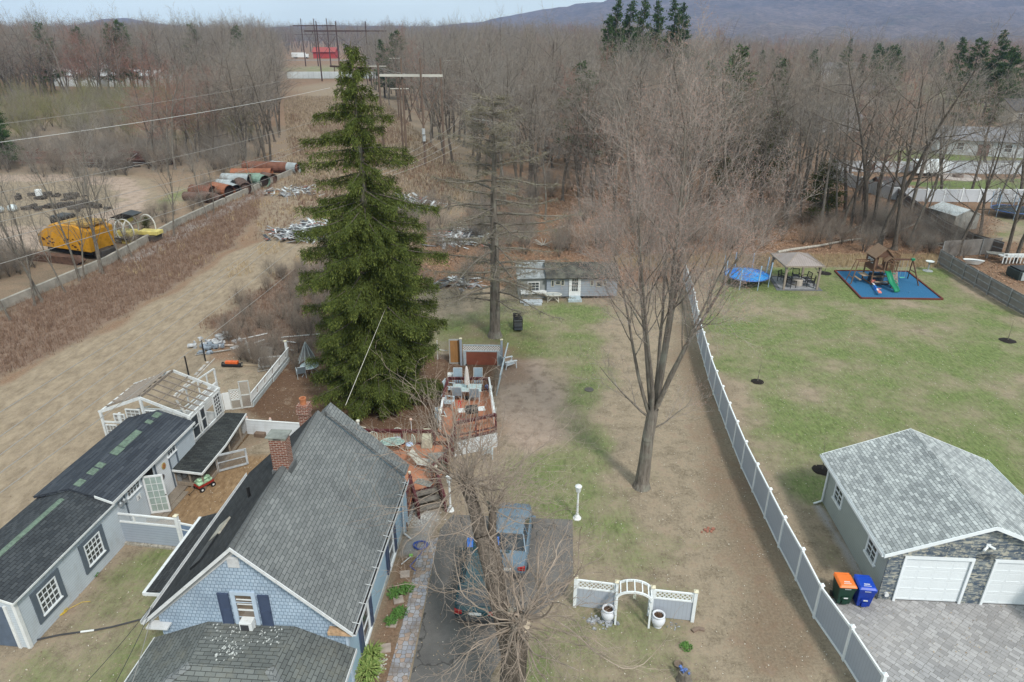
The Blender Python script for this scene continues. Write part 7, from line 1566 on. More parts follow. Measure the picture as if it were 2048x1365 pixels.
# white vinyl fences of the street beyond
def vinyl_run(label, px, h=1.75):
    P = [Vector((G(*p).x, G(*p).y, 0)) for p in px]; t = thing('vinyl_fence', label, 'fence', P[0]); m = M('far_vinyl', (.52,.54,.58,1), .5, .08, .5)
    for a, c in zip(P[:-1], P[1:]):
        a, c = a-P[0], c-P[0]; an, L = to_line(a, c); n = max(1, round(L/2.4))
        for k in range(n):
            p = a.lerp(c, k/n); Mx = T(p.x, p.y, 0, an); w = L/n; b = MB(Mx); b.box(0.07, w-.07, -.02, .02, .05, h); q = b.build('panel', m, t); b = MB(Mx); b.box(-.07, .07, -.07, .07, 0, h+.06).box(.07, w-.07, -.04, .04, h-.12, h); b.box(-.09, .09, -.09, .09, h+.06, h+.14); b.build('post', WHITE_CLEAN, q)
vinyl_run('white panel fence curving along the near side of the far green lawn', [(1655,352),(1700,374),(1780,400),(1850,405),(2060,405)]); vinyl_run('white panel fence along the far side of the far green lawn', [(1655,340),(1700,344),(1830,346),(2060,350)])
t = thing('white_trailer', 'white box trailer parked by the far white fence', 'trailer', G(1862, 353), R(0)); b = MB(); b.box(-2.4, 2.3, 0, 2.1, .45, 2.35); b.build('box', WHITE_CLEAN, t, bevel=.06); b = MB(); b.beam((2.3, 1, .5), (3.4, 1, .5), .1); b.build('drawbar', BLACK, t)
for x in (-.5, .4): b = MB(); b.cyl((x, -.02, .33), (x, .2, .33), .33, n=14); b.build('wheel', BLACK, t)
t = thing('small_barn', 'small shed with dark gambrel roof on the far lawn', 'shed', G(1782, 393), R(0)); b = MB(); b.box(-1.9, 1.9, 0, 2.8, 0, 1.5); b.build('wall', M('barn_white', (.46,.47,.49,1)), t); b = MB(); b.slab([(-2.0, -.15, 1.45), (2.0, -.15, 1.45), (2.0, .7, 2.2), (-2.0, .7, 2.2)], .06).slab([(-2, .7, 2.2), (2, .7, 2.2), (2, 1.4, 2.45), (-2, 1.4, 2.45)], .06).slab([(-2, 1.4, 2.45), (2, 1.4, 2.45), (2, 2.95, 1.5), (-2, 2.95, 1.5)], .06); b.build('roof', M('barn_roof', (.09,.085,.085,1), .9, .2), t)
t = thing('fire_pit', 'round paved fire pit on the far lawn', 'fire pit', G(1915, 355)); b = MB(); b.lathe([(3.2, 0), (3.2, .06), (.1, .07)], n=24, sy=1); b.build('paving', M('pit_paving', (.40,.34,.31,1), .9, .1), t); b = MB(); b.lathe([(.8, .06), (.8, .45), (.6, .45), (.6, .1)], n=16); b.build('ring', M('pit_ring', (.22,.17,.15,1)), t)
def far_house(name, label, x, y, rz, w, d, h, wall, roof, rh=1.8, win=((-.25, 0), (.25, 0))):
    t = thing(name, label, 'house', (x, y, 0), rz); b = MB(); b.box(-w/2, w/2, 0, d, 0, h); b.prism([(0, h), (d, h), (d/2, h+rh*.93)], 'x', -w/2, -w/2+.1); b.prism([(0, h), (d, h), (d/2, h+rh*.93)], 'x', w/2-.1, w/2); b.build('wall', wall, t)
    b = MB(); b.slab([(-w/2-.4, -.5, h-.1), (w/2+.4, -.5, h-.1), (w/2+.4, d/2, h+rh), (-w/2-.4, d/2, h+rh)], .15).slab([(-w/2-.4, d+.5, h-.1), (w/2+.4, d+.5, h-.1), (w/2+.4, d/2, h+rh), (-w/2-.4, d/2, h+rh)], .15); b.build('roof', roof, t)
    for u, k in win: window(t, T(u*w, 0, h*.55), 1.1, 1.2, 2, 2, WHITE_CLEAN, .1); 
    b = MB(); b.box(-w*.06, w*.06, -.04, .02, 0, 2.05); b.build('door', M('far_door', (.20,.12,.10,1)), t)
    return t
RG_ = M('far_roof_dark', (.085,.08,.085,1), .9, .15, 1); RGL = M('far_roof_grey', (.22,.22,.24,1), .9, .15, 1); CREAM = siding('far_cream', (.44,.40,.34,1), .3); FWHT = siding('far_white', (.55,.56,.58,1), .3); RGB = M('far_roof_brown', (.20,.16,.145,1), .9, .15, 1)
far_house('house', 'cream house with brown roof at the right edge beyond the streets', 131, 176, R(4), 16, 9, 3.2, CREAM, RG_, 2.4, ((-.4, 0), (-.22, 0), (.1, 0), (.3, 0)))
far_house('house', 'white ranch house with grey roof beyond the far white fence', 86, 128, R(-22), 15, 9, 2.8, FWHT, RGL, 1.8)
far_house('house', 'pale house with brown roof behind the right cluster of trees', 108, 138, R(10), 14, 9, 2.9, FWHT, RGB, 2.0)
far_house('house', 'grey roofed house far right among bare branches', 100, 119, R(-35), 12, 8, 2.8, FWHT, RGB, 1.8)
far_house('house', 'white sided house half hidden in the middle distance trees', 72, 160, R(8), 14, 9, 3, FWHT, RGL, 2)
far_house('house', 'grey house glimpsed between crowns in the middle distance', 104, 215, R(-6), 15, 9, 4, CREAM, RG_, 2.4)
far_house('house', 'pale house far off below the wooded ridge', 150, 330, R(-6), 18, 10, 5, FWHT, RGL, 2.6)
sheet('street', [(75, 118), (140, 112), (150, 150), (165, 240), (150, 242), (140, 152), (118, 124), (76, 123)], .03, M('far_street', (.20,.195,.20,1), .9), 'pale grey street curving between the far houses')
# ------------------------------------------------------------------ power lines
RUST = M('rusty_steel', (.075,.045,.04,1), .85, .25, .5); POLE = wood('pole_wood', (.15,.105,.08,1), .2); WIRE = M('wire_grey', (.30,.28,.26,1), .6, .05); ARM = M('pale_arm', (.50,.48,.43,1), .7, .1, .5)
def h_frame(name, label, feet, h, bar_z, arm, mat, armmat, bar=None, brace=True, r=.2, low=None):
    o = Vector((*feet[0], 0)); t = thing(name, label, 'pylon', o)
    for f in feet: p = Vector((*f, 0))-o; b = MB(); b.cyl(p, p+Vector((0, 0, h)), r, r*.65, n=8); b.build('pole', mat, t)
    a, c = [Vector((*q, bar_z))-o for q in (bar or (feet[0], feet[-1]))]; b = MB(); b.beam(a, c, arm, arm*1.1); b.build('cross_arm', armmat, t)
    b = MB()
    if brace:
        for f0, f1 in zip(feet[:-1], feet[1:]):
            p, q = Vector((*f0, 0))-o, Vector((*f1, 0))-o; z0, z1 = bar_z*.45, bar_z*.92; b.beam(p+Vector((0, 0, z0)), q+Vector((0, 0, z1)), .12).beam(p+Vector((0, 0, z1)), q+Vector((0, 0, z0)), .12)
    if low: b.beam(a+Vector((0, 0, low)), c+Vector((0, 0, low)), .15)
    for k in range(5): q = a.lerp(c, (k+.5)/5); b.cyl(q, q-Vector((0, 0, 1.0)), .09, n=6)
    b.build('bracing', mat, t); return t
h_frame('power_pylon', 'brown three pole utility frame with long pale cross arm behind the spruce', [(-17.9, 119), (-14.7, 118.1), (-11.47, 118.1)], 16.9, 14.3, .34, POLE, ARM, bar=((-21.5, 119), (-11.2, 118.1)))
h_frame('power_pylon', 'dark two pole utility frame left of the spruce top', [(-34.8, 148.4), (-24.8, 136.4)], 15.5, 14.3, .3, POLE, RUST, bar=((-37, 150), (-27, 141)), brace=False)
h_frame('steel_pylon', 'tall rusty three post pylon with wide cross arm beside the corridor', [(-85.5, 329), (-77, 329), (-64, 329)], 24.5, 20.6, .5, RUST, RUST, bar=((-91, 329), (-55, 329)), r=.33, low=0)
h_frame('steel_pylon', 'farther rusty three post pylon on the left of the corridor', [(-131, 468), (-123, 468), (-115, 468)], 27.5, 23.5, .5, RUST, RUST, bar=((-136, 468), (-110, 468)), r=.36, low=-5)
for i, (x, y, h, lab) in enumerate(((-19.2, 124, 12.5, 'single brown pole just right of the spruce boughs'), (-24.9, 136.5, 15.5, 'single brown pole among the corridor weeds behind the spruce'), (-8.5, 150, 12, 'thin far pole near the wood edge'), (-30, 190, 15, 'thin pole further down the corridor'), (-14.5, 176, 15, 'thin pole at the foot of the wooded bank'))):
    t = thing('utility_pole', lab, 'pole', (x, y, 0)); b = MB(); b.cyl((0, 0, 0), (0, 0, h), .19, .13, n=8); b.build('shaft', POLE, t); b = MB(); b.beam((-1.6, 0, h-.6), (1.6, 0, h-.6), .12); b.build('cross_arm', ARM, t)
t = thing('meter_box', 'stack of pale transformer cans on the middle pole of the utility frame', 'transformer', (-14.7, 117.85, 0)); b = MB(); b.cyl((0, 0, 5.2), (0, 0, 6.1), .28, n=10).cyl((.05, 0, 4.1), (.05, 0, 5.0), .28, n=10); b.build('cans', M('galv', (.42,.44,.45,1), .5), t)
def wire(a, c, sag, r, label, mat=WIRE, n=18):
    a, c = Vector(a), Vector(c); t = thing('power_line', label, 'wire', a); b = MB(); b.tube([a.lerp(c, k/n)-a-Vector((0, 0, 4*sag*(k/n)*(1-k/n))) for k in range(n+1)], r, 4); b.build('cable', mat, t)
W1 = M('wire_pale', (.55,.55,.54,1), .5, .02)
def A_(px, py, z): return G(px, py, z)
for i, (px, py, z, tgt, r, sg, mt, lab) in enumerate(((-160, 306, 12.5, (660, 176, 13.9), .024, .5, W1, 'thick pale cable rising from the left edge to the spruce top'), (-160, 268, 14, (610, 152, 15.5), .018, .5, WIRE, 'thin wire just above the thick pale cable'),
    (-160, 415, 10.5, (640, 240, 12.3), .02, .6, WIRE, 'upper wire over the gravel loop'), (-160, 478, 10, (640, 277, 11.6), .02, .7, WIRE, 'second wire over the gravel loop'), (-160, 522, 9.5, (640, 284, 11.4), .02, .7, WIRE, 'wire crossing above the yellow excavator'), (-160, 575, 9, (640, 315, 10.6), .022, .6, WIRE, 'lowest wire over the yellow excavator'),
    (-120, 900, 8.5, (640, 395, 9.2), .018, .6, WIRE, 'uppermost wire over the mown strip'), (-120, 958, 8.5, (665, 374, 9.5), .018, .6, WIRE, 'second wire over the mown strip'), (-120, 1000, 8.5, (690, 360, 9.6), .018, .7, WIRE, 'third wire over the mown strip'), (-120, 1036, 8.5, (700, 390, 9.4), .018, .7, WIRE, 'fourth wire over the mown strip'), (-120, 1075, 8.3, (720, 420, 9.2), .018, .7, WIRE, 'wire nearest the outbuilding over the mown strip'))):
    a = G(px, py, z); u = (tgt[0]-1024)/FPX; v = (tgt[1]-682.5)/FPX; tt = 125/(_c-v*_s) if tgt[1] < 330 else 110/(_c-v*_s); c = Vector((tt*u, tt*(_c-v*_s), CAM_H-tt*(_s+v*_c))); wire(a, c, sg, r, lab, mt)
for k, (x0, z0, x1, z1) in enumerate(((-20.5, 14, -64, 20), (-17.5, 14, -70, 20), (-14, 14, -78, 20), (-12, 13.9, -85, 20))): wire((x0, 118.5, z0), (x1, 329, z1), 3.5, .022, ('first', 'second', 'third', 'rightmost')[k]+' long wire from the pale cross arm to the rusty pylon')
for k in range(4):
    x = -6.4+1.5*k; wire((x, 112-2*k, 9.6), (-22-2*k, 205, 12.5), 2.0, .02, ('left', 'inner left', 'inner right', 'right')[k]+' wire of the sagging group before the wood edge', ARM); wire((x, 112-2*k, 9.6), (-15+1.2*k, 66, 8.4), 1.0, .02, ('left', 'inner left', 'inner right', 'right')[k]+' wire falling from the sagging group towards the spruce', WIRE)
t = thing('insulator_rack', 'pale double cross arm rack hanging in the wires above the corridor edge', 'rack', (-6.4, 110, 9.6)); b = MB(); b.beam((-.4, 2, .1), (4.9, -3.5, .1), .14).beam((.3, 1.5, -1.2), (4.4, -3.0, -1.2), .12); 
for k in range(4): b.cyl((1.5*k, 1.6-1.7*k, .1), (1.5*k, 1.6-1.7*k, .55), .08, n=6)
b.build('arms', ARM, t)
wire((-7.36, 26.35, 5.9), (-7.2, 37.2, 6.6), .0, .012, 'pale service cord from the house roof to the spruce trunk', M('cord', (.62,.58,.50,1), .6), 4)

# ------------------------------------------------------------------ contractor's yard
def path_wall():
    P = [G(*p) for p in ((-60, 650), (0, 622), (215, 530), (350, 455), (450, 408), (600, 342))]; t = thing('concrete_wall', 'low pale concrete block wall along the edge of the contractor yard', 'wall', P[0]); m = M('old_concrete', (.33,.30,.26,1), .9, .2, 1, dirt=(.22,.19,.16,1))
    for a, c in zip(P[:-1], P[1:]):
        L = (c-a).length; n = max(1, round(L/3)); 
        for k in range(n): p, q = a.lerp(c, k/n)-P[0], a.lerp(c, (k+1)/n)-P[0]; d = (q-p).normalized(); b = MB(); b.beam(p+d*.02+Vector((0, 0, .38)), q-d*.02+Vector((0, 0, .38)), .30, .84); b.build('block', m, t)
path_wall()
def excavator():
    YEL = M('digger_yellow', (.58,.27,.02,1), .6, .15, 1, dirt=(.22,.09,.02,1)); t = thing('excavator', 'old yellow orange excavator house standing on a rusty track frame', 'excavator', (-44.2, 67.6, 0), R(-16))
    b = MB(); b.prism([(-3.3, 1.1), (3.0, .9), (3.2, 3.0), (1.5, 3.5), (-1.2, 3.5), (-3.3, 2.3)], 'y', -1.5, 1.6); b.build('house', YEL, t, bevel=.06)
    b = MB(); b.box(-.6, 2.9, -1.2, 1.3, 3.4, 3.62).box(-.4, 2.6, -.9, .9, 3.62, 3.7); b.build('roof_hatch', M('digger_dull', (.40,.25,.08,1), .8, .3, 2), t); b = MB(); b.box(-2.8, -1.1, -.2, 1.6, 3.0, 3.9); b.build('engine_stack', BLACK, t, bevel=.2)
    b = MB(); b.box(-2.6, 2.9, -1.3, 1.4, .55, 1.0); b.build('chassis', BLACK, t); b = MB(); b.box(2.6, 3.9, -1.0, .8, .3, 1.0); b.build('winch', M('dark_iron', (.07,.06,.055,1), .6), t, bevel=.1)
    for y in (-3.0, .9):
        b = MB(); b.prism([(-4.4, .35), (-4.0, 0), (2.4, 0), (2.9, .35), (2.4, .75), (-4.0, .75)], 'y', y, y+.9); b.build('track', M('rusty_track', (.13,.075,.055,1), .9, .3, 2), t)
    b = MB(); rr = random.Random(1)
    for k in range(26): x, z = rr.uniform(-2.8, 2.8), rr.uniform(1.1, 2.2); s = rr.uniform(.04, .16); b.box(x-s, x+s, -1.545, -1.52, z-s*.6, z+s*.6)
    b.build('rust_holes', M('rust_hole', (.08,.035,.02,1), .9), t)
excavator()
def ring_machine():
    t = thing('ring_frame', 'yellow machine with white hoop rings beside the concrete wall', 'machine', (-41.7, 72.6, 0), R(-10)); Y = M('pale_yellow', (.55,.46,.15,1), .6, .2, 2); b = MB()
    for x in (-.5, .55):
        b.tube([(x+.12*math.sin(a), -.3+.0, 1.45+1.25*math.cos(a)) if False else (x+.15*math.cos(a), 1.2*math.sin(a)-.2, 1.45+1.25*math.cos(a)) for a in np.linspace(0, 6.283, 25)], .07, 6)
        b.tube([(x+1.05*math.cos(a)-.2, -.9, 1.4+1.25*math.sin(a)) for a in np.linspace(0, 6.283, 25)], .07, 6)
    b.tube([(1.6+.9*math.cos(a), 1.2, 1.5+1.2*math.sin(a)) for a in np.linspace(-.5, 2.6, 14)], .07, 6); b.build('rings', M('dirty_white', (.55,.54,.50,1), .6), t)
    b = MB(); b.box(-.9, .9, -.9, .4, .75, 1.3).box(-.8, .8, -.7, .2, 2.25, 2.65).box(.9, 3.2, .2, 1.4, .7, 1.1).box(-.2, .9, -1.1, -.7, .0, .4); b.build('yellow_body', Y, t, bevel=.04); b = MB(); b.prism([(-1.3, 2.7), (1.0, 2.75), (1.7, 3.1), (.4, 3.3)], 'y', -.9, .7); b.build('black_hood', BLACK, t); b = MB(); b.box(-1.6, .9, -1.3, -1.0, .5, .62).box(.9, 3.0, -.1, 1.3, .1, .65); b.build('skid', M('dark_iron', (.07,.06,.055,1), .6), t)
ring_machine()
def pipe_stock():
    cols = {'r': M('pipe_rust', (.17,.075,.05,1), .9, .35, 1), 'w': M('pipe_pale', (.33,.36,.37,1), .7, .2, 1, dirt=(.25,.25,.25,1)), 'g': M('pipe_green', (.19,.28,.22,1), .6, .3, 1, dirt=(.2,.12,.08,1)), 'b': M('pipe_brown', (.12,.075,.06,1), .9, .3, 1), 'o': M('pipe_orange', (.28,.11,.06,1), .8, .25, 1)}
    nm = {'r': 'rusty', 'w': 'pale grey', 'g': 'pale green', 'b': 'dark brown', 'o': 'orange red'}; dk = M('pipe_inside', (.03,.02,.017,1), .95)
    L = [(490, 338, 600, 342, .85, 'r', 'farthest'), (545, 338, 597, 343, .85, 'w', 'far end'), (465, 350, 545, 350, .7, 'o', 'far row'), (455, 358, 528, 357, .6, 'g', 'upper row'), (448, 366, 502, 368, .9, 'w', 'middle row'), (500, 362, 518, 364, .7, 'g', 'middle end'), (512, 366, 532, 371, .9, 'g', 'wall side'), (528, 358, 548, 362, .7, 'b', 'wall side'), (438, 376, 468, 378, .8, 'w', 'short'), (418, 379, 440, 381, .7, 'r', 'upper left'), (386, 389, 428, 392, .85, 'r', 'left end'), (372, 396, 420, 401, .6, 'b', 'lowest left'), (405, 395, 437, 400, .6, 'b', 'lower middle'), (430, 385, 462, 392, .9, 'o', 'near wall'), (452, 380, 475, 388, .8, 'w', 'ringed'), (480, 372, 493, 384, .8, 'b', 'arched'), (430, 398, 446, 404, .55, 'b', 'smallest near')]
    for x0, y0, x1, y1, r, c, w in L:
        a, q = G(x0, y0+5), G(x1, y1+5); a.z = q.z = r; t = thing('steel_pipe', nm[c]+' pipe, '+w+' in the stack along the concrete wall', 'pipe', a, 0, 'pipes stacked along the concrete wall'); d = q-a; dn = d.normalized()
        b = MB(); b.cyl((0, 0, 0), d, r, n=16, caps=False).cyl((0, 0, 0), d, r*.92, n=16, caps=False)
        for k in range(1, int(d.length/2.2)+1): b.cyl(dn*(2.2*k-.1), dn*(2.2*k), r*1.03, n=16)
        b.build('barrel', cols[c], t, smooth=False); b = MB(); b.cyl(d*.04, d-dn*.4, r*.9, n=16); b.build('bore', dk, t)
        if r > .65 and c in 'rb': 
            b = MB(); b.cyl((0, 1.1*r, -.05), d*.9+Vector((0, 1.1*r, -.05)), r*.8, n=14, caps=True); b.build('rear_pipe', cols['b'], t)
pipe_stock()
def steel_stock():
    rr = random.Random(7); A, B = G(60, 327), G(300, 325)
    for k, (px, w, z, c, lab) in enumerate(((110, 9, .5, (.26,.08,.05,1), 'long red steel girder at the left of the rusty steel line'), (150, 10, .9, (.20,.07,.05,1), 'dark red steel girder on top of the stock'), (200, 8, .5, (.22,.16,.14,1), 'grey brown steel girder in the middle of the steel line'), (250, 9, .7, (.12,.06,.05,1), 'dark steel truss at the right of the steel line'), (285, 5, .6, (.22,.04,.04,1), 'short crimson steel piece at the right end of the steel line'), (235, 7, .2, (.25,.24,.24,1), 'grey girder lying in front of the truss'))):
        p = G(px, 322+ (k % 2)*6); t = thing('steel_girder', lab, 'girder', p, R(rr.uniform(-4, 4))); b = MB(); b.box(-w, w, -.5, .5, z, z+.12).box(-w, w, -.08, .08, 0, z).box(-w*.9, w*.7, .9, 1.3, .2, z+.9)
        for q in range(5): b.beam((-w+w*.4*q, 0, z), (-w+w*.4*q+w*.3, .6, z+1.5), .14)
        b.build('steel', M('steel_%d' % k, c, .85, .3, 1), t)
    for px, py, lab in ((105, 395, 'dark tyre and rubble heap on the island of the gravel loop'), (130, 415, 'long low dark heap on the gravel loop'), (235, 335, 'dark heap under the steel truss')):
        t = thing('scrap_heap', lab, 'heap', G(px, py)); b = MB()
        for k in range(26): b.M = T(rr.gauss(0, 2.2), rr.gauss(0, .8), 0, rr.uniform(0, 3)); s = rr.uniform(.2, .8); b.box(-s, s, -s*.6, s*.6, 0, rr.uniform(.15, .6))
        b.build('scrap', M('scrap_dark', (.06,.05,.045,1), .9, .4, 1), t)
    t = thing('white_tank', 'white drum standing on the island of the gravel loop', 'drum', G(80, 396)); b = MB(); b.lathe([(.42, 0), (.42, 1.1), (.1, 1.2)], n=12); b.build('drum', WHITE, t)
    t = thing('white_bags', 'heap of white bags at the left edge of the gravel loop', 'bags', G(8, 425)); b = MB()
    for k in range(6): b.ball((rr.uniform(-1.6, 1.4), rr.uniform(-.5, .5), .45), rr.uniform(.4, .7), 8, 5, .8)
    b.build('bags', M('bag_white', (.6,.66,.68,1), .5), t, smooth=True)
steel_stock()
def debris(name, label, c, sx, sy, n, seed, hz=.8):
    rr = random.Random(seed); t = thing(name, label, 'debris', c); ms = [('white_sheets', M('debris_white', (.52,.54,.55,1), .8, .25, 2)), ('grey_boards', M('debris_grey', (.28,.28,.29,1), .9, .3, 2)), ('dark_scraps', M('debris_dark', (.07,.075,.085,1), .9, .3, 2)), ('red_scraps', M('debris_red', (.32,.10,.07,1), .8, .3, 2))]
    bs = [MB() for _ in ms]
    for k in range(n):
        i = rr.choices(range(4), (5, 5, 2.5, .8))[0]; x, y = rr.gauss(0, sx*.45), rr.gauss(0, sy*.45); z = max(.02, hz*rr.random()*(1-abs(x)/sx/1.3)); a = rr.uniform(0, 3.14); l = rr.uniform(.15, .8) if rr.random() < .7 else rr.uniform(.6, 1.4); w = rr.uniform(.05, .4)
        e = Vector((math.cos(a), math.sin(a), rr.uniform(-.4, .4))); bs[i].beam(Vector((x, y, z))-e*l, Vector((x, y, z))+e*l, w, .03)
    for (nm, m), b in zip(ms, bs):
        if b.v: tag(b.build(nm, m, t), kind='stuff')
debris('demolition_pile', 'heap of white and grey demolition boards at the edge of the mown strip', G(620, 470), 5.0, 3.4, 420, 3, 1.1)
debris('demolition_pile', 'scattered white rubble behind the spruce near the wood', G(800, 410), 6, 3.5, 300, 4, .7)
debris('demolition_pile', 'pale scrap half hidden in brush left of the grey shed', G(935, 480), 4, 3.5, 260, 5, .9)
debris('demolition_pile', 'pale rubble strip in the weeds right of the pipe stack', G(590, 385), 3.5, 4, 160, 6, .3)
debris('demolition_pile', 'pinkish white scraps beside the thin conifer', G(915, 570), 2.4, 1.6, 70, 7, .4)
# far end of the corridor
t = thing('far_white_fence', 'long white fence across the far end of the corridor', 'fence', (-106, 345, 0)); b = MB(); b.box(0, 46, -.1, .1, .2, 3.2); b.build('panels', siding('far_white_panels', (.56,.60,.62,1), 2.5, vert=True, groove=.8), t); b = MB(); b.box(-9, -.1, -2, 0, 0, 3.4); b.build('end_hut', M('hut_tan', (.36,.30,.25,1), .9), t)
t = thing('red_barn', 'small red barn far beyond the corridor', 'barn', (-152, 600, 0)); b = MB(); b.box(-9, 9, 0, 10, 0, 5); b.prism([(0, 5), (10, 5), (5, 8)], 'x', -9, 9); b.build('wall', M('barn_red', (.36,.05,.045,1), .8), t); b = MB(); b.slab([(-9.5, -1, 4.8), (9.5, -1, 4.8), (9.5, 5, 8.3), (-9.5, 5, 8.3)], .3).slab([(-9.5, 11, 4.8), (9.5, 11, 4.8), (9.5, 5, 8.3), (-9.5, 5, 8.3)], .3); b.build('roof', M('barn_roof_red', (.30,.07,.06,1), .8), t)
t = thing('white_truck', 'white truck beside the red barn', 'truck', (-172, 598, 0)); b = MB(); b.box(-6, 5, 0, 2.6, 1, 4.4); b.build('box', WHITE, t); b = MB(); b.box(5.1, 7.5, .2, 2.4, .8, 3.4); b.build('cab', WHITE, t, bevel=.2); b = MB()
for x in (-4, -2.5, 6): b.cyl((x, -.1, .6), (x, 2.7, .6), .6, n=12)
b.build('wheel', BLACK, t)
car('parked_car', 'white car far away on the left of the red barn', (-196, 575, 0), R(80), M('car_white', (.65,.66,.67,1), .3), wagon=False); car('parked_car', 'dark car far away between the white car and the truck', (-184, 578, 0), R(85), M('car_black', (.03,.03,.035,1), .3), wagon=False)
sheet('far_street', [(-260, 560), (-60, 560), (-60, 572), (-260, 572)], .05, M('far_street', (.20,.195,.20,1), .9), 'grey street crossing beyond the corridor')
WHB = siding('white_industrial', (.55,.57,.58,1), 1.2, vert=True, groove=.85)
for x, y, w, d, h, rz, lab in ((-166, 296, 44, 16, 4.2, -6, 'long low white industrial shed seen through the left wood'), (-262, 330, 40, 22, 7.5, 8, 'tall white industrial building at the far left behind bare trees'), (-205, 340, 22, 14, 9, 0, 'white block building between bare trunks in the left wood'), (-112, 300, 18, 12, 4, -4, 'small white shed behind the left wood near the corridor')):
    t = thing('industrial_shed', lab, 'building', (x, y, 0), R(rz)); b = MB(); b.box(-w/2, w/2, 0, d, 0, h); b.build('wall', WHB, t); b = MB(); b.slab([(-w/2-.4, -.4, h), (w/2+.4, -.4, h), (w/2+.4, d/2, h+d*.12), (-w/2-.4, d/2, h+d*.12)], .2).slab([(-w/2-.4, d+.4, h), (w/2+.4, d+.4, h), (w/2+.4, d/2, h+d*.12), (-w/2-.4, d/2, h+d*.12)], .2); b.build('roof', M('white_metal_roof', (.52,.54,.55,1), .5, .1, .3), t); b = MB(); b.box(-2, 2, -.06, .05, 0, h*.75); b.build('door', M('far_grey_door', (.25,.26,.27,1)), t)

# ------------------------------------------------------------------ woods
PR = []
def PX(**k): return dict(k)
base3 = dict(n=[7, 5, 4, 3], kids=[13, 8, 6], rmin=.014, wob=[.07, .13, .18, .22], up=[.01, .02, .02, .0], start=[.30, .2, .12])
kinds = [('bare_tree', 17, .24, BARK_DARK, TW_GREY, dict(base3, ang=[.85, .75, .7])), ('bare_tree', 19, .26, BARK_DARK, TW_BROWN, dict(base3, ang=[.95, .8, .7])), ('bare_tree', 17, .20, BARK_GREY, TW_GREY, dict(base3, ang=[.65, .65, .6], start=[.42, .2, .15])),
         ('bare_tree', 17, .22, BARK_GREY, TW_RED, dict(base3, ang=[.85, .75, .7], kids=[14, 8, 6])), ('bare_tree', 18, .24, BARK_DARK, TW_GREY, dict(base3, ang=[1.0, .8, .7], start=[.33, .2, .15], ratio=[.5, .5, .5])),
         ('bare_tree', 16, .15, BARK_GREY, TW_GREY, dict(base3, ang=[.42, .5, .55], start=[.25, .2, .15], up=[.02, .05, .04, .02], kids=[15, 6, 5], ratio=[.40, .5, .5]))]
NEAR = []
def lab_for(x, y, k, red):
    c = 'reddish' if red else ('grey', 'brown', 'slim grey', 'reddish', 'wide dark', 'slender')[k]
    if x < -38: return c+' bare tree in the wood left of the power line corridor'
    if x > 52: return c+' bare tree among the streets and lawns on the right'
    if y < 100: return c+' bare tree at the near edge of the central wood'
    return c+' bare tree in the deep central wood'
protos = [bare_tree(k[0], 'x', 'tree', 300+i, k[1], k[2], k[3], k[4], k[5], loc=(0, 0, 0), sides=(6,4,3,3))[0] for i, k in enumerate(kinds)]
rng = np.random.RandomState(77)
def lat(x0, x1, y0, y1, sp, jit=.42):
    xs, ys = np.meshgrid(np.arange(x0, x1, sp), np.arange(y0, y1, sp)); x = (xs+rng.uniform(-jit, jit, xs.shape)*sp).ravel(); y = (ys+rng.uniform(-jit, jit, ys.shape)*sp).ravel(); return x, y
def infov(x, y, m=1.06): return (np.abs(x) < .76*(y+6)*m+6)
pts = []
x, y = lat(-60, 60, 74, 150, 5.4); e = -5-(y-100)*.27; lo = np.where(y < 84, 8, e); k = (x > lo) & (x < np.where(y < 100, 51, 52)) & (y > 76+np.maximum(0, 8-x)*.6) & ~((x < 12) & (y < 84)); pts.append((x[k], y[k], .92))
x, y = lat(-90, 90, 150, 340, 6.4); e = -5-(y-100)*.27; k = (x > e) & (x < 56+(y-150)*.12); pts.append((x[k], y[k], .93))
x, y = lat(-75, -32, 116, 240, 5.2); e = -39-(y-118)*.31; k = (x < e) & (x > e-18-rng.uniform(0, 10, x.shape)); pts.append((x[k], y[k], .85))
x, y = lat(-330, -60, 205, 420, 7.0); e = -39-(y-118)*.31; k = (x < e) & (y > 222+12*np.sin(x*.05)) & ~((np.abs(x+166) < 26) & (y < 300) & (y > 290)); pts.append((x[k], y[k], 1.08))
x, y = lat(58, 330, 125, 420, 10.5); k = (x > 60+(y-125)*.1) & ~((x > 60) & (y < 140) & (x > 70) & (x < 120)); pts.append((x[k], y[k], .70))
x, y = lat(52, 130, 68, 118, 11); k = (x > 64) & ((y < 84) | (y > 99)); pts.append((x[k], y[k], .8))
X = np.concatenate([p[0] for p in pts]); Y = np.concatenate([p[1] for p in pts]); S = np.concatenate([np.full(len(p[0]), p[2]) for p in pts])
k = infov(X, Y) & ~((np.abs(X-52) < 3) & (np.abs(Y-79) < 5)) & (np.hypot(X-62, Y-83.6) > 4)
for hx, hy, hr in ((131, 181, 13), (86, 131, 11), (108, 142, 11), (100, 122, 9), (72, 164, 10), (104, 220, 10), (-166, 300, 14), (152, 335, 12)): k &= np.hypot(X-hx, Y-hy) > hr
k &= ~((np.abs(X+.23*Y*0-0) < -1))
X, Y, S = X[k], Y[k], S[k]; d = np.hypot(X, Y); o_ = np.argsort(d); X, Y, S, d = X[o_], Y[o_], S[o_], d[o_]
def redness(x, y): return math.sin(x*.045+1.3)*math.sin(y*.031+.4)+.5*math.sin(x*.11+y*.07)
def pick(x, y):
    r = redness(x, y)
    if (r > .95 and rng.rand() < .7) or (x > 45 and y > 130 and r > .1 and rng.rand() < .5): return 3
    return int(rng.choice([0, 1, 2, 4, 3], p=[.30, .24, .26, .16, .04]))
used = [False]*6; NI = 225
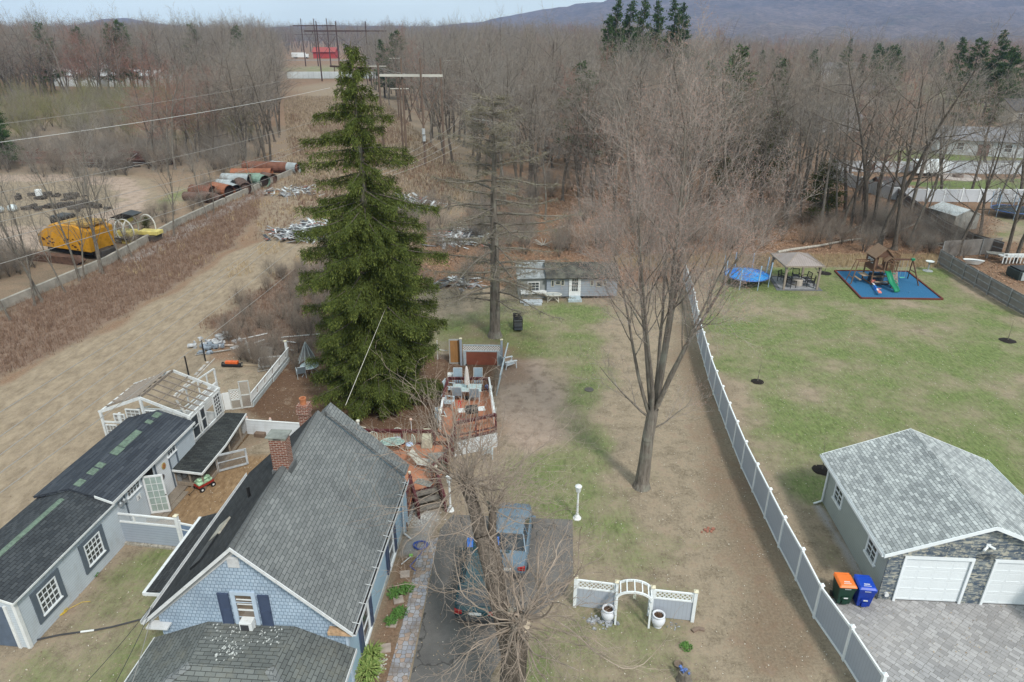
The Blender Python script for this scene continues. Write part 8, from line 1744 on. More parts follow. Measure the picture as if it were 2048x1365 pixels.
# slender trees that can be told apart: along the wall on the left, and the leaning-looking group behind the play tower
hand = [(85,605,2,.66,0),(70,612,0,.55,0),(160,562,2,.60,0),(168,558,0,.5,1),(202,545,1,.64,0),(206,548,2,.55,0),(245,525,2,.60,0),(348,474,2,.58,0),(415,435,2,.42,0),(428,430,0,.4,0),(512,393,1,.45,0),(20,640,1,.45,0),(-30,600,4,.6,0),(265,515,0,.4,0),(130,585,0,.42,0),
    (1724,466,1,1.0,1),(1672,453,2,.85,1),(1640,440,0,.7,1),(1740,468,4,.85,1),(1758,493,1,1.02,1),(1788,500,0,1.05,1),(1815,490,2,1.0,1),(1700,462,0,.75,1),(1915,512,4,.7,1),(1850,440,2,.75,1),(2030,525,4,.85,1),(2008,528,0,.8,1),(1990,420,2,.85,1),(1960,470,0,.7,1),(1600,435,2,.8,1),(1570,420,1,.85,1),(1520,415,0,.8,1),(1480,410,2,.8,1),(1690,425,1,.9,1),(1770,430,0,.85,1),(1820,420,4,.8,1),(1880,400,1,.8,1),(1940,395,0,.85,1),(2040,400,1,.9,1),(1400,405,4,.85,1),(1330,400,0,.9,1),(1090,440,2,.7,1),(1230,420,1,.8,1),(1160,430,0,.75,1)]
hl = {0: 'tall grey tree of the group behind the play tower', 1: 'thin bare tree along the low concrete wall'}
OR_ = 'first second third fourth fifth sixth seventh eighth ninth tenth eleventh twelfth thirteenth fourteenth fifteenth sixteenth seventeenth eighteenth nineteenth twentieth'.split(); cnt_ = {}
for i, (px, py, kk, sc_, side) in enumerate(sorted(hand)):
    p = G(px, py); kk = 5 if px < 600 or (kk == 2 and px > 1600) else kk; sc_ *= 1.18 if px < 600 else 1
    if px < 600: lb = 'thin bare tree rooted along the low concrete wall'; gp = 'thin trees along the concrete wall'
    elif px > 1830: lb = 'bare tree beside the board fences on the far right'; gp = 'trees by the board fences'
    elif px < 1500: lb = 'bare tree at the wood edge behind the grey shed'; gp = 'trees behind the shed'
    else: lb = 'tall bare trunk on the leafy bank behind the gazebo and play tower'; gp = 'tall trunks behind the play tower'
    cnt_[gp] = cnt_.get(gp, -1)+1; lb = OR_[cnt_[gp]]+' '+lb.replace('rooted ', '').replace('on the leafy bank ', '')+' from the left'
    place(protos[kk], used[kk], (p.x, p.y, 0), rng.uniform(0, 6.28), lb, gp, (sc_, sc_, sc_*rng.uniform(.95, 1.05))); used[kk] = True
def dscale(x, y):
    """crowns rise a little towards the skyline groves"""
    return 1+.10*(y > 200)*(x < 60)
FX, FY, FS, FK = [], [], [], []
for i in range(len(X)):
    kk = pick(X[i], Y[i]); s = S[i]*rng.uniform(.78, 1.14)*dscale(X[i], Y[i])
    if i < NI:
        place(protos[kk], used[kk], (X[i], Y[i], 0), rng.uniform(0, 6.28), lab_for(X[i], Y[i], kk, kk == 3), 'bare trees of the woods', (s, s, s*rng.uniform(.9, 1.08))); used[kk] = True
    else: FX.append(X[i]); FY.append(Y[i]); FS.append(s); FK.append(kk)
FZ = [0.0]*len(FX)
for (x0, x1, y0, y1, sp) in ((-420, 420, 420, 640, 12), (-700, 900, 640, 1100, 20), (-1100, 1500, 1100, 2000, 40)):
    x, y = lat(x0, x1, y0, y1, sp); k = infov(x, y) & ~((x > -215) & (x < -95-.0*y) & (y > 420) & (y < 660)); 
    for a, c in zip(x[k], y[k]):
        rgt = a > .17*c
        if rgt and c > 900: continue
        FZ.append(-3-10*min(1, (c-420)/350) if rgt else 0.0); FX.append(a); FY.append(c); FS.append(rng.uniform(.8, 1.12)*(1 if sp < 15 else 1.15) * (sp/12)**.3); FK.append(pick(a, c))
def scatter(name, label, xs, ys, sc, idx, prot, zs=None, mat=None):
    n = len(xs); me = bpy.data.meshes.new(name); me.vertices.add(n); co = np.zeros((n, 3), np.float32); co[:, 0] = xs; co[:, 1] = ys
    if zs is not None: co[:, 2] = zs
    me.vertices.foreach_set('co', co.ravel()); me.update()
    a = me.attributes.new('srot', 'FLOAT_VECTOR', 'POINT'); r = np.zeros((n, 3), np.float32); r[:, 2] = rng.uniform(0, 6.28, n); a.data.foreach_set('vector', r.ravel())
    a = me.attributes.new('sscale', 'FLOAT_VECTOR', 'POINT'); q = np.repeat(np.asarray(sc, np.float32)[:, None], 3, 1); q[:, 2] *= rng.uniform(.9, 1.1, n); a.data.foreach_set('vector', q.ravel())
    a = me.attributes.new('sidx', 'INT', 'POINT'); a.data.foreach_set('value', np.asarray(idx, np.int32))
    o = bpy.data.objects.new(name, me); COL.objects.link(o); tag(o, label, None, None, 'stuff')
    g = bpy.data.node_groups.new(name, 'GeometryNodeTree'); g.interface.new_socket('Geometry', in_out='INPUT', socket_type='NodeSocketGeometry'); g.interface.new_socket('Geometry', in_out='OUTPUT', socket_type='NodeSocketGeometry')
    N = g.nodes.new; gi, go = N('NodeGroupInput'), N('NodeGroupOutput'); j = N('GeometryNodeJoinGeometry')
    for p in reversed(prot):
        jj = N('GeometryNodeJoinGeometry')
        for ob in [p]+list(p.children): oi = N('GeometryNodeObjectInfo'); oi.inputs[0].default_value = ob; oi.transform_space = 'ORIGINAL'; g.links.new(oi.outputs['Geometry'], jj.inputs[0])
        gti = N('GeometryNodeGeometryToInstance'); g.links.new(jj.outputs[0], gti.inputs[0]); g.links.new(gti.outputs[0], j.inputs[0])
    iop = N('GeometryNodeInstanceOnPoints'); iop.inputs['Pick Instance'].default_value = True
    def att(nm, ty): x = N('GeometryNodeInputNamedAttribute'); x.data_type = ty; x.inputs['Name'].default_value = nm; return x.outputs['Attribute']
    g.links.new(gi.outputs[0], iop.inputs['Points']); g.links.new(j.outputs[0], iop.inputs['Instance']); g.links.new(att('sidx', 'INT'), iop.inputs['Instance Index']); g.links.new(att('srot', 'FLOAT_VECTOR'), iop.inputs['Rotation']); g.links.new(att('sscale', 'FLOAT_VECTOR'), iop.inputs['Scale'])
    g.links.new(iop.outputs[0], go.inputs[0]); m = o.modifiers.new('scatter', 'NODES'); m.node_group = g; return o
scatter('woodland', 'dense grey brown bare woodland filling the distance', FX, FY, FS, FK, protos, FZ)
print('trees near', min(NI, len(X)), 'far', len(FX))
# conifers
pk = dict(nb=80, npl=190, base=.18, L=.42, W=.085, blob=1.0)
pp_ = [conifer('pine_tree', 'x', 400+i, H, Rm, PINE, **dict(pk, cone=c)) for i, (H, Rm, c) in enumerate(((17, 4.2, .7), (18, 3.4, 1.0)))]
PN = [(1155, 340, 0, .95, 'round green pine standing alone in the central wood'), (1455, 330, 0, 1.08, 'dark pine behind the maple crown'), (1400, 330, 1, .9, 'dark pine half hidden left behind the maple crown'), (1535, 325, 1, .92, 'narrow bright green pine right of the maple crown'), (800, 200, 0, 1.2, 'broad dark pine rising over the corridor wood'), (770, 196, 1, 1.0, 'smaller pine left of the broad dark pine'),
    (1680, 190, 0, .9, 'blue green pine in the right middle distance'), (1762, 225, 0, 1.0, 'bright green pine in the right middle distance'), (1740, 180, 1, .9, 'slim pine behind the bright green one'), (1895, 215, 1, 1.05, 'tall pine left in the right hand group'), (1925, 230, 0, 1.1, 'broad pine in the right hand group'), (1965, 235, 1, 1.15, 'tall pointed pine in the right hand group'), (1990, 240, 0, 1.0, 'pine at the right of the right hand group'), (2030, 230, 1, .95, 'dark pine at the far right edge'),
    (1925, 262, 0, .62, 'small green pine before the cream house'), (1975, 270, 1, .6, 'small dark pine before the cream house'), (5, 330, 0, .7, 'green pine cut by the left edge'), (20, 340, 1, .5, 'small pine at the left edge')]
for _k in range(34):   # further pines dotted through the right hand suburb and woods
    _x, _y = 1500+rng.uniform(0, 560), rng.uniform(118, 215); PN.append((_x, _y, int(rng.randint(2)), rng.uniform(.5, .95), 'dark pine among the distant trees on the right'))
for _x, _y, _q in ((1060, 262, .6), (1120, 200, .8), (1330, 190, .8), (905, 175, .8), (1180, 165, .9), (520, 150, .9), (350, 150, .9), (60, 160, 1.0), (1610, 300, .5), (1570, 270, .6)): PN.append((_x, _y, 1, _q, 'small dark pine scattered in the bare woods'))
u2 = [False, False]
for px, py, k, s, lab in PN: p = G(px, py); place(pp_[k], u2[k], (p.x, p.y, 0), rng.uniform(0, 6), lab, 'scattered pines' if 'distant' in lab or 'scattered' in lab else None, s); u2[k] = True
for k, (px, py, D, h) in enumerate(((1235, 12, 190, 0), (1262, 14, 192, 0), (1290, 8, 196, 0), (1318, 14, 198, 0), (1352, 12, 204, 0), (1368, 18, 206, 0), (1218, 40, 188, 0), (75, 46, 262, 0), (215, 48, 268, 0), (235, 41, 270, 0), (380, 48, 266, 0), (470, 53, 268, 0), (150, 54, 272, 0))):
    u = (px-1024)/FPX; v = (py-682.5)/FPX; t_ = D/(_c-v*_s); z = CAM_H-t_*(_s+v*_c); o = place(pp_[1 if k < 7 else 0], True, (t_*u, D, 0), k, ('dark conifer of the tall cluster standing above the central wood' if k < 7 else 'dark green pine top on the left skyline'), ('tall dark conifer cluster' if k < 7 else 'pines on the left skyline'), z/17.3)
    o.scale = (z/17.3*.85, z/17.3*.85, z/17.3)
ced = conifer('cedar_tree', 'dull olive cedar at the wood edge behind the gazebo', 420, 7.2, 2.3, CEDAR, nb=60, npl=130, base=.12, L=.32, W=.05, cone=.6, blob=.7, loc=G(1640, 446))
for px, py, s, lab in ((1530, 372, 1.5, 'big dull cedar right behind the maple'), (1505, 380, 1.2, 'smaller dull cedar beside the big one'), (298, 470, .28, 'small brown green cedar by the concrete wall'), (1440, 400, .8, 'low cedar among trunks behind the maple')):
    p = G(px, py); place(ced, True, (p.x, p.y, 0), px, lab, None, s)
# shrubs
Ps = dict(n=[5, 4, 3], kids=[9, 6], start=[.08, .1], ang=[.55, .6], ratio=[.6, .55], rmin=.008, wob=[.12, .16, .2], up=[.02, .02, .0], shape=[lambda f: 1.1-.3*f, lambda f: 1., lambda f: 1.])
sh = []
for i, (H, tw, st) in enumerate(((3.6, TW_OLIVE, 7), (2.6, TW_BROWN, 8), (3.2, TW_GREY, 7))):
    t, _ = bare_tree('shrub', 'x', 'shrub', 500+i, H, .035, BARK_DARK, tw, Ps, sides=(4,3,3), trunk_lev=1, stems=st, lean=.25); sh.append(t)
labs = ['olive budding shrub in the thicket left of the corridor', 'brown bramble bush among dry weeds', 'grey leafless bush at the wood edge']
u3 = [False]*3; SX, SY, SS, SK = [], [], [], []
def shrubs(n, x0, x1, y0, y1, k, s0, s1, cond=None, ind=0):
    c = 0
    while c < n:
        x, y = rng.uniform(x0, x1), rng.uniform(y0, y1)
        if abs(x) > .8*(y+8): 
            if rng.rand() < .9: continue
        if cond and not cond(x, y): continue
        s = rng.uniform(s0, s1); kk = k if isinstance(k, int) else int(rng.choice(k)); c += 1
        if c <= ind: place(sh[kk], u3[kk], (x, y, 0), rng.uniform(0, 6), labs[kk], ('olive shrubs', 'bramble bushes', 'grey bushes')[kk], s); u3[kk] = True
        else: SX.append(x); SY.append(y); SS.append(s); SK.append(kk)
edge = lambda y: -39-(y-118)*.31
shrubs(330, -190, -45, 128, 235, [0, 0, 1, 2], .9, 1.9, lambda x, y: x < edge(y)-6, 30)
shrubs(120, -110, -44, 108, 128, [1, 2], .8, 1.3, lambda x, y: x < -42, 20)
shrubs(170, -4, 50, 66.5, 84, [1, 1, 2], .45, .9, lambda x, y: y > 68 or (x < 22 and y > 62), 30)
shrubs(90, -19, -2, 52, 92, [1, 1, 2], .35, .8, lambda x, y: not (-2 < x < 9 and y < 60) and x > -20, 20)
shrubs(60, -23, -14, 46, 62, [1], .3, .6, None, 10); shrubs(26, -19, -13, 41, 45, [1], .3, .55, None, 8)
shrubs(200, -5, 46, 84, 140, [1, 2], .5, 1.0, None, 0); shrubs(26, 40, 47, 66, 78, [1, 2], .3, .6, None, 10)
shrubs(50, -62, -40, 54, 66, [1, 2], .4, .8, lambda x, y: x < -46, 6); shrubs(60, -45, -39.6, 70, 104, [1], .3, .6, None, 8)
scatter('undergrowth', 'tangled brown and olive undergrowth at the wood edges', SX, SY, SS, SK, sh)

# ------------------------------------------------------------------ dry weeds, litter
def blades(name, label, n, region, hgt, wid, mat, k=5, lean=.35, seed=1, dens=None):
    r = np.random.RandomState(seed); x0, x1, y0, y1 = region; X_ = r.uniform(x0, x1, n); Y_ = r.uniform(y0, y1, n)
    keep = r.uniform(0, 1, n) < (dens(X_, Y_) if dens else 1); X_, Y_ = X_[keep], Y_[keep]; n = len(X_)
    x = np.repeat(X_, k)+r.normal(0, .08, n*k); y = np.repeat(Y_, k)+r.normal(0, .08, n*k); h = np.repeat(r.uniform(.5, 1.1, n), k)*hgt*r.uniform(.6, 1.1, n*k); a = r.uniform(0, 6.28, n*k); l = r.uniform(0, lean, n*k)*h
    b = np.stack([x, y, np.full(n*k, -.02)], 1); tp = b+np.stack([np.cos(a)*l, np.sin(a)*l, h], 1); s = np.stack([-np.sin(a), np.cos(a), a*0], 1)*wid*r.uniform(.6, 1.2, n*k)[:, None]
    V = np.stack([b-s, b+s, tp], 1).reshape(-1, 3); o = np_mesh(name, V, np.arange(n*k*3).reshape(-1, 3), mat); return tag(o, label, None, None, 'stuff')
def tm(name, lo, hi):
    t = NT(name); t.b.inputs['Roughness'].default_value = .95; t.b.inputs['Specular IOR Level'].default_value = .05; g = t.n('NewGeometry'); return t.col(t.mix(g.outputs['Random Per Island'], lo, hi))
W_R = tm('weed_red', (.14,.088,.066,1), (.30,.20,.145,1)); W_T = tm('weed_tan', (.30,.22,.13,1), (.52,.40,.25,1)); W_L = tm('leaf_fall', (.12,.065,.04,1), (.42,.26,.17,1)); W_G = tm('grass_tuft', (.07,.10,.03,1), (.17,.21,.08,1)); W_D = tm('dead_grass', (.17,.125,.085,1), (.42,.34,.25,1))
blades('dry_weeds', 'reddish brown dry weeds beside the mown corridor', 60000, (-46, -9, 38, 130), .55, .016, W_R, 5, .4, 1, lambda x, y: np.clip(cover_at(x, y, 'weed'), 0, 1)*np.where(y > 90, .5, 1))
blades('straw_grass', 'tall tan straw grass in clumps along the corridor', 34000, (-48, 6, 60, 150), .6, .02, W_T, 5, .4, 2, lambda x, y: (np.sin(x*.9+y*.35)*np.sin(x*.3-y*.5) > .25)*.8*(cover_at(x, y, 'straw')+.4*cover_at(x, y, 'weed')+.25*(y > 84)*(x < 0)))
blades('straw_grass', 'rough tan and rusty grass filling the upper corridor', 30000, (-75, -4, 92, 250), .9, .05, W_D, 4, .6, 12, lambda x, y: ((x > -38-(y-118)*.31) & (x < -5-(y-100)*.27))*1.0)
blades('dry_weeds', 'rusty weeds in the upper corridor', 16000, (-60, -4, 88, 200), .8, .045, W_R, 4, .6, 13, lambda x, y: ((x > -37-(y-118)*.31) & (x < -5-(y-100)*.27) & (np.sin(x*.4)+np.sin(y*.21+x*.2) > .1))*1.0)
blades('straw_grass', 'tan grass fringe along the lawn edge under the wooded bank', 5000, (10, 44, 63.5, 67.5), .45, .018, W_T, 5, .5, 3)
def flecks(name, label, n, region, size, mat, seed, dens, up=.02):
    r = np.random.RandomState(seed); x0, x1, y0, y1 = region; X_ = r.uniform(x0, x1, n); Y_ = r.uniform(y0, y1, n); keep = r.uniform(0, 1, n) < dens(X_, Y_); X_, Y_ = X_[keep], Y_[keep]; n = len(X_)
    C = np.stack([X_, Y_, r.uniform(.01, up+.02, n)], 1); D = r.normal(0, 1, (n, 3)); D[:, 2] *= .35; D = unit(D); U = unit(np.cross(D, r.normal(0, .3, (n, 3))+[0, 0, 1])); v, f = leaf_quads(C, D, U, size*r.uniform(.5, 1.3, n), size*.4); return tag(np_mesh(name, v, f, mat), label, None, None, 'stuff')
flecks('fallen_leaves', 'brown leaf litter on the wooded bank', 90000, (-12, 60, 58, 100), .17, W_L, 5, lambda x, y: cover_at(x, y, 'leaf')*.9, .06)
flecks('fallen_leaves', 'scattered leaves and chips over the yard grass', 42000, (-24, 40, 8, 66), .07, W_D, 6, lambda x, y: .5-.35*cover_at(x, y, 'dirt')+0*x)
flecks('fallen_leaves', 'pale dry leaf flecks across the whole yard', 14000, (-22, 34, 10, 60), .05, M('pale_fleck', (.58,.54,.47,1), .9), 17, lambda x, y: .55+0*x)
flecks('fallen_leaves', 'pale flecks on the mown strip', 9000, (-48, -16, 14, 75), .05, W_D, 7, lambda x, y: cover_at(x, y, 'straw')*.8)
blades('grass', 'short dead and green grass of the yard', 130000, (-19, 34, 12, 50), .055, .010, W_D, 2, .9, 8, lambda x, y: .55*(1-np.clip(cover_at(x, y, 'dirt')+cover_at(x, y, 'rust')+cover_at(x, y, 'pale'), 0, 1)))
blades('grass', 'short green lawn grass', 150000, (-19, 44, 12, 64), .05, .010, W_G, 2, .9, 9, lambda x, y: np.clip(cover_at(x, y, 'green')*.95, 0, 1)*np.clip(.5+.9*np.sin(x*.5+1.7*np.sin(y*.23))*np.sin(y*.37+1.3*np.sin(x*.31)), .1, 1))
blades('pen_straw', 'loose orange straw in the pen', 9000, (-17.4, -11, 24.3, 31), .05, .012, tm('pen_straw', (.24,.15,.07,1), (.48,.34,.19,1)), 3, 2.2, 10, lambda x, y: cover_at(x, y, 'rust'))

# ------------------------------------------------------------------ hills and the hazy air
prof = [(-900, 58), (0, 58), (230, 54), (285, 45), (330, 44), (380, 52), (470, 58), (560, 59), (640, 54), (760, 55), (880, 56), (965, 50), (1010, 42), (1080, 33), (1140, 27), (1200, 21), (1300, 17), (1400, 10), (1500, 1), (1620, -12), (1800, -24), (2050, -34), (2300, -30), (2900, -10)]
DR = 3600; ux = np.linspace(-1.45, 1.45, 260); rows = [(820, -.02), (1100, .0), (1500, .04), (1900, .10), (2200, .18), (2500, .30), (2750, .45), (3000, .62), (3200, .78), (3400, .92), (3600, 1.0), (3750, .96), (3950, .5), (4100, -.05)]
pyv = np.interp(ux*FPX/1.0+1024, [p[0] for p in prof], [p[1] for p in prof]); hh = CAM_H+(60.5-pyv)/FPX*DR/math.cos(PITCH)**2; rr_ = np.random.RandomState(12); HV = []
for yy, f in rows:
    w = sum(a*np.sin(ux*k+ph+yy*.003*q) for a, k, ph, q in ((10, 23, .3, 1), (7, 51, 1.1, -2), (4, 97, 2.2, 3), (2.5, 190, .7, 2))); HV.append(np.stack([ux*yy*1.0/_c*(_c), np.full(ux.shape, yy), np.maximum(hh*f+w*(f > 0)*(f < 1)*np.minimum(1, np.abs(hh)/120)+rr_.normal(0, 1.2, ux.shape)*(f > 0), -5)], 1))
HV = np.concatenate(HV); n = len(ux); I = np.arange(len(HV)).reshape(len(rows), n); HF = np.stack([I[:-1, :-1], I[:-1, 1:], I[1:, 1:], I[1:, :-1]], -1).reshape(-1, 4)
hmt = NT('wooded_hillside'); hn = hmt.noise(.004, 6, .7); hn2 = hmt.noise(.05, 5, .8); cc = hmt.mix(hmt.ramp(hn, .35, .65), (.12,.09,.085,1), (.24,.18,.165,1)); cc = hmt.mix(hmt.ramp(hn2, .4, .6, 0, .8), cc, (.03,.03,.03,1)); cc = hmt.mix(hmt.ramp(hmt.noise(.012, 4, .6), .60, .70, 0, .7), cc, (.05,.065,.045,1)); hmt.bump(hn2, 1.0, 6); hmt.col(cc)
tag(np_mesh('hills', HV, HF, hmt.m, smooth=True), 'long wooded ridge on the right horizon', None, None, 'structure')
for px, py, D, w, lab in ((1567, 42, 3050, 26, 'tiny white building low on the wooded ridge'), (1955, 45, 2900, 22, 'tiny pale house on the right flank of the ridge')):
    u = (px-1024)/FPX; v = (py-682.5)/FPX; t_ = D/(_c-v*_s); t = thing('hill_house', lab, 'building', (t_*u, D, CAM_H-t_*(_s+v*_c)-6)); b = MB(); b.box(-w, w, -30, 8, -40, 9); b.build('wall', M('far_white_wall', (.6,.6,.6,1)), t); b = MB(); b.box(-w-1, w+1, -31, 9, 9, 13); b.build('roof', RGL, t)
hz = NT('air'); hz.t.nodes.remove(hz.b); pv = hz.n('VolumePrincipled'); pv.inputs['Color'].default_value = (.34,.53,1.0,1); pv.inputs['Density'].default_value = HAZE = .00013; pv.inputs['Anisotropy'].default_value = .2; hz.l(pv.outputs[0], hz.out.inputs['Volume'])
b = MB(); b.box(-6200, 6200, -350, 4250, -6.5, 330); tag(b.build('haze', hz.m), 'thin bluish haze towards the ridge', None, None, 'stuff')
scene.cycles.volume_bounces = 0
# ------------------------------------------------------------------ small things about the house and yard
def clump(name, label, p, n, r, h, mat, wid=.02, lean=.8, seed=1, group=None, cat='plant'):
    rr = np.random.RandomState(seed); a = rr.uniform(0, 6.28, n); q = rr.uniform(0, r, n)**1; b = np.stack([q*np.cos(a), q*np.sin(a), np.zeros(n)], 1); L = rr.uniform(.6, 1.1, n)*h; l = rr.uniform(.2, lean, n)
    m = b+np.stack([np.cos(a)*l*L*.5, np.sin(a)*l*L*.5, L*.75], 1); t_ = b+np.stack([np.cos(a)*l*L*1.3, np.sin(a)*l*L*1.3, L*.7], 1); s = np.stack([-np.sin(a), np.cos(a), a*0], 1)*wid
    V = np.stack([b-s, b+s, m+s, m-s], 1); V2 = np.stack([m-s, m+s, t_+s*.2, t_-s*.2], 1); V = np.concatenate([V, V2]).reshape(-1, 3); o = np_mesh(name, V, np.arange(len(V)).reshape(-1, 4), mat); o.location = p; return tag(o, label, cat, group)
LF = tm('bright_leaf', (.05,.12,.03,1), (.14,.26,.07,1)); LY = tm('lily_leaf', (.12,.20,.05,1), (.30,.36,.12,1))
for i, (px, py, n, r, h, m, lab) in enumerate(((790, 1190, 220, .25, .22, LF, 'bright green ground plant by the upper stepping stone'), (812, 1180, 260, .3, .18, LF, 'green clump beside the paver walk'), (800, 1228, 240, .28, .16, LF, 'low green clump below the second stepping stone'), (783, 1245, 180, .2, .2, LF, 'small green tuft against the blue wall'),
    (742, 1318, 200, .32, .5, LY, 'arching strap leaved plant at the house corner'), (736, 1352, 260, .36, .5, LY, 'larger arching strap leaved plant at the bottom edge by the house'), (186, 1152, 120, .2, .15, LF, 'small green tuft at the outbuilding wall'), (1372, 1295, 220, .22, .08, LF, 'small bright grass patch below the arch'))):
    clump('garden_plant', lab, G(px, py), n, r, h, m, seed=i)
STN = M('stepping_stone', (.36,.30,.26,1), .85, .15, 4)
for i, (px, py, a, lab) in enumerate(((810, 1150, 8, 'uppermost square stepping stone'), (797, 1201, 15, 'second square stepping stone from the top'), (784, 1248, -5, 'third square stepping stone from the top'), (771, 1298, 10, 'lowest square stepping stone, greyer than the others'))):
    t = thing('stepping_stone', lab+' between the blue wall and the paver walk', 'stepping stone', G(px, py), R(a), 'stepping stones'); b = MB(); b.box(-.2, .2, -.2, .2, 0, .06); b.build('slab', STN, t, bevel=.01)
def hose(name, label, c, r, turns, mat, rad=.02, cat='hose', seed=1, tail=None):
    rr = random.Random(seed); t = thing(name, label, cat, c); n = int(26*turns); b = MB(); pts = [(r*(.75+.25*math.sin(.7*k/26*6.28+seed))*math.cos(k/26*6.28)+rr.uniform(-.02, .02), r*.8*math.sin(k/26*6.28)+rr.uniform(-.03, .03), .03+.03*rr.random()) for k in range(n)]
    if tail: pts += tail
    b.tube(pts, rad, 5); b.build('coil', mat, t)
hose('garden_hose', 'blue garden hose coiled on the gravel beside the house', G(841, 1092), .34, 5, M('hose_blue', (.05,.10,.35,1), .4), seed=2, tail=[(.1, -.5, .02), (-.1, -.9, .02), (-.3, -1.3, .02), (.0, -1.6, .02)])
hose('extension_cord', 'yellow cord tangled on the grass by the front outbuilding window', G(120, 1225), .28, 4, M('cord_yellow', (.55,.38,.05,1), .5), .012, 'cord', 5, [(.3, .2, .02), (.6, .5, .03), (.9, .55, .02)])
t = thing('downpipe_hose', 'black and white pipe lying across the side yard grass', 'pipe', G(45, 1290)); b = MB(); e = G(330, 1232)-G(45, 1290); b.tube([(e*k/8)+Vector((0, .08*math.sin(k), .05)) for k in range(9)], .035, 6); b.build('pipe', M('pipe_black_', (.05,.05,.055,1), .5), t); b = MB(); b.tube([(e*k/10)+Vector((0, .08*math.sin(k*.8), .055)) for k in range(4, 6)], .038, 6); b.build('white_section', WHITE, t)
for i, (a, c, lab) in enumerate((((G(300, 1215, 3.0)), G(120, 1420, 5.5), 'dark service wire from the left house corner'), (G(304, 1216, 3.0), G(190, 1440, 5), 'second service wire close to the house corner'), (G(306, 1220, 2.8), G(240, 1440, 4), 'pale service wire nearest the porch roof'))): wire(a, c, .1, .012, lab, M('cable_dark', (.05,.05,.05,1), .6) if i < 2 else WIRE, 8)
t = thing('broom', 'white handled broom leaning at the downspout', 'broom', G(822, 1115)); b = MB(); b.beam((0, 0, .05), (-.55, .6, 1.1) if False else (-.35, -.5, .06), .03); b.build('handle', WHITE, t); b = MB(); b.box(-.08, .08, .0, .08, 0, .12); b.build('head', M('lime', (.30,.60,.15,1), .5), t)
rr = random.Random(11)
def stones(label, px, n, sx, sy, s0, s1, mat, seed, name='stones'):
    rr = random.Random(seed); t = thing(name, label, 'stones', G(*px)); b = MB()
    for k in range(n): s = rr.uniform(s0, s1); b.M = T(rr.gauss(0, sx), rr.gauss(0, sy), 0, rr.uniform(0, 3)); b.box(-s, s, -s*.7, s*.7, 0, s*.8)
    tag(b.build('stone_pieces', mat, t), kind='stuff')
stones('grey and white rocks around the left urn', (1200, 1245), 60, .32, .16, .02, .08, M('rock_mix', (.30,.31,.33,1), .9, .5, 9), 3)
stones('small pebbles beside the right urn', (1340, 1252), 30, .22, .12, .01, .035, M('rock_mix', (.30,.31,.33,1)), 4)
stones('white pebbles on the bed beside the stairs', (835, 1035), 240, .42, .32, .015, .05, M('pebble_white', (.52,.50,.47,1), .9, .3, 9), 5)
stones('white chips by the strap leaved plants', (760, 1330), 90, .12, .22, .01, .04, M('pebble_white', (.52,.50,.47,1)), 6)
stones('reddish bricks dropped in the worn grass near the fence', (1412, 1062), 9, .18, .16, .04, .09, M('brick_bits', (.30,.13,.09,1), .9), 7)
t = thing('bricks', 'two brown bricks beside the right end post of the lattice fence', 'bricks', G(1394, 1262)); b = MB(); b.M = T(-.08, 0, 0, R(30)); b.box(-.13, .13, -.07, .07, 0, .09); b.M = T(.16, .05, 0, R(-15)); b.box(-.13, .13, -.07, .07, 0, .08); b.build('bricks', M('brown_brick', (.22,.16,.125,1), .9), t)
t = thing('tree_stump', 'old stump topped with blue glass ornaments at the bottom edge', 'stump', G(1368, 1362)); b = MB(); b.lathe([(.30, 0), (.24, .15), (.22, .45), (.05, .46)], n=12); b.build('stump', BARK_GREY, t); b = MB()
for k in range(9): b.ball((rr.uniform(-.16, .16), rr.uniform(-.16, .16), .52), rr.uniform(.035, .07), 8, 5)
b.build('ornaments', M('blue_glass', (.10,.16,.38,1), .15, .7, 20), t)
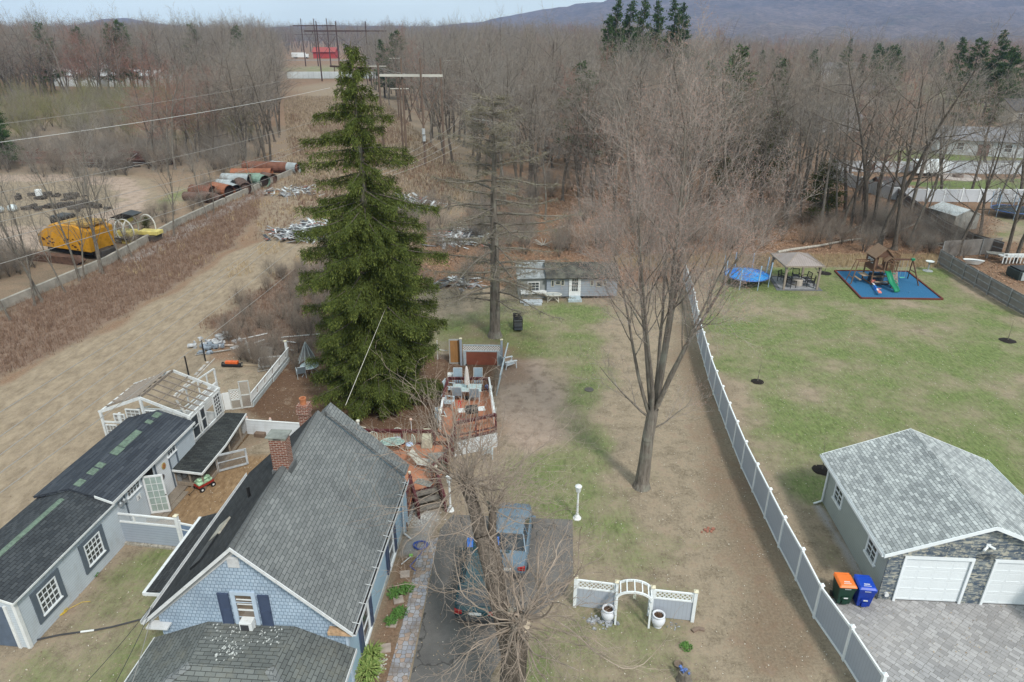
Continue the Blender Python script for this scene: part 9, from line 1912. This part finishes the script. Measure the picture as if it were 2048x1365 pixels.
t = thing('round_bowl', 'rusty round bowl on the grass beside the ornament stump', 'bowl', G(1357, 1332)); b = MB(); b.lathe([(.12, 0), (.17, .1), (.14, .1), (.1, .04)], n=14); b.build('bowl', M('bowl_brown', (.17,.13,.10,1), .8), t)
for i, (px, py, r, lab) in enumerate(((1178, 780, .3, 'round dark ground cover plate in the lawn'), (1450, 826, .12, 'small dark lid in the worn grass'))): t = thing('ground_cover_plate', lab, 'lid', G(px, py)); b = MB(); b.lathe([(r, 0), (r, .03), (.02, .035)], n=14); b.build('plate', M('iron_plate', (.10,.09,.08,1), .8), t)
# fallen logs on the bank
LOG = bark('birch_log', (.22,.19,.16,1), (.48,.45,.40,1), 2)
for (a, c, r, lab) in (((1555, 508), (1722, 480), .16, 'long pale fallen log on the leafy bank behind the gazebo'), (((1870, 492)), (1905, 484), .14, 'short pale log by the board fence'), ((1690, 470), (1760, 428), .08, 'thin pale fallen stem slanting between trunks'), ((1795, 465), (1850, 440), .1, 'fallen stem behind the play tower trunks'), ((1840, 488), (1920, 500), .09, 'dark fallen stem near the short fence')):
    A, B = G(*a), G(*c); t = thing('fallen_log', lab, 'log', A); b = MB(); e = B-A; b.tube([e*k/6+Vector((0, .12*math.sin(k*1.7), r)) for k in range(7)], r, 7, r1=r*.5); b.build('log', LOG, t)
t = thing('chimney_of_branches', 'x', 'x', (0, 0, 0)); bpy.data.objects.remove(t)
t = thing('branch_pile', 'small pile of pale cut branches behind the grey shed', 'branch pile', G(1087, 492)); b = MB()
for k in range(14): a = rr.uniform(0, 6.28); b.beam((0, 0, .1), (1.1*math.cos(a), .8*math.sin(a), rr.uniform(.1, .6)), .06)
b.build('branches', LOG, t)
t = thing('bistro_set', 'dark red garden bench at the right edge behind the garage', 'bench', (23.0, 27.9, 0), R(20)); b = MB(); b.box(-.5, .5, -.2, .2, .4, .45); b.build('seat', MAROON, t); b = MB(); b.box(-.5, .5, .18, .22, .5, .85); b.build('backrest', MAROON, t); b = MB()
for x in (-.42, .42): b.cyl((x, -.25, .25), (x, .25, .25), .24, n=12)
b.build('wheels', BLACK, t)
